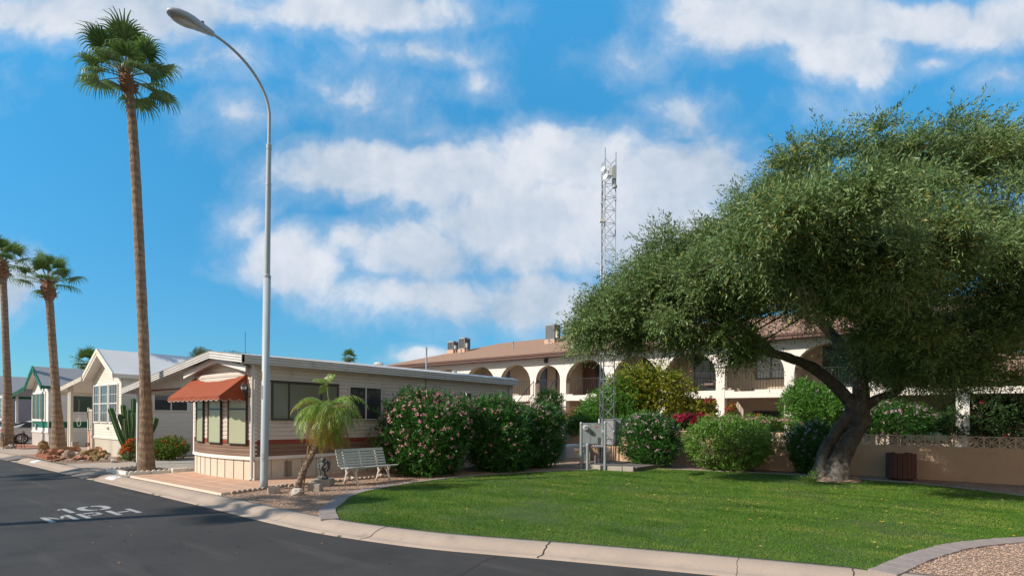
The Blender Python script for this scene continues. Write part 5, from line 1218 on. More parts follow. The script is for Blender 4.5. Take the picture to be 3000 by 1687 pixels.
# ------------------------------------------------------------ rocks
def rock(px, py, w_, h, m, label, seed, flat=.8, z=0, group=None, cat='rock'):
    g_ = G(px, py, z); mb = MB(); mb.ell((0, 0, 0), w_/2, w_/2*flat, h/2*1.15, 18, 12, nz=.55, nf=1.6, seed=seed)
    o = mb.build('rock', m, origin=(0, 0, 0)); o.location = (g_.x, g_.y, z+h*.36); o.rotation_euler = (.2*sin(seed), .2*cos(seed*2), seed*1.3)
    tag(o, label, cat, group); return o
rock(872, 1449, .28, .15, 'white_rock', 'whitish rock at the foot of the date palm', 3)
RK = [(127, 1318, .42, .46, 'moss_rock', 'upright greenish rock at the left end of the rock bed'), (119, 1330, .34, .22, 'tan_rock', 'grey rock behind the terracotta bricks'), (136, 1331, .3, .2, 'tan_rock', 'small brown rock behind the terracotta bricks'),
 (150, 1334, .5, .34, 'red_rock', 'orange sandstone rock touching the left side of the palm trunk'), (178, 1332, .45, .24, 'red_rock', 'flat triangular sandstone rock right of the leaning palm'), (206, 1328, .85, .34, 'red_rock', 'long sloping sandstone boulder, largest rock in the bed'),
 (222, 1336, .5, .2, 'white_rock', 'white quartz rock in the middle of the bed'), (198, 1341, .42, .32, 'tan_rock', 'round dark tan boulder at the front of the bed'), (211, 1334, .4, .2, 'white_rock', 'pale rock behind the round boulder'),
 (162, 1342, .34, .14, 'red_rock', 'low red rock below the palm trunk'), (171, 1349, .55, .10, 'red_rock', 'thin red flagstone lying in front of the palm'), (233, 1347, .55, .2, 'red_rock', 'reddish rock at the bed front near the flat white stone'),
 (232, 1352, .4, .06, 'white_rock', 'flat white stone on the gravel'), (243, 1332, .3, .18, 'tan_rock', 'small dark rock behind the red rock'), (256, 1333, .5, .26, 'moss_rock', 'brown rock below the peach panel'),
 (273, 1337, .5, .32, 'moss_rock', 'mossy rock in the pile before the cream home'), (288, 1332, .6, .34, 'red_rock', 'reddish rock on top of the pile before the cream home'), (303, 1340, .4, .3, 'moss_rock', 'mossy ochre rock at the right of the pile'),
 (276, 1351, .5, .26, 'moss_rock', 'lowest mossy rock of the front pile'), (255, 1347, .35, .2, 'red_rock', 'brown rock at the left of the front pile'), (316, 1344, .24, .2, 'tan_rock', 'small round grey stone right of the pile'),
 (328, 1345, .3, .13, 'white_rock', 'light grey stone right of the pile'), (343, 1346, .28, .12, 'tan_rock', 'small dark stone near the cactus'), (334, 1354, .3, .14, 'white_rock', 'whitish stone at the end of the scalloped edging'), (344, 1352, .26, .16, 'red_rock', 'peach stone beside the red flowering shrub'),
 (36, 1311, .35, .18, 'white_rock', 'white stone under the bistro table'), (24, 1313, .3, .16, 'tan_rock', 'tan stone behind the bistro table')]
for i, (px, py, w_, h, m, lb) in enumerate(RK): rock(px, py, w_, h, m, lb, i+1, .75, .02)
# ------------------------------------------------------------ scalloped edging stones
def edging_proto(m, L=.56, n=4, h=.115, th=.06, name='edging_stone'):
    mb = MB(); r = L/n/2; z0 = h-r*.8; pts = [(0, -.03)]
    for i in range(n):
        for k in range(7): a = pi-pi*k/6; pts.append((r*(2*i+1)+r*.97*cos(a), z0+r*.8*sin(a)))
    pts.append((L, -.03)); mb.prism([V((x-L/2, -th/2, z)) for x, z in pts], (0, th, 0)); o = mb.build(name, m, local=True); return o
ORD = dict(enumerate('zeroth first second third fourth fifth sixth seventh eighth ninth tenth eleventh twelfth thirteenth fourteenth fifteenth sixteenth'.split()))
def run_edging(proto, A, B, label, group, first, L=.57):
    A, B = V(A), V(B); n = max(1, round((B-A).length/L)); u = (B-A).normalized(); rz = math.atan2(u.y, u.x)
    for i in range(n):
        o = proto if first and i == 0 else proto.copy()
        if o is not proto: COL.objects.link(o)
        o.location = A+u*L*(i+.5)+V((0, 0, random.uniform(-.006, .006))); o.rotation_euler = (random.uniform(-.03, .03), 0, rz+random.uniform(-.03, .03)); tag(o, ORD[i+1]+' '+label+', counted from the road' if n > 1 else label, 'edging stone', group)
ew = edging_proto('stepw', h=.13); z_ = 0.03
run_edging(ew, (-20.75, 5.86, 0), (-19.0, 5.86, 0), 'white scalloped edging stone in front of the tall palm', 'white edging in front of the tall palm', True)
run_edging(ew, (-18.98, 5.88, 0), (-18.75, 7.45, 0), 'white scalloped edging stone between tall palm and patio', 'white edging right of the tall palm', False)
run_edging(ew, (-20.8, 5.9, 0), (-20.85, 7.3, 0), 'white scalloped edging stone left of the tall palm', 'edging left of the tall palm', False)
mb = MB(); mb.box((-18.85, 6.95, 0), (-18.68, 7.42, .15)); tag(mb.build('white_kerb_block', 'stepw', origin=(-18.77, 7.2, 0), bevel=.015), 'plain white painted block ending the edging by the bow front', 'edging stone')
et = edging_proto('steptan', h=.07)
run_edging(et, (-12.78, 5.95, 0), (-13.18, 7.4, 0), 'tan scalloped edging stone by the lamp post', 'tan edging near the lamp post', True)
run_edging(et, (-13.08, 7.5, 0), (-13.08, 15.5, 0), 'tan scalloped edging stone behind bench and statue', 'tan edging behind the bench', False)
run_edging(et, (-25.9, 5.82, .02), (-24.45, 7.35, .02), 'tan scalloped edging stone bordering the rock bed', 'tan edging of the rock bed', False)
# upright terracotta bricks at the end of the bed
mb = MB(); mb.box((-.05, -.10, 0), (.05, .10, .16)); br = mb.build('terracotta_brick', 'brick', local=True, bevel=.006)
for i in range(11):
    o = br if i == 0 else br.copy()
    if i: COL.objects.link(o)
    f = i/10; p = G(113, 1339).lerp(G(146, 1347), f); o.location = (p.x, p.y, .0); o.rotation_euler = (random.uniform(-.06, .06), 0, math.atan2(G(146, 1347).y-G(113, 1339).y, G(146, 1347).x-G(113, 1339).x)); tag(o, ORD[i+1]+' upright terracotta brick from the left, edging the rock bed', 'brick', 'terracotta bricks edging the rock bed')
# steel ramp plates over the gutter
for i, (px, lb) in enumerate(((217, 'dark shaded steel ramp plate over the gutter, left of a pair'), (270, 'pale steel ramp plate over the gutter, right of a pair'), (33, 'dark ramp plate over the gutter near the bistro table'))):
    g_ = G(px, 1385 if px > 100 else 1343, ZR); x = {0: -21.95, 1: -20.55, 2: -30.6}[i]; mb = MB(); L = .62 if i < 2 else .9
    prf = [(5.03, -.095), (5.2, -.062), (5.42, -.022), (5.62, .012)]
    for (a, za), (c, zc) in zip(prf[:-1], prf[1:]): mb.prism([(x-L, a, za), (x+L, a, za), (x+L, c, zc), (x-L, c, zc)], (0, 0, .012))
    for s in (-1, 1): mb.prism([(x+s*L, 5.05, -.095), (x+s*L, 5.62, .01), (x+s*L, 5.62, -.02), (x+s*L, 5.3, -.095)], (.01, 0, 0))
    tag(mb.build('ramp_plate', 'steel_plate', origin=(x, 5.3, 0)), lb, 'ramp plate', 'ramp plates over the gutter' if i < 2 else None)
# ------------------------------------------------------------ park bench, long axis along Y, facing +X
BX, BY = -12.3, 9.33
BN = thing('park_bench', 'white and grey slatted park bench beside the pink oleander', 'bench', (BX, BY, 0))
yl0, yl1 = BY-.76, BY+.78
for i in range(6):                        # backrest slats
    mb = MB(); z = .47+i*.073; x = BX-.22-(i*.026); h = .056 if i < 5 else .075; mb.ob(V((x, yl0, z)), Y1, V((1, 0, .3)).normalized(), 0, yl1-yl0, -.013, .013, 0, h, w=V((-.3, 0, 1)).normalized()); mb.build('back_slat', 'benchg', BN, bevel=.006)
for i in range(5):
    mb = MB(); x = BX-.20+i*.098; z = .425+(.018 if i == 4 else 0)-.012*sin(i/4*pi); mb.box((x, yl0-(.06 if i > 2 else 0), z), (x+.082, yl1+(.04 if i > 2 else 0), z+.026)); mb.build('seat_slat', 'benchg', BN, bevel=.006)
for y in (BY-.52, BY+.52):                # leg frames with arched stretcher
    mb = MB(); w_ = .024
    def lg(pts, r): mb.tube([(BX+a, y, b_) for a, b_ in pts], r, 8)
    lg([(-.30, 0), (-.25, .12), (-.20, .28), (-.22, .42)], [.034, .03, .027, .026]); lg([(-.22, .20), (-.13, .33), (-.02, .41)], [.022, .022, .022])
    lg([(.30, 0), (.25, .12), (.20, .28), (.24, .42)], [.034, .03, .027, .026]); lg([(.22, .20), (.13, .33), (.02, .41)], [.022, .022, .022])
    lg([(-.26, .10), (-.14, .175), (0, .20), (.14, .175), (.26, .10)], [.022, .02, .02, .02, .022]); lg([(-.22, .40), (.28, .41)], [.024, .024]); lg([(-.25, .41), (-.31, .62), (-.42, .90)], [.024, .022, .02])
    mb.build('leg_frame', 'benchw', BN, True)
mb = MB(); mb.tube([(BX-.26, BY, .43), (BX-.40, BY, .88)], .012, 6); mb.build('centre_strap', 'benchw', BN)

# ------------------------------------------------------------ utility corner
b1, b3 = V((-10.34, 16.96, 0)), V((-9.44, 17.08, 0))
def post(p, h, lb, r=.05, name='steel_post'):
    mb = MB(); mb.tube([(p.x, p.y, -.05), (p.x, p.y, h-.04)], r, 16); mb.lathe((p.x, p.y, h-.06), [(r*1.08, 0), (r*1.08, .04), (r*.7, .075), (0, .085)], 14)
    for z in (h*.28, h*.55): mb.lathe((p.x, p.y, z), [(r*1.06, 0), (r*1.06, .02)], 14)
    tag(mb.build(name, 'galv', origin=(p.x, p.y, 0), smooth=False), lb, 'post')
p1 = G(1702, 1373); p2 = G(1721, 1378); p3 = G(1772, 1377)
post(p1, 1.62, 'tall galvanised post left of the meter cabinet'); post(p2, .90, 'short galvanised bollard between the two tall posts', .052); post(p3, 1.64, 'tall galvanised post right of the meter cabinet, in front of the lattice mast')
mb = MB(); q1, q3 = P(1703, 1310, p1.dot(FW)+.35), P(1771, 1312, p3.dot(FW)+.35); u = (q3-q1).normalized(); u.z = 0; n = V((u.y, -u.x, 0)); Lr = (q3-q1).length
for zz in (0, .05): mb.ob(V((q1.x, q1.y, .78+zz)), u, n, -.05, Lr+.05, -.02, .02, 0, .016)
for i in range(12): mb.ob(V((q1.x, q1.y, .78)), u, n, i*Lr/11-.015, i*Lr/11+.015, -.015, .015, .014, .052)
tag(mb.build('strut_rail', 'galv', origin=(q1.x, q1.y, 0)), 'slotted steel strut rail joining the two tall posts', 'rail')
# meter cabinet faces -Y
mc = P(1705, 1300, 19.9); u_ = (RT*.96+FW*.05).normalized(); u_ = V((u_.x, u_.y, 0)).normalized(); n_ = V((u_.y, -u_.x, 0)); O = V((mc.x, mc.y, 0))
CB = thing('meter_cabinet', 'grey electrical meter cabinet with a round meter on posts', 'electrical box', (mc.x, mc.y, 0))
mb = MB(); mb.ob(O, u_, n_, 0, .69, -.26, 0, .86, 1.58, 0); mb.ob(O, u_, n_, -.01, .70, -.28, .02, 1.58, 1.605, 0); mb.build('casing', 'cabinet', CB, bevel=.006)
mb = MB(); mb.ob(O, u_, n_, .005, .305, .001, .018, .875, 1.57); mb.build('door', 'cabinet', CB, bevel=.004); mb = MB(); mb.ob(O, u_, n_, .32, .685, .001, .018, .875, 1.57); dr_ = mb.build('door', 'cabinet', CB, bevel=.004)
mb = MB(); mb.ob(O, u_, n_, .35, .37, .018, .035, 1.18, 1.30); mb.build('handle', 'iron', dr_)
mb = MB(); mb.ob(O, u_, n_, .46, .54, .019, .022, 1.44, 1.50); mb.build('warning_label', 'label_r', dr_); mb = MB(); mb.ob(O, u_, n_, .33, .44, .019, .022, 1.535, 1.555); mb.build('name_label', 'label_w', dr_)
mb = MB(); cM = O+u_*.115+n_*.02+Z1*1.435
for r, a, c in ((.095, 0, .03), (.085, .03, .10), (.07, .10, .12)): mb.tube([cM+n_*a, cM+n_*c], r, 22)
mo = mb.build('meter', 'cabw', CB); mb = MB(); mb.ob(cM, u_, n_, -.045, .045, .121, .124, .01, .032); mb.ob(cM, u_, n_, -.035, -.005, .121, .124, -.035, -.015); mb.ob(cM, u_, n_, .01, .04, .121, .124, -.03, -.012); mb.build('dial', 'ink', mo)
mb = MB()
for x in (.06, .62): mb.ob(O, u_, n_, x, x+.04, -.2, -.16, 0, .86)
mb.tube([O+u_*.3-n_*.12+Z1*.86, O+u_*.3-n_*.12+Z1*0], .025, 8); mb.tube([O+u_*.5-n_*.12+Z1*.86, O+u_*.5-n_*.12], .018, 8); mb.build('stand', 'galv', CB)
# white cabinets behind the mast
def cabinet(px, py, dep, w_, h, z0, d_, lb, m='cabw', side='cabinet'):
    q = P(px, py, dep); O = V((q.x, q.y, z0)); t = thing('equipment_cabinet', lb, 'electrical box', (q.x, q.y, 0)); mb = MB(); mb.ob(O, u_, n_, 0, w_, -d_, 0, 0, h); mb.ob(O, u_, n_, -.008, w_+.008, -d_-.01, .02, h, h+.03); mb.build('casing', m, t, bevel=.005)
    mb = MB(); mb.ob(O, u_, n_, .03, w_-.03, .001, .014, .03, h-.03); dd = mb.build('door', m, t, bevel=.003); mb = MB(); mb.ob(O, u_, n_, w_-.08, w_-.06, .014, .03, h*.45, h*.58); mb.build('handle', 'iron', dd)
    mb = MB(); mb.ob(O-Z1*z0, u_, n_, w_*.2, w_*.2+.04, -d_*.6, -d_*.6+.04, 0, z0); mb.ob(O-Z1*z0, u_, n_, w_*.75, w_*.75+.04, -d_*.6, -d_*.6+.04, 0, z0); mb.build('stand', 'galv', t)
cabinet(1757, 1300, 21.6, .62, 1.0, .72, .3, 'white equipment cabinet directly behind the lattice mast')
cabinet(1803, 1300, 21.9, .24, 1.04, .70, .42, 'narrow grey-sided cabinet right of the lattice mast', 'cabinet')
# pad transformer
tq = G(1657, 1350); O = V((tq.x, tq.y, 0)); TR = thing('pad_transformer', 'low grey pad-mounted transformer with orange warning sticker', 'transformer', O)
tu = (V((u_.x, u_.y, 0))*1.0-n_*.0).normalized(); tn = V((tu.y, -tu.x, 0))
mb = MB(); mb.prism([O+Z1*.10, O+tu*.95+Z1*.10, O+tu*.95+Z1*.62, O+Z1*.62], -tn*.12); mb.prism([O-tn*.12+Z1*.1, O-tn*.95+Z1*.1, O-tn*.95+Z1*.66, O-tn*.18+Z1*.70, O-tn*.0+Z1*.62], tu*.95); mb.build('casing', 'cabinet', TR, bevel=.01)
mb = MB(); mb.ob(O, tu, tn, -.05, 1.0, -1.0, .04, 0, .10); mb.build('base_pad', 'grey_concrete', TR)
mb = MB(); mb.ob(O, tu, tn, .02, .93, .0, .012, .12, .60); dd = mb.build('door', 'cabinet', TR, bevel=.004)
for z0, z1_, x0, x1, m in ((.535, .555, .36, .62, 'label_o'), (.44, .533, .36, .62, 'label_w'), (.46, .485, .37, .61, 'label_b'), (.355, .425, .37, .60, 'label_y')): mb = MB(); mb.ob(O, tu, tn, x0, x1, .013, .016+.002*(m == 'label_b'), z0, z1_); mb.build('warning_label', m, dd)
mb = MB()
for i, gl in enumerate('POOLI'): 
    a = .385+i*.043
    mb.ob(O, tu, tn, a, a+.008, .017, .019, .365, .415)
    if gl != 'I': mb.ob(O, tu, tn, a+.008, a+.024, .017, .019, .407, .415); mb.ob(O, tu, tn, a+.024, a+.032, .017, .019, .385 if gl == 'P' else .365, .415)
    if gl == 'P': mb.ob(O, tu, tn, a+.008, a+.024, .017, .019, .385, .392)
    if gl == 'O': mb.ob(O, tu, tn, a+.008, a+.024, .017, .019, .365, .372)
mb.build('label_lettering', 'ink', dd)
# stepped timber-and-concrete pad
pq = G(1776, 1379)
mb = MB()
for i, (x0, x1, y0, y1, h, k) in enumerate(((-10.6, -8.3, 17.15, 19.4, .15, 0), (-9.95, -9.35, 16.95, 17.14, .16, 1), (-9.3, -8.75, 16.98, 17.14, .15, 1), (-8.74, -8.35, 17.0, 17.14, .17, 1), (-10.62, -9.97, 16.97, 17.14, .12, 1))): mb.box((x0, y0, -.02), (x1, y1, h), k)
tag(mb.build('concrete_pad', ['old_concrete', 'grey_concrete'], origin=(-9.4, 18, 0), bevel=.012), 'low grey concrete pad under the lattice mast', 'concrete pad')
# lattice mast
mA = P(1765, 1350, 20.9); MT = thing('lattice_mast', 'tall three-legged galvanised lattice radio mast rising behind the olive crown', 'mast', (mA.x, mA.y, .15))
A_ = V((mA.x, mA.y, 0)); legs = [A_+RT*.02, A_+RT*.44+FW*.10, A_-RT*.035+FW*.42]
HT = 11.75
for i, l in enumerate(legs):
    mb = MB(); tp_ = HT+(.12, 0, -.25)[i]; mb.tube([l+Z1*.14, l+Z1*tp_], .021, 10)
    for z in np.arange(1.2, 11, 2.9): mb.tube([l+Z1*z, l+Z1*(z+.14)], .028, 10)
    mb.build('leg', 'galv', MT, True)
mb = MB()
for a, b_ in ((0, 1), (1, 2), (2, 0)):
    z = .35; k = 0
    while z < HT-.5:
        dz = .47; mb.tube([legs[a]+Z1*z, legs[b_]+Z1*z], .010, 6)
        mb.tube([legs[a]+Z1*(z if k % 1 == 0 else z+dz), legs[b_]+Z1*(z+dz)], .009, 6)
        if z > 4.5 or (z < 1.9 and a == 0): mb.tube([legs[b_]+Z1*z, legs[a]+Z1*(z+dz)], .008, 6)
        z += dz+.015; k += 1
mb.build('bracing', 'galv', MT)
for nm, off, h, r in (('dish_antenna', -.05, 11.0, .11), ('dish_antenna', .04, 10.72, .12)):
    mb = MB(); c = legs[0]+RT*off-FW*.12+Z1*h; dr = (-FW*.5-RT*.75+Z1*.1).normalized(); mb.tube([c, c+dr*.05, c+dr*.06], [r*.75, r, r*.97], 20); mb.tube([c, c-dr*.15], .02, 6); mb.build(nm, 'cabw', MT)
mb = MB(); c = legs[0]+RT*.2-FW*.05; mb.ob(c, RT, -FW, -.1, .06, 0, .12, 10.75, 11.08); mb.build('radio_unit', 'cabw', MT, bevel=.01)
mb = MB(); mb.ob(c, RT, -FW, .07, .20, -.02, .12, 10.65, 11.15); mb.tube([c+RT*.1+Z1*10.7, c+RT*.16+Z1*10.35], [.05, .1], 10); mb.build('radio_unit', 'cabinet', MT, bevel=.01)
mb = MB(); mb.ob(legs[0]-RT*.06+Z1*9.05, RT, -FW, -.14, .06, .03, .17, 0, .13); mb.build('junction_box', 'cabw', MT, bevel=.008)
mb = MB(); mb.tube([legs[2]+RT*.03+Z1*.3, legs[2]+RT*.035+Z1*5, legs[2]+RT*.03+Z1*10.8], .014, 6); lp = [legs[1]-FW*.05+V((0, 0, 1.0))+RT*(-.16+.16*cos(a))+Z1*(-.12+.13*sin(a)) for a in np.linspace(0, 6, 18)]; mb.tube(lp, .012, 6); mb.build('cable', 'iron', MT)
# slatted litter-bin enclosure
g_ = G(2640, 1403); LB = thing('litter_bin_enclosure', 'round brown weathered wooden slat enclosure against the garden wall', 'bin', (g_.x, g_.y-.05, 0))
gx, gy = g_.x, g_.y-.10; n = 20
for i in range(n):
    a = 2*pi*i/n; r = .37; u = V((-sin(a), cos(a), 0)); nn = V((cos(a), sin(a), 0)); c = V((gx, gy, 0))+nn*r; mb = MB(); h = .78+random.uniform(-.02, .02)
    mb.ob(c, u, nn, -.054, .054, -.01, .012, .05, h); mb.build('slat', 'wood', LB)
mb = MB(); mb.lathe((gx, gy, .0), [(.30, 0), (.30, .08)], 20); mb.lathe((gx, gy, .1), [(.33, 0), (.35, .62)], 20); mb.build('liner', 'dark', LB)

# ------------------------------------------------------------ cactus
cb = P(379, 1345, 22.5); cb.z = 0; cd_ = 22.5
CA = thing('columnar_cactus', 'tall many-armed columnar cactus at the corner of the cream home', 'cactus', cb)
def arm(pts, r):
    P_ = [P(x, y, cd_+dz) for x, y, dz in pts]; n = 18; rows = []; mb = MB(); L = len(P_)
    line = []
    for i in range(L-1):
        a = P_[max(i-1, 0)]; b_ = P_[i]; c = P_[i+1]; d = P_[min(i+2, L-1)]
        for k in range(6): s = k/6; line.append(.5*((2*b_)+(-a+c)*s+(2*a-5*b_+4*c-d)*s*s+(-a+3*b_-3*c+d)*s**3))
    line.append(P_[-1]); base = len(mb.v); m = len(line)
    for j, p in enumerate(line):
        t_ = (line[min(j+1, m-1)]-line[max(j-1, 0)]).normalized(); a = (V((0, 1, 0))-t_*t_.y).normalized(); b_ = t_.cross(a); f = j/(m-1)
        rr = r*(.72+.28*min(1, f*5))*(1 if f < .93 else math.sqrt(max(.04, 1-((f-.93)/.07)**2)))
        for i in range(n): th = 2*pi*i/n; q = rr*(1.12 if i % 3 == 0 else .78); mb.v.append(tuple(p+(a*cos(th)+b_*sin(th))*q))
    for j in range(m-1):
        for i in range(n): q = (i+1) % n; mb.f.append((base+j*n+i, base+j*n+q, base+(j+1)*n+q, base+(j+1)*n+i)); mb.m.append(0)
    mb.f.append(tuple(base+(m-1)*n+i for i in range(n))); mb.m.append(0)
    for j in range(1, m-1):
        for i in range(0, n, 3): q = V(mb.v[base+j*n+i]); mb.tube([q, q+(q-line[j]).normalized()*.012], [.010, .004], 4, 1)
    mb.build('arm', ['cactus', 'spine'], CA)
for pts, r in (([(372, 1320, 0), (357, 1290, -.1), (340, 1245, -.15), (322, 1192, -.2)], .095), ([(376, 1322, .1), (368, 1270, .1), (356, 1235, .05), (350, 1212, .05)], .07), ([(380, 1322, .2), (372, 1240, .2), (363, 1210, .2), (361, 1184, .2)], .085),
               ([(382, 1325, 0), (380, 1260, 0), (377, 1225, 0), (377, 1198, 0)], .085), ([(386, 1322, .3), (386, 1240, .3), (391, 1200, .3), (391, 1165, .3)], .08), ([(384, 1320, -.1), (388, 1270, -.1), (390, 1235, -.1), (388, 1208, -.1)], .075), ([(374, 1300, -.15), (368, 1265, -.2), (366, 1246, -.2), (366, 1226, -.2)], .055),
               ([(392, 1325, .3), (425, 1290, .3), (448, 1250, .25), (456, 1222, .25)], .12)): arm(pts, r)
# ------------------------------------------------------------ cars and bistro set
def car(x, y, rz, paint, label, L=4.5, W=1.78):
    t = thing('parked_car', label, 'car', (x, y, 0)); t.rotation_euler = (0, 0, 0)
    def wl(px_, py_, pz): c, s = cos(rz), sin(rz); return V((x+px_*c-py_*s, y+px_*s+py_*c, pz))
    # stations along the body: (s, belt z, roof z or None, half width)
    st = [(-L/2, .62, .80, .70), (-L/2+.06, .88, .90, .80), (-L/2+.35, .95, 1.02, .86), (-L/2+.75, .97, 1.12, .88), (-L/2+1.35, .96, 1.38, .89), (-L/2+2.0, .94, 1.43, .89), (-.1+.3, .93, 1.42, .89), (.75, .92, 1.30, .89), (1.2, .93, 1.0, .88), (1.75, .84, .90, .86), (L/2-.15, .70, .76, .78), (L/2, .55, .58, .66)]
    mb = MB(); rings = []
    for s, bz, rz_, hw in st:
        tw = hw*.76 if rz_-bz > .15 else hw*.9; lo = .26
        rings.append([wl(s, -hw*.95, lo), wl(s, -hw, .5), wl(s, -hw*.985, bz), wl(s, -tw, rz_-.03), wl(s, -tw*.6, rz_+.015), wl(s, 0, rz_+.03), wl(s, tw*.6, rz_+.015), wl(s, tw, rz_-.03), wl(s, hw*.985, bz), wl(s, hw, .5), wl(s, hw*.95, lo)])
    for a, b_ in zip(rings[:-1], rings[1:]):
        for i in range(10): mb.face([a[i], a[i+1], b_[i+1], b_[i]])
        mb.face([a[0], b_[0], b_[10], a[10]])
    mb.face(rings[0]); mb.face(rings[-1][::-1]); o = mb.build('body', paint, t, True, weld=True)
    import bmesh; bm = bmesh.new(); bm.from_mesh(o.data); bmesh.ops.recalc_face_normals(bm, faces=bm.faces); bm.to_mesh(o.data); bm.free(); sm = o.modifiers.new('s', 'SUBSURF'); sm.levels = 1; sm.render_levels = 2
    for sgn in (-1, 1):
        mb = MB(); hb = .89*sgn
        def gp(s, f, z): return wl(s, sgn*(.885-.205*f+.004), z)
        mb.face([gp(-1.45, .06, 1.0), gp(-1.05, .8, 1.31), gp(-.2, .9, 1.37), gp(.6, .82, 1.29), gp(1.05, .1, .98)]); mb.build('side_window', 'glass_dark', t)
        for s in (-L/2+.95, L/2-.95):
            mb = MB(); c = wl(s, sgn*(W/2-.10), .33); ax = wl(0, sgn, 0)-wl(0, 0, 0); mb.tube([c-ax*.1, c-ax*.09, c+ax*.09, c+ax*.11], [.29, .325, .325, .29], 26); wo_2 = mb.build('wheel', 'tyre', t, True)
            mb = MB()
            for k in range(9):
                a = 2*pi*k/9; fu = wl(1, 0, 0)-wl(0, 0, 0); dr = fu*cos(a)+Z1*sin(a); sd_ = fu*-sin(a)+Z1*cos(a); q = c+ax*.115
                mb.face([q+dr*.05-sd_*.03, q+dr*.22-sd_*.022, q+dr*.22+sd_*.022, q+dr*.05+sd_*.03])
            mb.tube([c+ax*.10, c+ax*.122], .06, 12); rg = [c+ax*.116+(fu*cos(a)+Z1*sin(a))*.225 for a in np.linspace(0, 2*pi, 25)]; mb.tube(rg, .012, 5); mb.build('rim', 'rim', wo_2)
        mb = MB(); mb.ell(wl(-L/2+.10, sgn*.66, .86), .10, .10, .08, 10, 7); mb.build('tail_light', 'taillight', t, True)
        mb = MB(); mb.ell(wl(L/2-.12, sgn*.6, .66), .12, .12, .07, 10, 7); mb.build('headlight', 'glass_curtain', t, True)
    mb = MB(); mb.face([wl(-L/2+.42, -.6, 1.06), wl(-L/2+.42, .6, 1.06), wl(-L/2+1.25, .55, 1.40), wl(-L/2+1.25, -.55, 1.40)]); mb.build('rear_window', 'glass_dark', t)
    return t
car(-44.75, 9.35, R_(90), 'silver', 'silver grey sedan in the carport beyond the green-striped home, tail outward')
car(-49.3, 7.1, R_(180), 'carwhite', 'white car at the left edge of the photo showing a red tail light')
def wire_table(c):
    t = thing('bistro_table', 'round black wire bistro table on the red brick paving', 'table', c); mb = MB(); mb.lathe((c.x, c.y, .70), [(.33, 0), (.35, .01), (.35, .02), (0, .022)], 22); mb.build('tabletop', 'iron', t)
    for k in range(3): a = k*2.094+.4; mb = MB(); mb.tube([(c.x+.3*cos(a), c.y+.3*sin(a), .02), (c.x+.1*cos(a), c.y+.1*sin(a), .35), (c.x+.25*cos(a), c.y+.25*sin(a), .70)], .013, 6); mb.build('leg', 'iron', t)
def wire_chair(c, rz, label):
    t = thing('bistro_chair', label, 'chair', c, 'black wire bistro chairs'); u = V((cos(rz), sin(rz), 0)); n = V((-sin(rz), cos(rz), 0)); mb = MB()
    mb.tube([c+u*.19*cos(a)+n*.19*sin(a)+Z1*.44 for a in np.linspace(0, 6.28, 20)], .012, 6)
    for k in range(-4, 5): mb.tube([c+u*k*.04-n*.18+Z1*.44, c+u*k*.04+n*.18+Z1*.44], .004, 4)
    mb.build('seat', 'iron', t); mb = MB(); arc = [c-n*.18+u*.2*cos(a)+Z1*(.55+.38*sin(a)) for a in np.linspace(0, pi, 16)]; mb.tube([c-n*.18+u*.2+Z1*.44]+arc+[c-n*.18-u*.2+Z1*.44], .012, 6)
    for k in range(-5, 6): mb.tube([c-n*.18+u*k*.036+Z1*.46, c-n*.20+u*k*.03+Z1*(.9-abs(k)*.02)], .004, 4)
    for k in range(1, 6): mb.tube([c-n*.18+u*.19+Z1*(.46+k*.07), c-n*.18-u*.19+Z1*(.46+k*.07)], .004, 4)
    mb.build('backrest', 'iron', t)
    for a, b_ in ((-1, -1), (1, -1), (1, 1), (-1, 1)): mb = MB(); mb.tube([c+u*a*.14+n*b_*.14+Z1*.44, c+u*a*.19+n*b_*.19], .011, 6); mb.build('leg', 'iron', t)
wire_table(G(33, 1315)); wire_chair(G(55, 1314), 2.6, 'black wire bistro chair in front of the car wheel'); wire_chair(G(14, 1316), .4, 'black wire bistro chair at the left of the bistro table')
# stone pyramid marker, garden ornaments before the cream home
g_ = G(219, 1328); mb = MB(); mb.prism([V((g_.x-.22, g_.y-.12, 0)), V((g_.x+.22, g_.y-.12, 0)), V((g_.x+.10, g_.y-.12, .55)), V((g_.x-.10, g_.y-.12, .55))], (0, .24, 0)); tag(mb.build('stone_obelisk', 'grey_concrete', origin=(g_.x, g_.y, 0), bevel=.01), 'short tapered grey stone pillar left of the peach panel', 'pillar')
g_ = G(265, 1338); GO = thing('garden_ornament', 'thin dark rod garden stake with metal blossom in the rock pile', 'garden stake', g_); dg = g_.dot(FW); mb = MB(); mb.tube([g_, P(262, 1290, dg), P(256, 1205, dg)], .012, 5); mb.build('rod', 'iron', GO)
mb = MB(); c = P(257, 1301, dg)
for k in range(7): a = k*.9; mb.ell(c+RT*.06*cos(a)+UP*.06*sin(a), .04, .04, .03, 7, 5)
mb.build('metal_blossom', 'fascia', GO)
c = P(231, 1232, 26); mb = MB()
ring = [c+RT*.11*cos(a)+UP*(.12*sin(a)-(.12 if sin(a) < -.7 else 0)) for a in np.linspace(0, 6.28, 22)]; mb.tube(ring, .014, 6); mb.ell(c, .05, .05, .06, 8, 6); mb.tube([c+UP*.12, c+UP*1.0], .004, 4); tag(mb.build('hanging_spinner', 'gutter', origin=tuple(c)), 'small pale spinner hanging under the porch of the cream home', 'wind spinner')
# garden spotlight beside the tall palm
g_ = G(397, 1368); mb = MB(); mb.tube([g_+V((.1, 0, 0)), g_+V((.1, 0, .12)), g_+V((0, 0, .22))], .01, 6, 0); mb.tube([g_+V((.0, 0, .20)), g_+V((-.10, -.03, .26))], [.03, .055], 12, 0); tag(mb.build('garden_spotlight', 'bronze', origin=tuple(g_)), 'small dark garden spotlight at the left foot of the tall palm', 'spotlight')

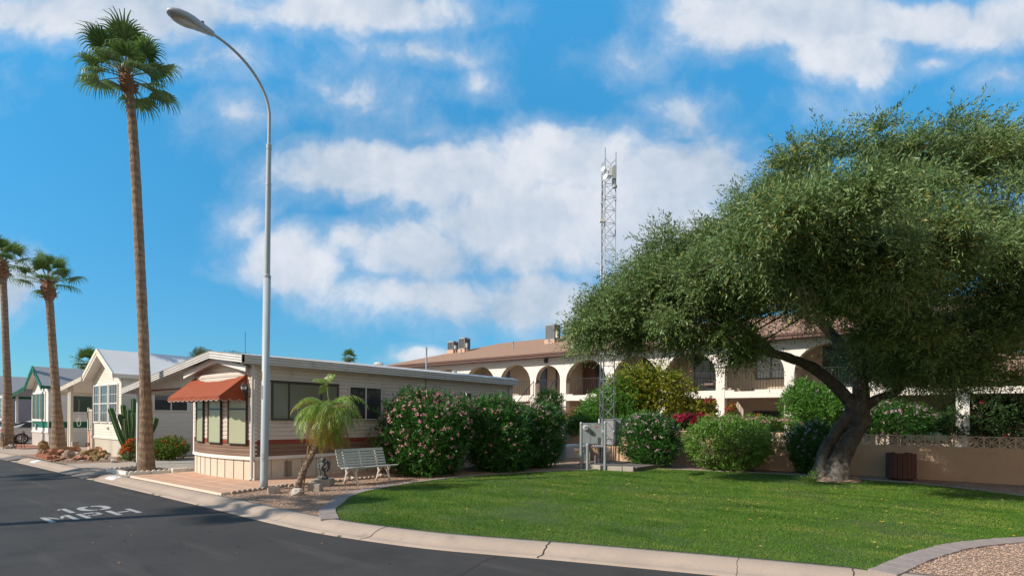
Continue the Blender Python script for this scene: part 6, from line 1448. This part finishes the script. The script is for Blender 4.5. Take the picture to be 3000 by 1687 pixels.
# ------------------------------------------------------------ shrubs
def W(px, py, dep): p = P(px, py, dep); return (p.x, p.y, p.z)
def blob(px, py, dep, rpx, rpy, rd=None):
    k = dep/FPX; return (W(px, py, dep), (rpx*k, (rd if rd else rpx*k), rpy*k))
def base_of(px, py): g_ = G(px, py); return (g_.x, g_.y, 0)
pinkf = lambda n, zb=.9: (LF['pink'], n, .028, zb)
shrub('oleander_bush', 'largest pink-flowered oleander bush right beside the bench', 'bush', base_of(1240, 1390), [blob(1245, 1275, 17.4, 138, 118, 1.35), blob(1240, 1215, 17.6, 105, 70, 1.0), blob(1235, 1330, 17.2, 115, 70, 1.2), blob(1330, 1230, 17.8, 60, 70, .8)], 40000, LF['oleander'], .14, .03, pinkf(520, .9), seed=3, stems=7)
shrub('oleander_bush', 'middle pink oleander bush with fewer blooms', 'bush', base_of(1460, 1382), [blob(1452, 1280, 18.8, 92, 105, 1.2), blob(1440, 1225, 19., 80, 62, 1.), blob(1470, 1325, 18.6, 85, 62, 1.1)], 28000, LF['oleander'], .14, .03, pinkf(90, 1.2), seed=13, stems=6)
shrub('oleander_bush', 'third pink oleander bush, next to the transformer', 'bush', base_of(1600, 1362), [blob(1582, 1275, 20.2, 62, 90, 1.0), blob(1580, 1232, 20.4, 62, 46, .9), blob(1580, 1320, 20., 56, 48, .9)], 21000, LF['oleander'], .13, .027, (LF['lilac'], 90, .03, 1.8), seed=23, stems=5)
shrub('oleander_bush', 'rounded dark oleander with pale pink blooms right of the lattice mast', 'bush', base_of(1905, 1362), [blob(1900, 1292, 20.7, 84, 76, .95), blob(1905, 1262, 20.9, 74, 46, .85), blob(1905, 1330, 20.5, 62, 40, .8)], 22000, LF['oleander'], .13, .027, (LF['lilac'], 90, .03, 1.8), seed=33, stems=5)
shrub('green_bush', 'bright green clipped bush with bare woody gaps, centre of the wall', 'bush', base_of(2130, 1380), [blob(2130, 1300, 19.5, 122, 76, .85), blob(2075, 1290, 19.3, 68, 62, .7), blob(2190, 1290, 19.6, 70, 62, .75), blob(2130, 1345, 19.3, 95, 38, .8)], 22000, LF['green'], .10, .032, None, seed=43, stems=0, up=.9)
shrub('oleander_bush', 'dark oleander in shade just left of the olive trunk', 'bush', base_of(2385, 1395), [blob(2380, 1300, 18.7, 66, 62, .8), blob(2378, 1345, 18.6, 46, 52, .6)], 14000, LF['oleander'], .12, .026, (LF['lilac'], 110, .028, 1.2), seed=53)
# behind the garden wall
shrub('oleander_bush', 'tall bright green oleander without blooms behind the meter cabinet', 'bush', (W(1785, 1260, 25)[0], W(1785, 1260, 25)[1], 0), [blob(1775, 1215, 25, 85, 75, 1.2), blob(1820, 1180, 25.3, 66, 70, 1.1), blob(1725, 1240, 24.8, 45, 42, .8)], 19000, LF['oleander_br'], .15, .032, None, seed=63, stems=3)
shrub('citrus_tree', 'yellow-green citrus tree behind the wall under the olive crown', 'tree', (W(1910, 1260, 25.6)[0], W(1910, 1260, 25.6)[1], 0), [blob(1905, 1175, 25.6, 150, 92, 1.5), blob(1900, 1130, 25.3, 110, 66, 1.2), blob(1860, 1130, 25.6, 80, 62, 1.3), blob(1960, 1200, 25.4, 100, 62, 1.3), blob(1820, 1180, 26, 70, 80, 1.2)], 34000, LF['citrus'], .11, .05, None, seed=73, stems=5)
shrub('white_oleander', 'white-flowering bush peeking over the wall above the rounded oleander', 'bush', (W(1895, 1240, 24)[0], W(1895, 1240, 24)[1], 0), [blob(1885, 1240, 24, 50, 26, .7)], 5000, LF['oleander_br'], .12, .03, (LF['whitep'], 150, .035, 1.5), seed=83, stems=3)
shrub('white_flower_bush', 'small white-flowered bush behind the breeze blocks left of the meter cabinet', 'bush', (W(1690, 1260, 25)[0], W(1690, 1260, 25)[1], 0), [blob(1690, 1250, 25, 28, 26, .6)], 3500, LF['oleander_br'], .12, .03, (LF['whitep'], 30, .035, .6), seed=84, stems=2)
shrub('dry_bush', 'leafless brown bush behind the wall beside the arcade pillar', 'bush', (W(1675, 1240, 26)[0], W(1675, 1240, 26)[1], 0), [blob(1672, 1232, 26, 38, 38, .8)], 7000, LF['dry'], .12, .012, None, seed=85, stems=10)
shrub('oleander_bush', 'thin oleander top rising in front of the outside stairs', 'bush', (W(1605, 1260, 24)[0], W(1605, 1260, 24)[1], 0), [blob(1608, 1185, 24, 34, 36, .6), blob(1610, 1235, 24, 42, 40, .7)], 6500, LF['oleander_br'], .15, .028, None, seed=86, stems=4)
shrub('bougainvillea', 'crimson bougainvillea clump above the wall between the two near bushes', 'bush', (W(2010, 1250, 23)[0], W(2010, 1250, 23)[1], 0), [blob(2008, 1238, 23, 40, 24, .6)], 4500, LF['dark'], .08, .045, (LF['magenta'], 120, .038, 1.3), seed=93, stems=4)
shrub('bougainvillea', 'straggly magenta bougainvillea climbing by the arcade pillar', 'bush', (W(2080, 1250, 24.5)[0], W(2080, 1250, 24.5)[1], 0), [blob(2080, 1200, 24.5, 20, 32, .5), blob(2060, 1235, 24, 40, 22, .6), blob(2140, 1215, 24.5, 12, 34, .4), blob(2205, 1232, 24, 22, 18, .5)], 5000, LF['citrus'], .08, .045, (LF['magenta'], 120, .038, .9), seed=103, stems=6)
shrub('oleander_bush', 'low pink-flowered oleander row just over the wall right of the clipped bush', 'bush', (W(2280, 1250, 22.4)[0], W(2280, 1250, 22.4)[1], 0), [blob(2285, 1248, 22.4, 58, 20, .5), blob(2180, 1236, 22.6, 110, 14, .5)], 7000, LF['oleander_br'], .11, .028, (LF['pink'], 110, .035, 1.3), seed=113, stems=3)
shrub('oleander_bush', 'big bright green oleander behind the wall left of the olive trunk', 'bush', (W(2390, 1250, 23)[0], W(2390, 1250, 23)[1], 0), [blob(2390, 1195, 23, 88, 72, 1.2), blob(2345, 1170, 23.2, 42, 56, .8), blob(2440, 1215, 23, 60, 62, 1.)], 20000, LF['oleander_br'], .15, .03, None, seed=123, stems=3)
shrub('oleander_bush', 'white and lilac flowered oleander behind the wall above the wooden bin', 'bush', (W(2640, 1260, 22.6)[0], W(2640, 1260, 22.6)[1], 0), [blob(2625, 1225, 22.6, 84, 48, 1.), blob(2700, 1240, 22.4, 40, 36, .7), blob(2560, 1230, 22.8, 50, 50, .8)], 14000, LF['oleander'], .13, .03, (LF['lilac'], 90, .035, 1.2), seed=133)
shrub('bougainvillea', 'large dark bougainvillea spilling over the wall at the right edge', 'bush', (W(2890, 1260, 22.3)[0], W(2890, 1260, 22.3)[1], 0), [blob(2870, 1215, 22.3, 92, 62, 1.1), blob(2980, 1185, 22.6, 80, 80, 1.2), blob(2800, 1240, 22.2, 48, 45, .8), blob(3070, 1200, 22.8, 80, 90, 1.3), blob(2940, 1270, 21.7, 45, 18, .4)], 26000, LF['dark'], .09, .05, (LF['magenta'], 80, .04, .15), seed=143, stems=8)
t_ = None
shrub('hedge_bush', 'low clipped green shrub with red specks right of the tall palm', 'bush', (W(500, 1340, 22)[0], W(500, 1340, 22)[1], 0), [blob(498, 1312, 22.2, 52, 33, .65), blob(478, 1316, 22.2, 44, 30, .65)], 11000, LF['hedge'], .055, .032, (LF['redp'], 34, .022, 1.2), seed=153, stems=3)
shrub('flower_bush', 'red-orange flowering shrub at the foot of the cactus', 'bush', (W(380, 1345, 21.6)[0], W(380, 1345, 21.6)[1], 0), [blob(381, 1328, 21.6, 20, 24, .35), blob(390, 1306, 21.6, 10, 20, .25)], 3200, LF['green'], .05, .025, (LF['redp'], 130, .028, .8), seed=163, stems=3)
# woody stems showing through the clipped bush
mb = MB(); rq = random.Random(4)
for i in range(90):
    px = rq.uniform(2040, 2225); py = rq.uniform(1275, 1350); e = P(px, py, 19.5-.85+rq.uniform(-.05, .2)); s0 = P(2130+(px-2130)*.45, 1368, 19.3); mb.tube([s0, s0.lerp(e, .5)+V((0, -.05, .04)), e], [.016, .011, .005], 5)
gb = [o for o in D.objects if o.name.startswith('green_bush')][0]; mb.build('woody_stems', 'twig', gb, True)

# ------------------------------------------------------------ the olive tree
tb = G(2440, 1406); dT = tb.dot(FW)
OT = thing('olive_tree', 'large spreading olive tree with twin leaning trunks on the lawn', 'tree', tb)
def T(px, py, dz=0.): return P(px, py, dT+dz)
limbs = []
def limb(pts, rads, n=18, nz=.30, nf=3.2, name='trunk', sub=9):
    P_ = [T(*p) for p in pts]; line = []; rad = []
    for i in range(len(P_)-1):
        a = P_[max(i-1, 0)]; b = P_[i]; c = P_[i+1]; d = P_[min(i+2, len(P_)-1)]
        for k in range(sub): s = k/sub; line.append(.5*((2*b)+(-a+c)*s+(2*a-5*b+4*c-d)*s*s+(-a+3*b-3*c+d)*s**3)); rad.append(rads[i]+(rads[i+1]-rads[i])*s)
    line.append(P_[-1]); rad.append(rads[-1]); limbs.append((line, rad, n, nz, nf)); return line
kb = dT/FPX
limb([(2388, 1425, .1), (2394, 1400, .05), (2401, 1370, .05), (2412, 1330, .05), (2433, 1293, .08), (2468, 1243, .1), (2500, 1195, .1)], [.28, .20, .155, .15, .155, .17, .19], 44)
limb([(2456, 1428, -.25), (2450, 1400, -.25), (2449, 1375, -.25), (2462, 1340, -.25), (2486, 1300, -.2), (2513, 1248, -.08), (2523, 1190, 0), (2523, 1120, 0), (2528, 1050, 0), (2540, 950, .1), (2560, 850, .2)], [.36, .28, .25, .235, .235, .24, .225, .19, .175, .15, .11], 48)
limb([(2478, 1408, -.4), (2474, 1378, -.42), (2476, 1350, -.38), (2490, 1320, -.25)], [.10, .17, .15, .08], 20, .3)
limb([(2522, 1440, -.7), (2490, 1420, -.45), (2462, 1390, -.3)], [.04, .11, .18], 14, .3); limb([(2372, 1418, -.2), (2395, 1404, -.1), (2410, 1385, 0)], [.05, .14, .2], 14, .3)
limb([(2430, 1436, -.6), (2445, 1410, -.4), (2460, 1385, -.25)], [.05, .13, .2], 14, .3)
big_limb = limb([(2512, 1210, .05), (2480, 1165, .1), (2440, 1122, .1), (2385, 1080, 0), (2325, 1052, -.1), (2265, 1035, -.2), (2210, 1020, -.3), (2150, 1012, -.5), (2080, 1012, -.7)], [.19, .175, .165, .145, .13, .115, .10, .09, .06], 20)
limb([(2265, 1035, -.2), (2210, 985, -.3), (2160, 960, -.4), (2080, 930, -.6), (1960, 900, -.8)], [.11, .10, .09, .07, .04], 14)
limb([(2530, 1195, 0), (2575, 1165, -.2), (2625, 1150, -.4), (2645, 1125, -.6), (2650, 1090, -.7)], [.15, .12, .10, .09, .06], 16)
limb([(2523, 1120, 0), (2480, 1040, .5), (2420, 960, .9), (2340, 880, 1.2), (2260, 780, 1.4)], [.20, .17, .14, .10, .05], 14)
limb([(2526, 1080, 0), (2610, 980, .6), (2720, 890, 1.0), (2800, 830, 1.2), (2880, 770, 1.2), (2920, 680, 1.2)], [.20, .17, .14, .12, .09, .05], 14)
limb([(2540, 960, .1), (2520, 860, -.5), (2480, 740, -.9), (2450, 620, -1.0)], [.17, .13, .09, .04], 12)
limb([(2542, 930, .1), (2610, 800, .3), (2640, 680, .4), (2680, 560, .4)], [.16, .12, .08, .03], 12)
limb([(2400, 895, -.1), (2440, 910, -.2), (2500, 930, 0), (2555, 980, 0)], [.06, .09, .11, .14], 12)
limb([(2720, 890, 1.0), (2850, 880, .4), (2960, 860, 0), (3080, 800, -.2)], [.11, .09, .07, .03], 12)
limb([(2880, 790, 1.2), (2990, 830, 1.2), (3060, 800, 1.2)], [.07, .05, .03], 10)
mb = MB()
for line, rad, n, nz, nf in limbs: mb.tube(line, rad, n, nz=nz, nf=nf, cap=True)
tr = mb.build('trunk', 'olivebark', OT, True)
# crown: leafy clumps packed in and on the outline of the crown
CRB = [  # px, py, ddepth, rx px, ry px, rdepth m
 (1745, 985, -1.7, 85, 80, 1.3), (1800, 905, -1.5, 95, 85, 1.6), (1880, 850, -1.3, 100, 100, 1.7), (1960, 760, -1.1, 95, 95, 1.8), (1900, 960, -1.7, 130, 80, 1.8), (2050, 850, -0.9, 140, 130, 2.2), (2070, 730, -0.8, 85, 75, 1.5),
 (2215, 620, -0.8, 60, 130, 1.7), (2250, 560, -0.7, 85, 85, 1.7), (2300, 720, -0.9, 170, 150, 2.8), (2330, 515, -0.5, 80, 75, 2.0), (2430, 520, -0.5, 120, 95, 2.4), (2480, 700, -1.1, 180, 160, 3.2), (2570, 530, -0.3, 110, 90, 2.4), (2680, 540, -0.5, 100, 90, 2.4),
 (2700, 720, -1.1, 170, 160, 3.0), (2790, 500, -0.5, 75, 80, 1.9), (2875, 425, -0.5, 55, 85, 1.5), (2950, 470, -0.7, 75, 80, 1.9), (2830, 600, 0.1, 60, 60, 1.3), (2620, 900, -1.1, 200, 140, 3.0), (2830, 960, -1.1, 180, 130, 2.6), (2980, 920, -1.3, 120, 140, 2.4),
 (2420, 880, -1.5, 110, 70, 2.0), (2200, 890, -0.9, 110, 65, 2.0), (2060, 985, -1.3, 130, 45, 1.6), (2190, 1030, -0.9, 60, 40, 1.2), (2720, 1065, -1.2, 180, 75, 2.2), (2890, 1085, -1.3, 150, 65, 2.2), (2600, 1075, 0.1, 110, 55, 1.6), (2980, 1080, -2.1, 120, 60, 1.6), (3090, 620, -0.7, 110, 190, 2.2), (3120, 950, -1.1, 130, 160, 2.4), (2550, 1010, -0.5, 80, 55, 1.6), (3040, 440, -0.6, 80, 80, 1.6),
 (2290, 800, -3.6, 120, 85, 1.2), (2420, 790, -4.1, 140, 120, 1.4), (2590, 800, -4.2, 150, 140, 1.5), (2760, 830, -3.8, 150, 140, 1.5), (2940, 860, -3.2, 130, 150, 1.5), (2660, 960, -3.0, 150, 70, 1.3), (3080, 900, -2.6, 130, 150, 1.6), (2130, 800, -2.6, 100, 110, 1.2), (2560, 760, -4.9, 115, 72, 1.1), (2400, 700, -4.6, 110, 80, 1.2), (2280, 650, -5.8, 90, 80, 1.3), (2460, 610, -5.8, 110, 80, 1.3), (2150, 770, -5.4, 70, 65, 1.1), (2720, 720, -4.6, 110, 80, 1.2), (2110, 790, -4.0, 95, 85, 1.1), (2960, 780, -4.2, 100, 100, 1.2)]
kk = dT/FPX; cl_c, cl_r = [], []
for i, (px, py, dz, rx, ry, rd) in enumerate(CRB):
    c = np.array(T(px, py, dz)); kk = (dT+dz)/FPX; nC = int(10+rx*ry/230)
    d = sphere_dirs(nC); rad = lumpy(d, .42, 1.9, i)*(1-.62*rng.random(nC)**1.2)
    off = d*np.array([max(rx-28, 25)*kk, rd, max(ry-28, 22)*kk])*rad[:, None]
    M3 = np.array([RT, FW, UP]); cl_c.append(c+off@M3); cl_r.append(rng.uniform(.30, .62, nC))
cl_c = np.concatenate(cl_c); cl_r = np.concatenate(cl_r)
hol = np.array([mnoise.noise(V(c)*.55+V((4, 0, 2)))+.5*mnoise.noise(V(c)*1.4) for c in cl_c]); kp = hol > -.06; cl_c, cl_r = cl_c[kp], cl_r[kp]; nCl = len(cl_c)
LV = []; TW = []
cen_all = np.array(T(2440, 850))
for c, r in zip(cl_c, cl_r):
    ns = int(24*(r/.4)**2); d = sphere_dirs(ns); d[:, 2] = d[:, 2]*.8+.12; outw = unit(c-cen_all)*.55; d = unit(d+outw+np.array([0, 0, .25]))
    droop = rng.uniform(.1, .55, ns); L = r*rng.uniform(.8, 1.7, ns)*(1+.35*np.clip(d[:, 2], 0, 1)); p = c+d*(r*.25*rng.random(ns)[:, None]); nl = 15
    for k in range(nl):
        f = k/nl; q = p+d*(L*f)[:, None]; q[:, 2] -= droop*L*f*f
        ax = d.copy(); ax[:, 2] -= 2*droop*f; s = unit(np.cross(ax, rng.normal(size=(ns, 3))))
        LV.append((q, unit(unit(ax)*.8+s*.75)))
oc = cl_c-cen_all; oc = oc/np.linalg.norm(oc, axis=1)[:, None]; cand = np.where(oc[:, 2] > .1)[0]; sel = rng.choice(cand, 420); d = unit(oc[sel]*.8+np.array([0, 0, .55])+rng.normal(size=(420, 3))*.3); L = rng.uniform(.7, 1.35, 420)
for k in range(26):                       # long ragged shoots on the outline
    f = k/26; q = cl_c[sel]+d*(L*f)[:, None]; q[:, 2] -= .25*L*f*f; s = unit(np.cross(d, rng.normal(size=(420, 3)))); LV.append((q, unit(d*.9+s*.6)))
pos = np.concatenate([a for a, b in LV]); dr = np.concatenate([b for a, b in LV]); n = len(pos); print('olive leaves', n)
sc = rng.uniform(.7, 1.25, n); lv = leaf_verts(pos, dr, .105*sc, .025*sc)
mi = (rng.random(n) < .02).astype(np.int32)
yel = np.array([mnoise.noise(V(p)*.9) for p in pos[::15]]); yel = np.repeat(yel, 15)[:n]; mi = np.where((yel > .28) & (rng.random(n) < .13), 1, mi)
cr = raw_mesh('crown', lv, 4, [LF['olive'], LF['oliveyel']], OT, midx=mi)
# twigs: thin stems carrying the clumps, and hanging dead twigs
mb = MB(); r2 = random.Random(5); allp = [p for l in limbs[7:] for p in l[0]]
for c in cl_c[::6]:
    c = V(c); q = min(allp, key=lambda a: (a-c).length); m_ = q.lerp(c, .5)+V((r2.uniform(-.2, .2), r2.uniform(-.2, .2), r2.uniform(-.1, .25))); mb.tube([q, m_, c], [.028, .018, .006], 5)
mb.build('branches', 'olivebark', OT, True)
mb = MB()
DTW = ((2950, 560, -.8, 60, 80, 300), (2340, 850, -4.3, 45, 40, 90), (2390, 930, -3.4, 35, 45, 60), (1750, 1000, -1.2, 40, 40, 50), (2690, 560, -1.8, 60, 40, 60), (2985, 1010, -1.8, 30, 60, 90), (2620, 830, -5, 40, 50, 30), (2900, 700, 0, 60, 60, 120), (2040, 930, -2, 60, 50, 60), (2250, 820, -2.2, 60, 60, 50))
for (px, py, dz, sx_, sy_, n_) in DTW:
    mb = MB()
    for i in range(n_//2):
        p = T(px+r2.gauss(0, sx_*.6), py+r2.gauss(0, sy_*.6), dz+r2.uniform(-.4, .4)); a = r2.uniform(0, 6.28); h = V((cos(a), sin(a), 0)); L = r2.uniform(.2, .5)
        mb.tube([p, p+h*L*.5+V((0, 0, .05)), p+h*L*.8-V((0, 0, L*.35)), p+h*L*.85-V((0, 0, L*.8))], [.007, .006, .005, .003], 4)
    mb.build('dead_twig_tangle', 'twig', OT)['kind'] = 'stuff'
# root mound
mb = MB(); mb.ell((tb.x-.15, tb.y+.05, -.05), .95, .75, .17, 30, 14, nz=.35, nf=3.2); tag(mb.build('root_mound', 'dirtpile', smooth=True, origin=(tb.x, tb.y, 0)), kind='structure')
shrub('root_sprouts', 'small green sprouts at the left foot of the olive trunk', 'plant', base_of(2360, 1408), [blob(2362, 1408, dT-.3, 26, 12, .3), blob(2383, 1394, dT-.2, 12, 12, .2), blob(2345, 1404, dT, 16, 10, .25)], 1500, LF['green'], .05, .02, None, seed=173, stems=2)

# ------------------------------------------------------------ far trees over the roofs
def wispy(px, py, dep, rpx, rpy, n, label, seed):
    c, r = blob(px, py, dep, rpx, rpy, rpx*dep/FPX*.7); t = thing('far_tree', label, 'tree', (c[0], c[1], 0)); p, d = cloud_pts(c, r, n, seed, .5, 2.2, .9); dd = unit(d+np.array([0, 0, .9])); raw_mesh('crown', leaf_verts(p, dd, .22, .04), 4, LF['haze'], t)
    mb = MB(); mb.tube([(c[0], c[1], 0), (c[0]+.2, c[1], c[2]*.6), c], [.3, .22, .1], 8)
    for i in range(14): q = p[i*7 % len(p)]; mb.tube([(c[0]+.1, c[1], c[2]*.7), tuple(q)], [.08, .02], 5)
    mb.build('trunk', 'branch', t, True)
wispy(590, 1040, 62, 36, 20, 2600, 'wispy desert tree over the carport ridge, left one', 7)
wispy(690, 1050, 64, 62, 18, 1900, 'thin feathery tree over the roof of the awning home', 9)
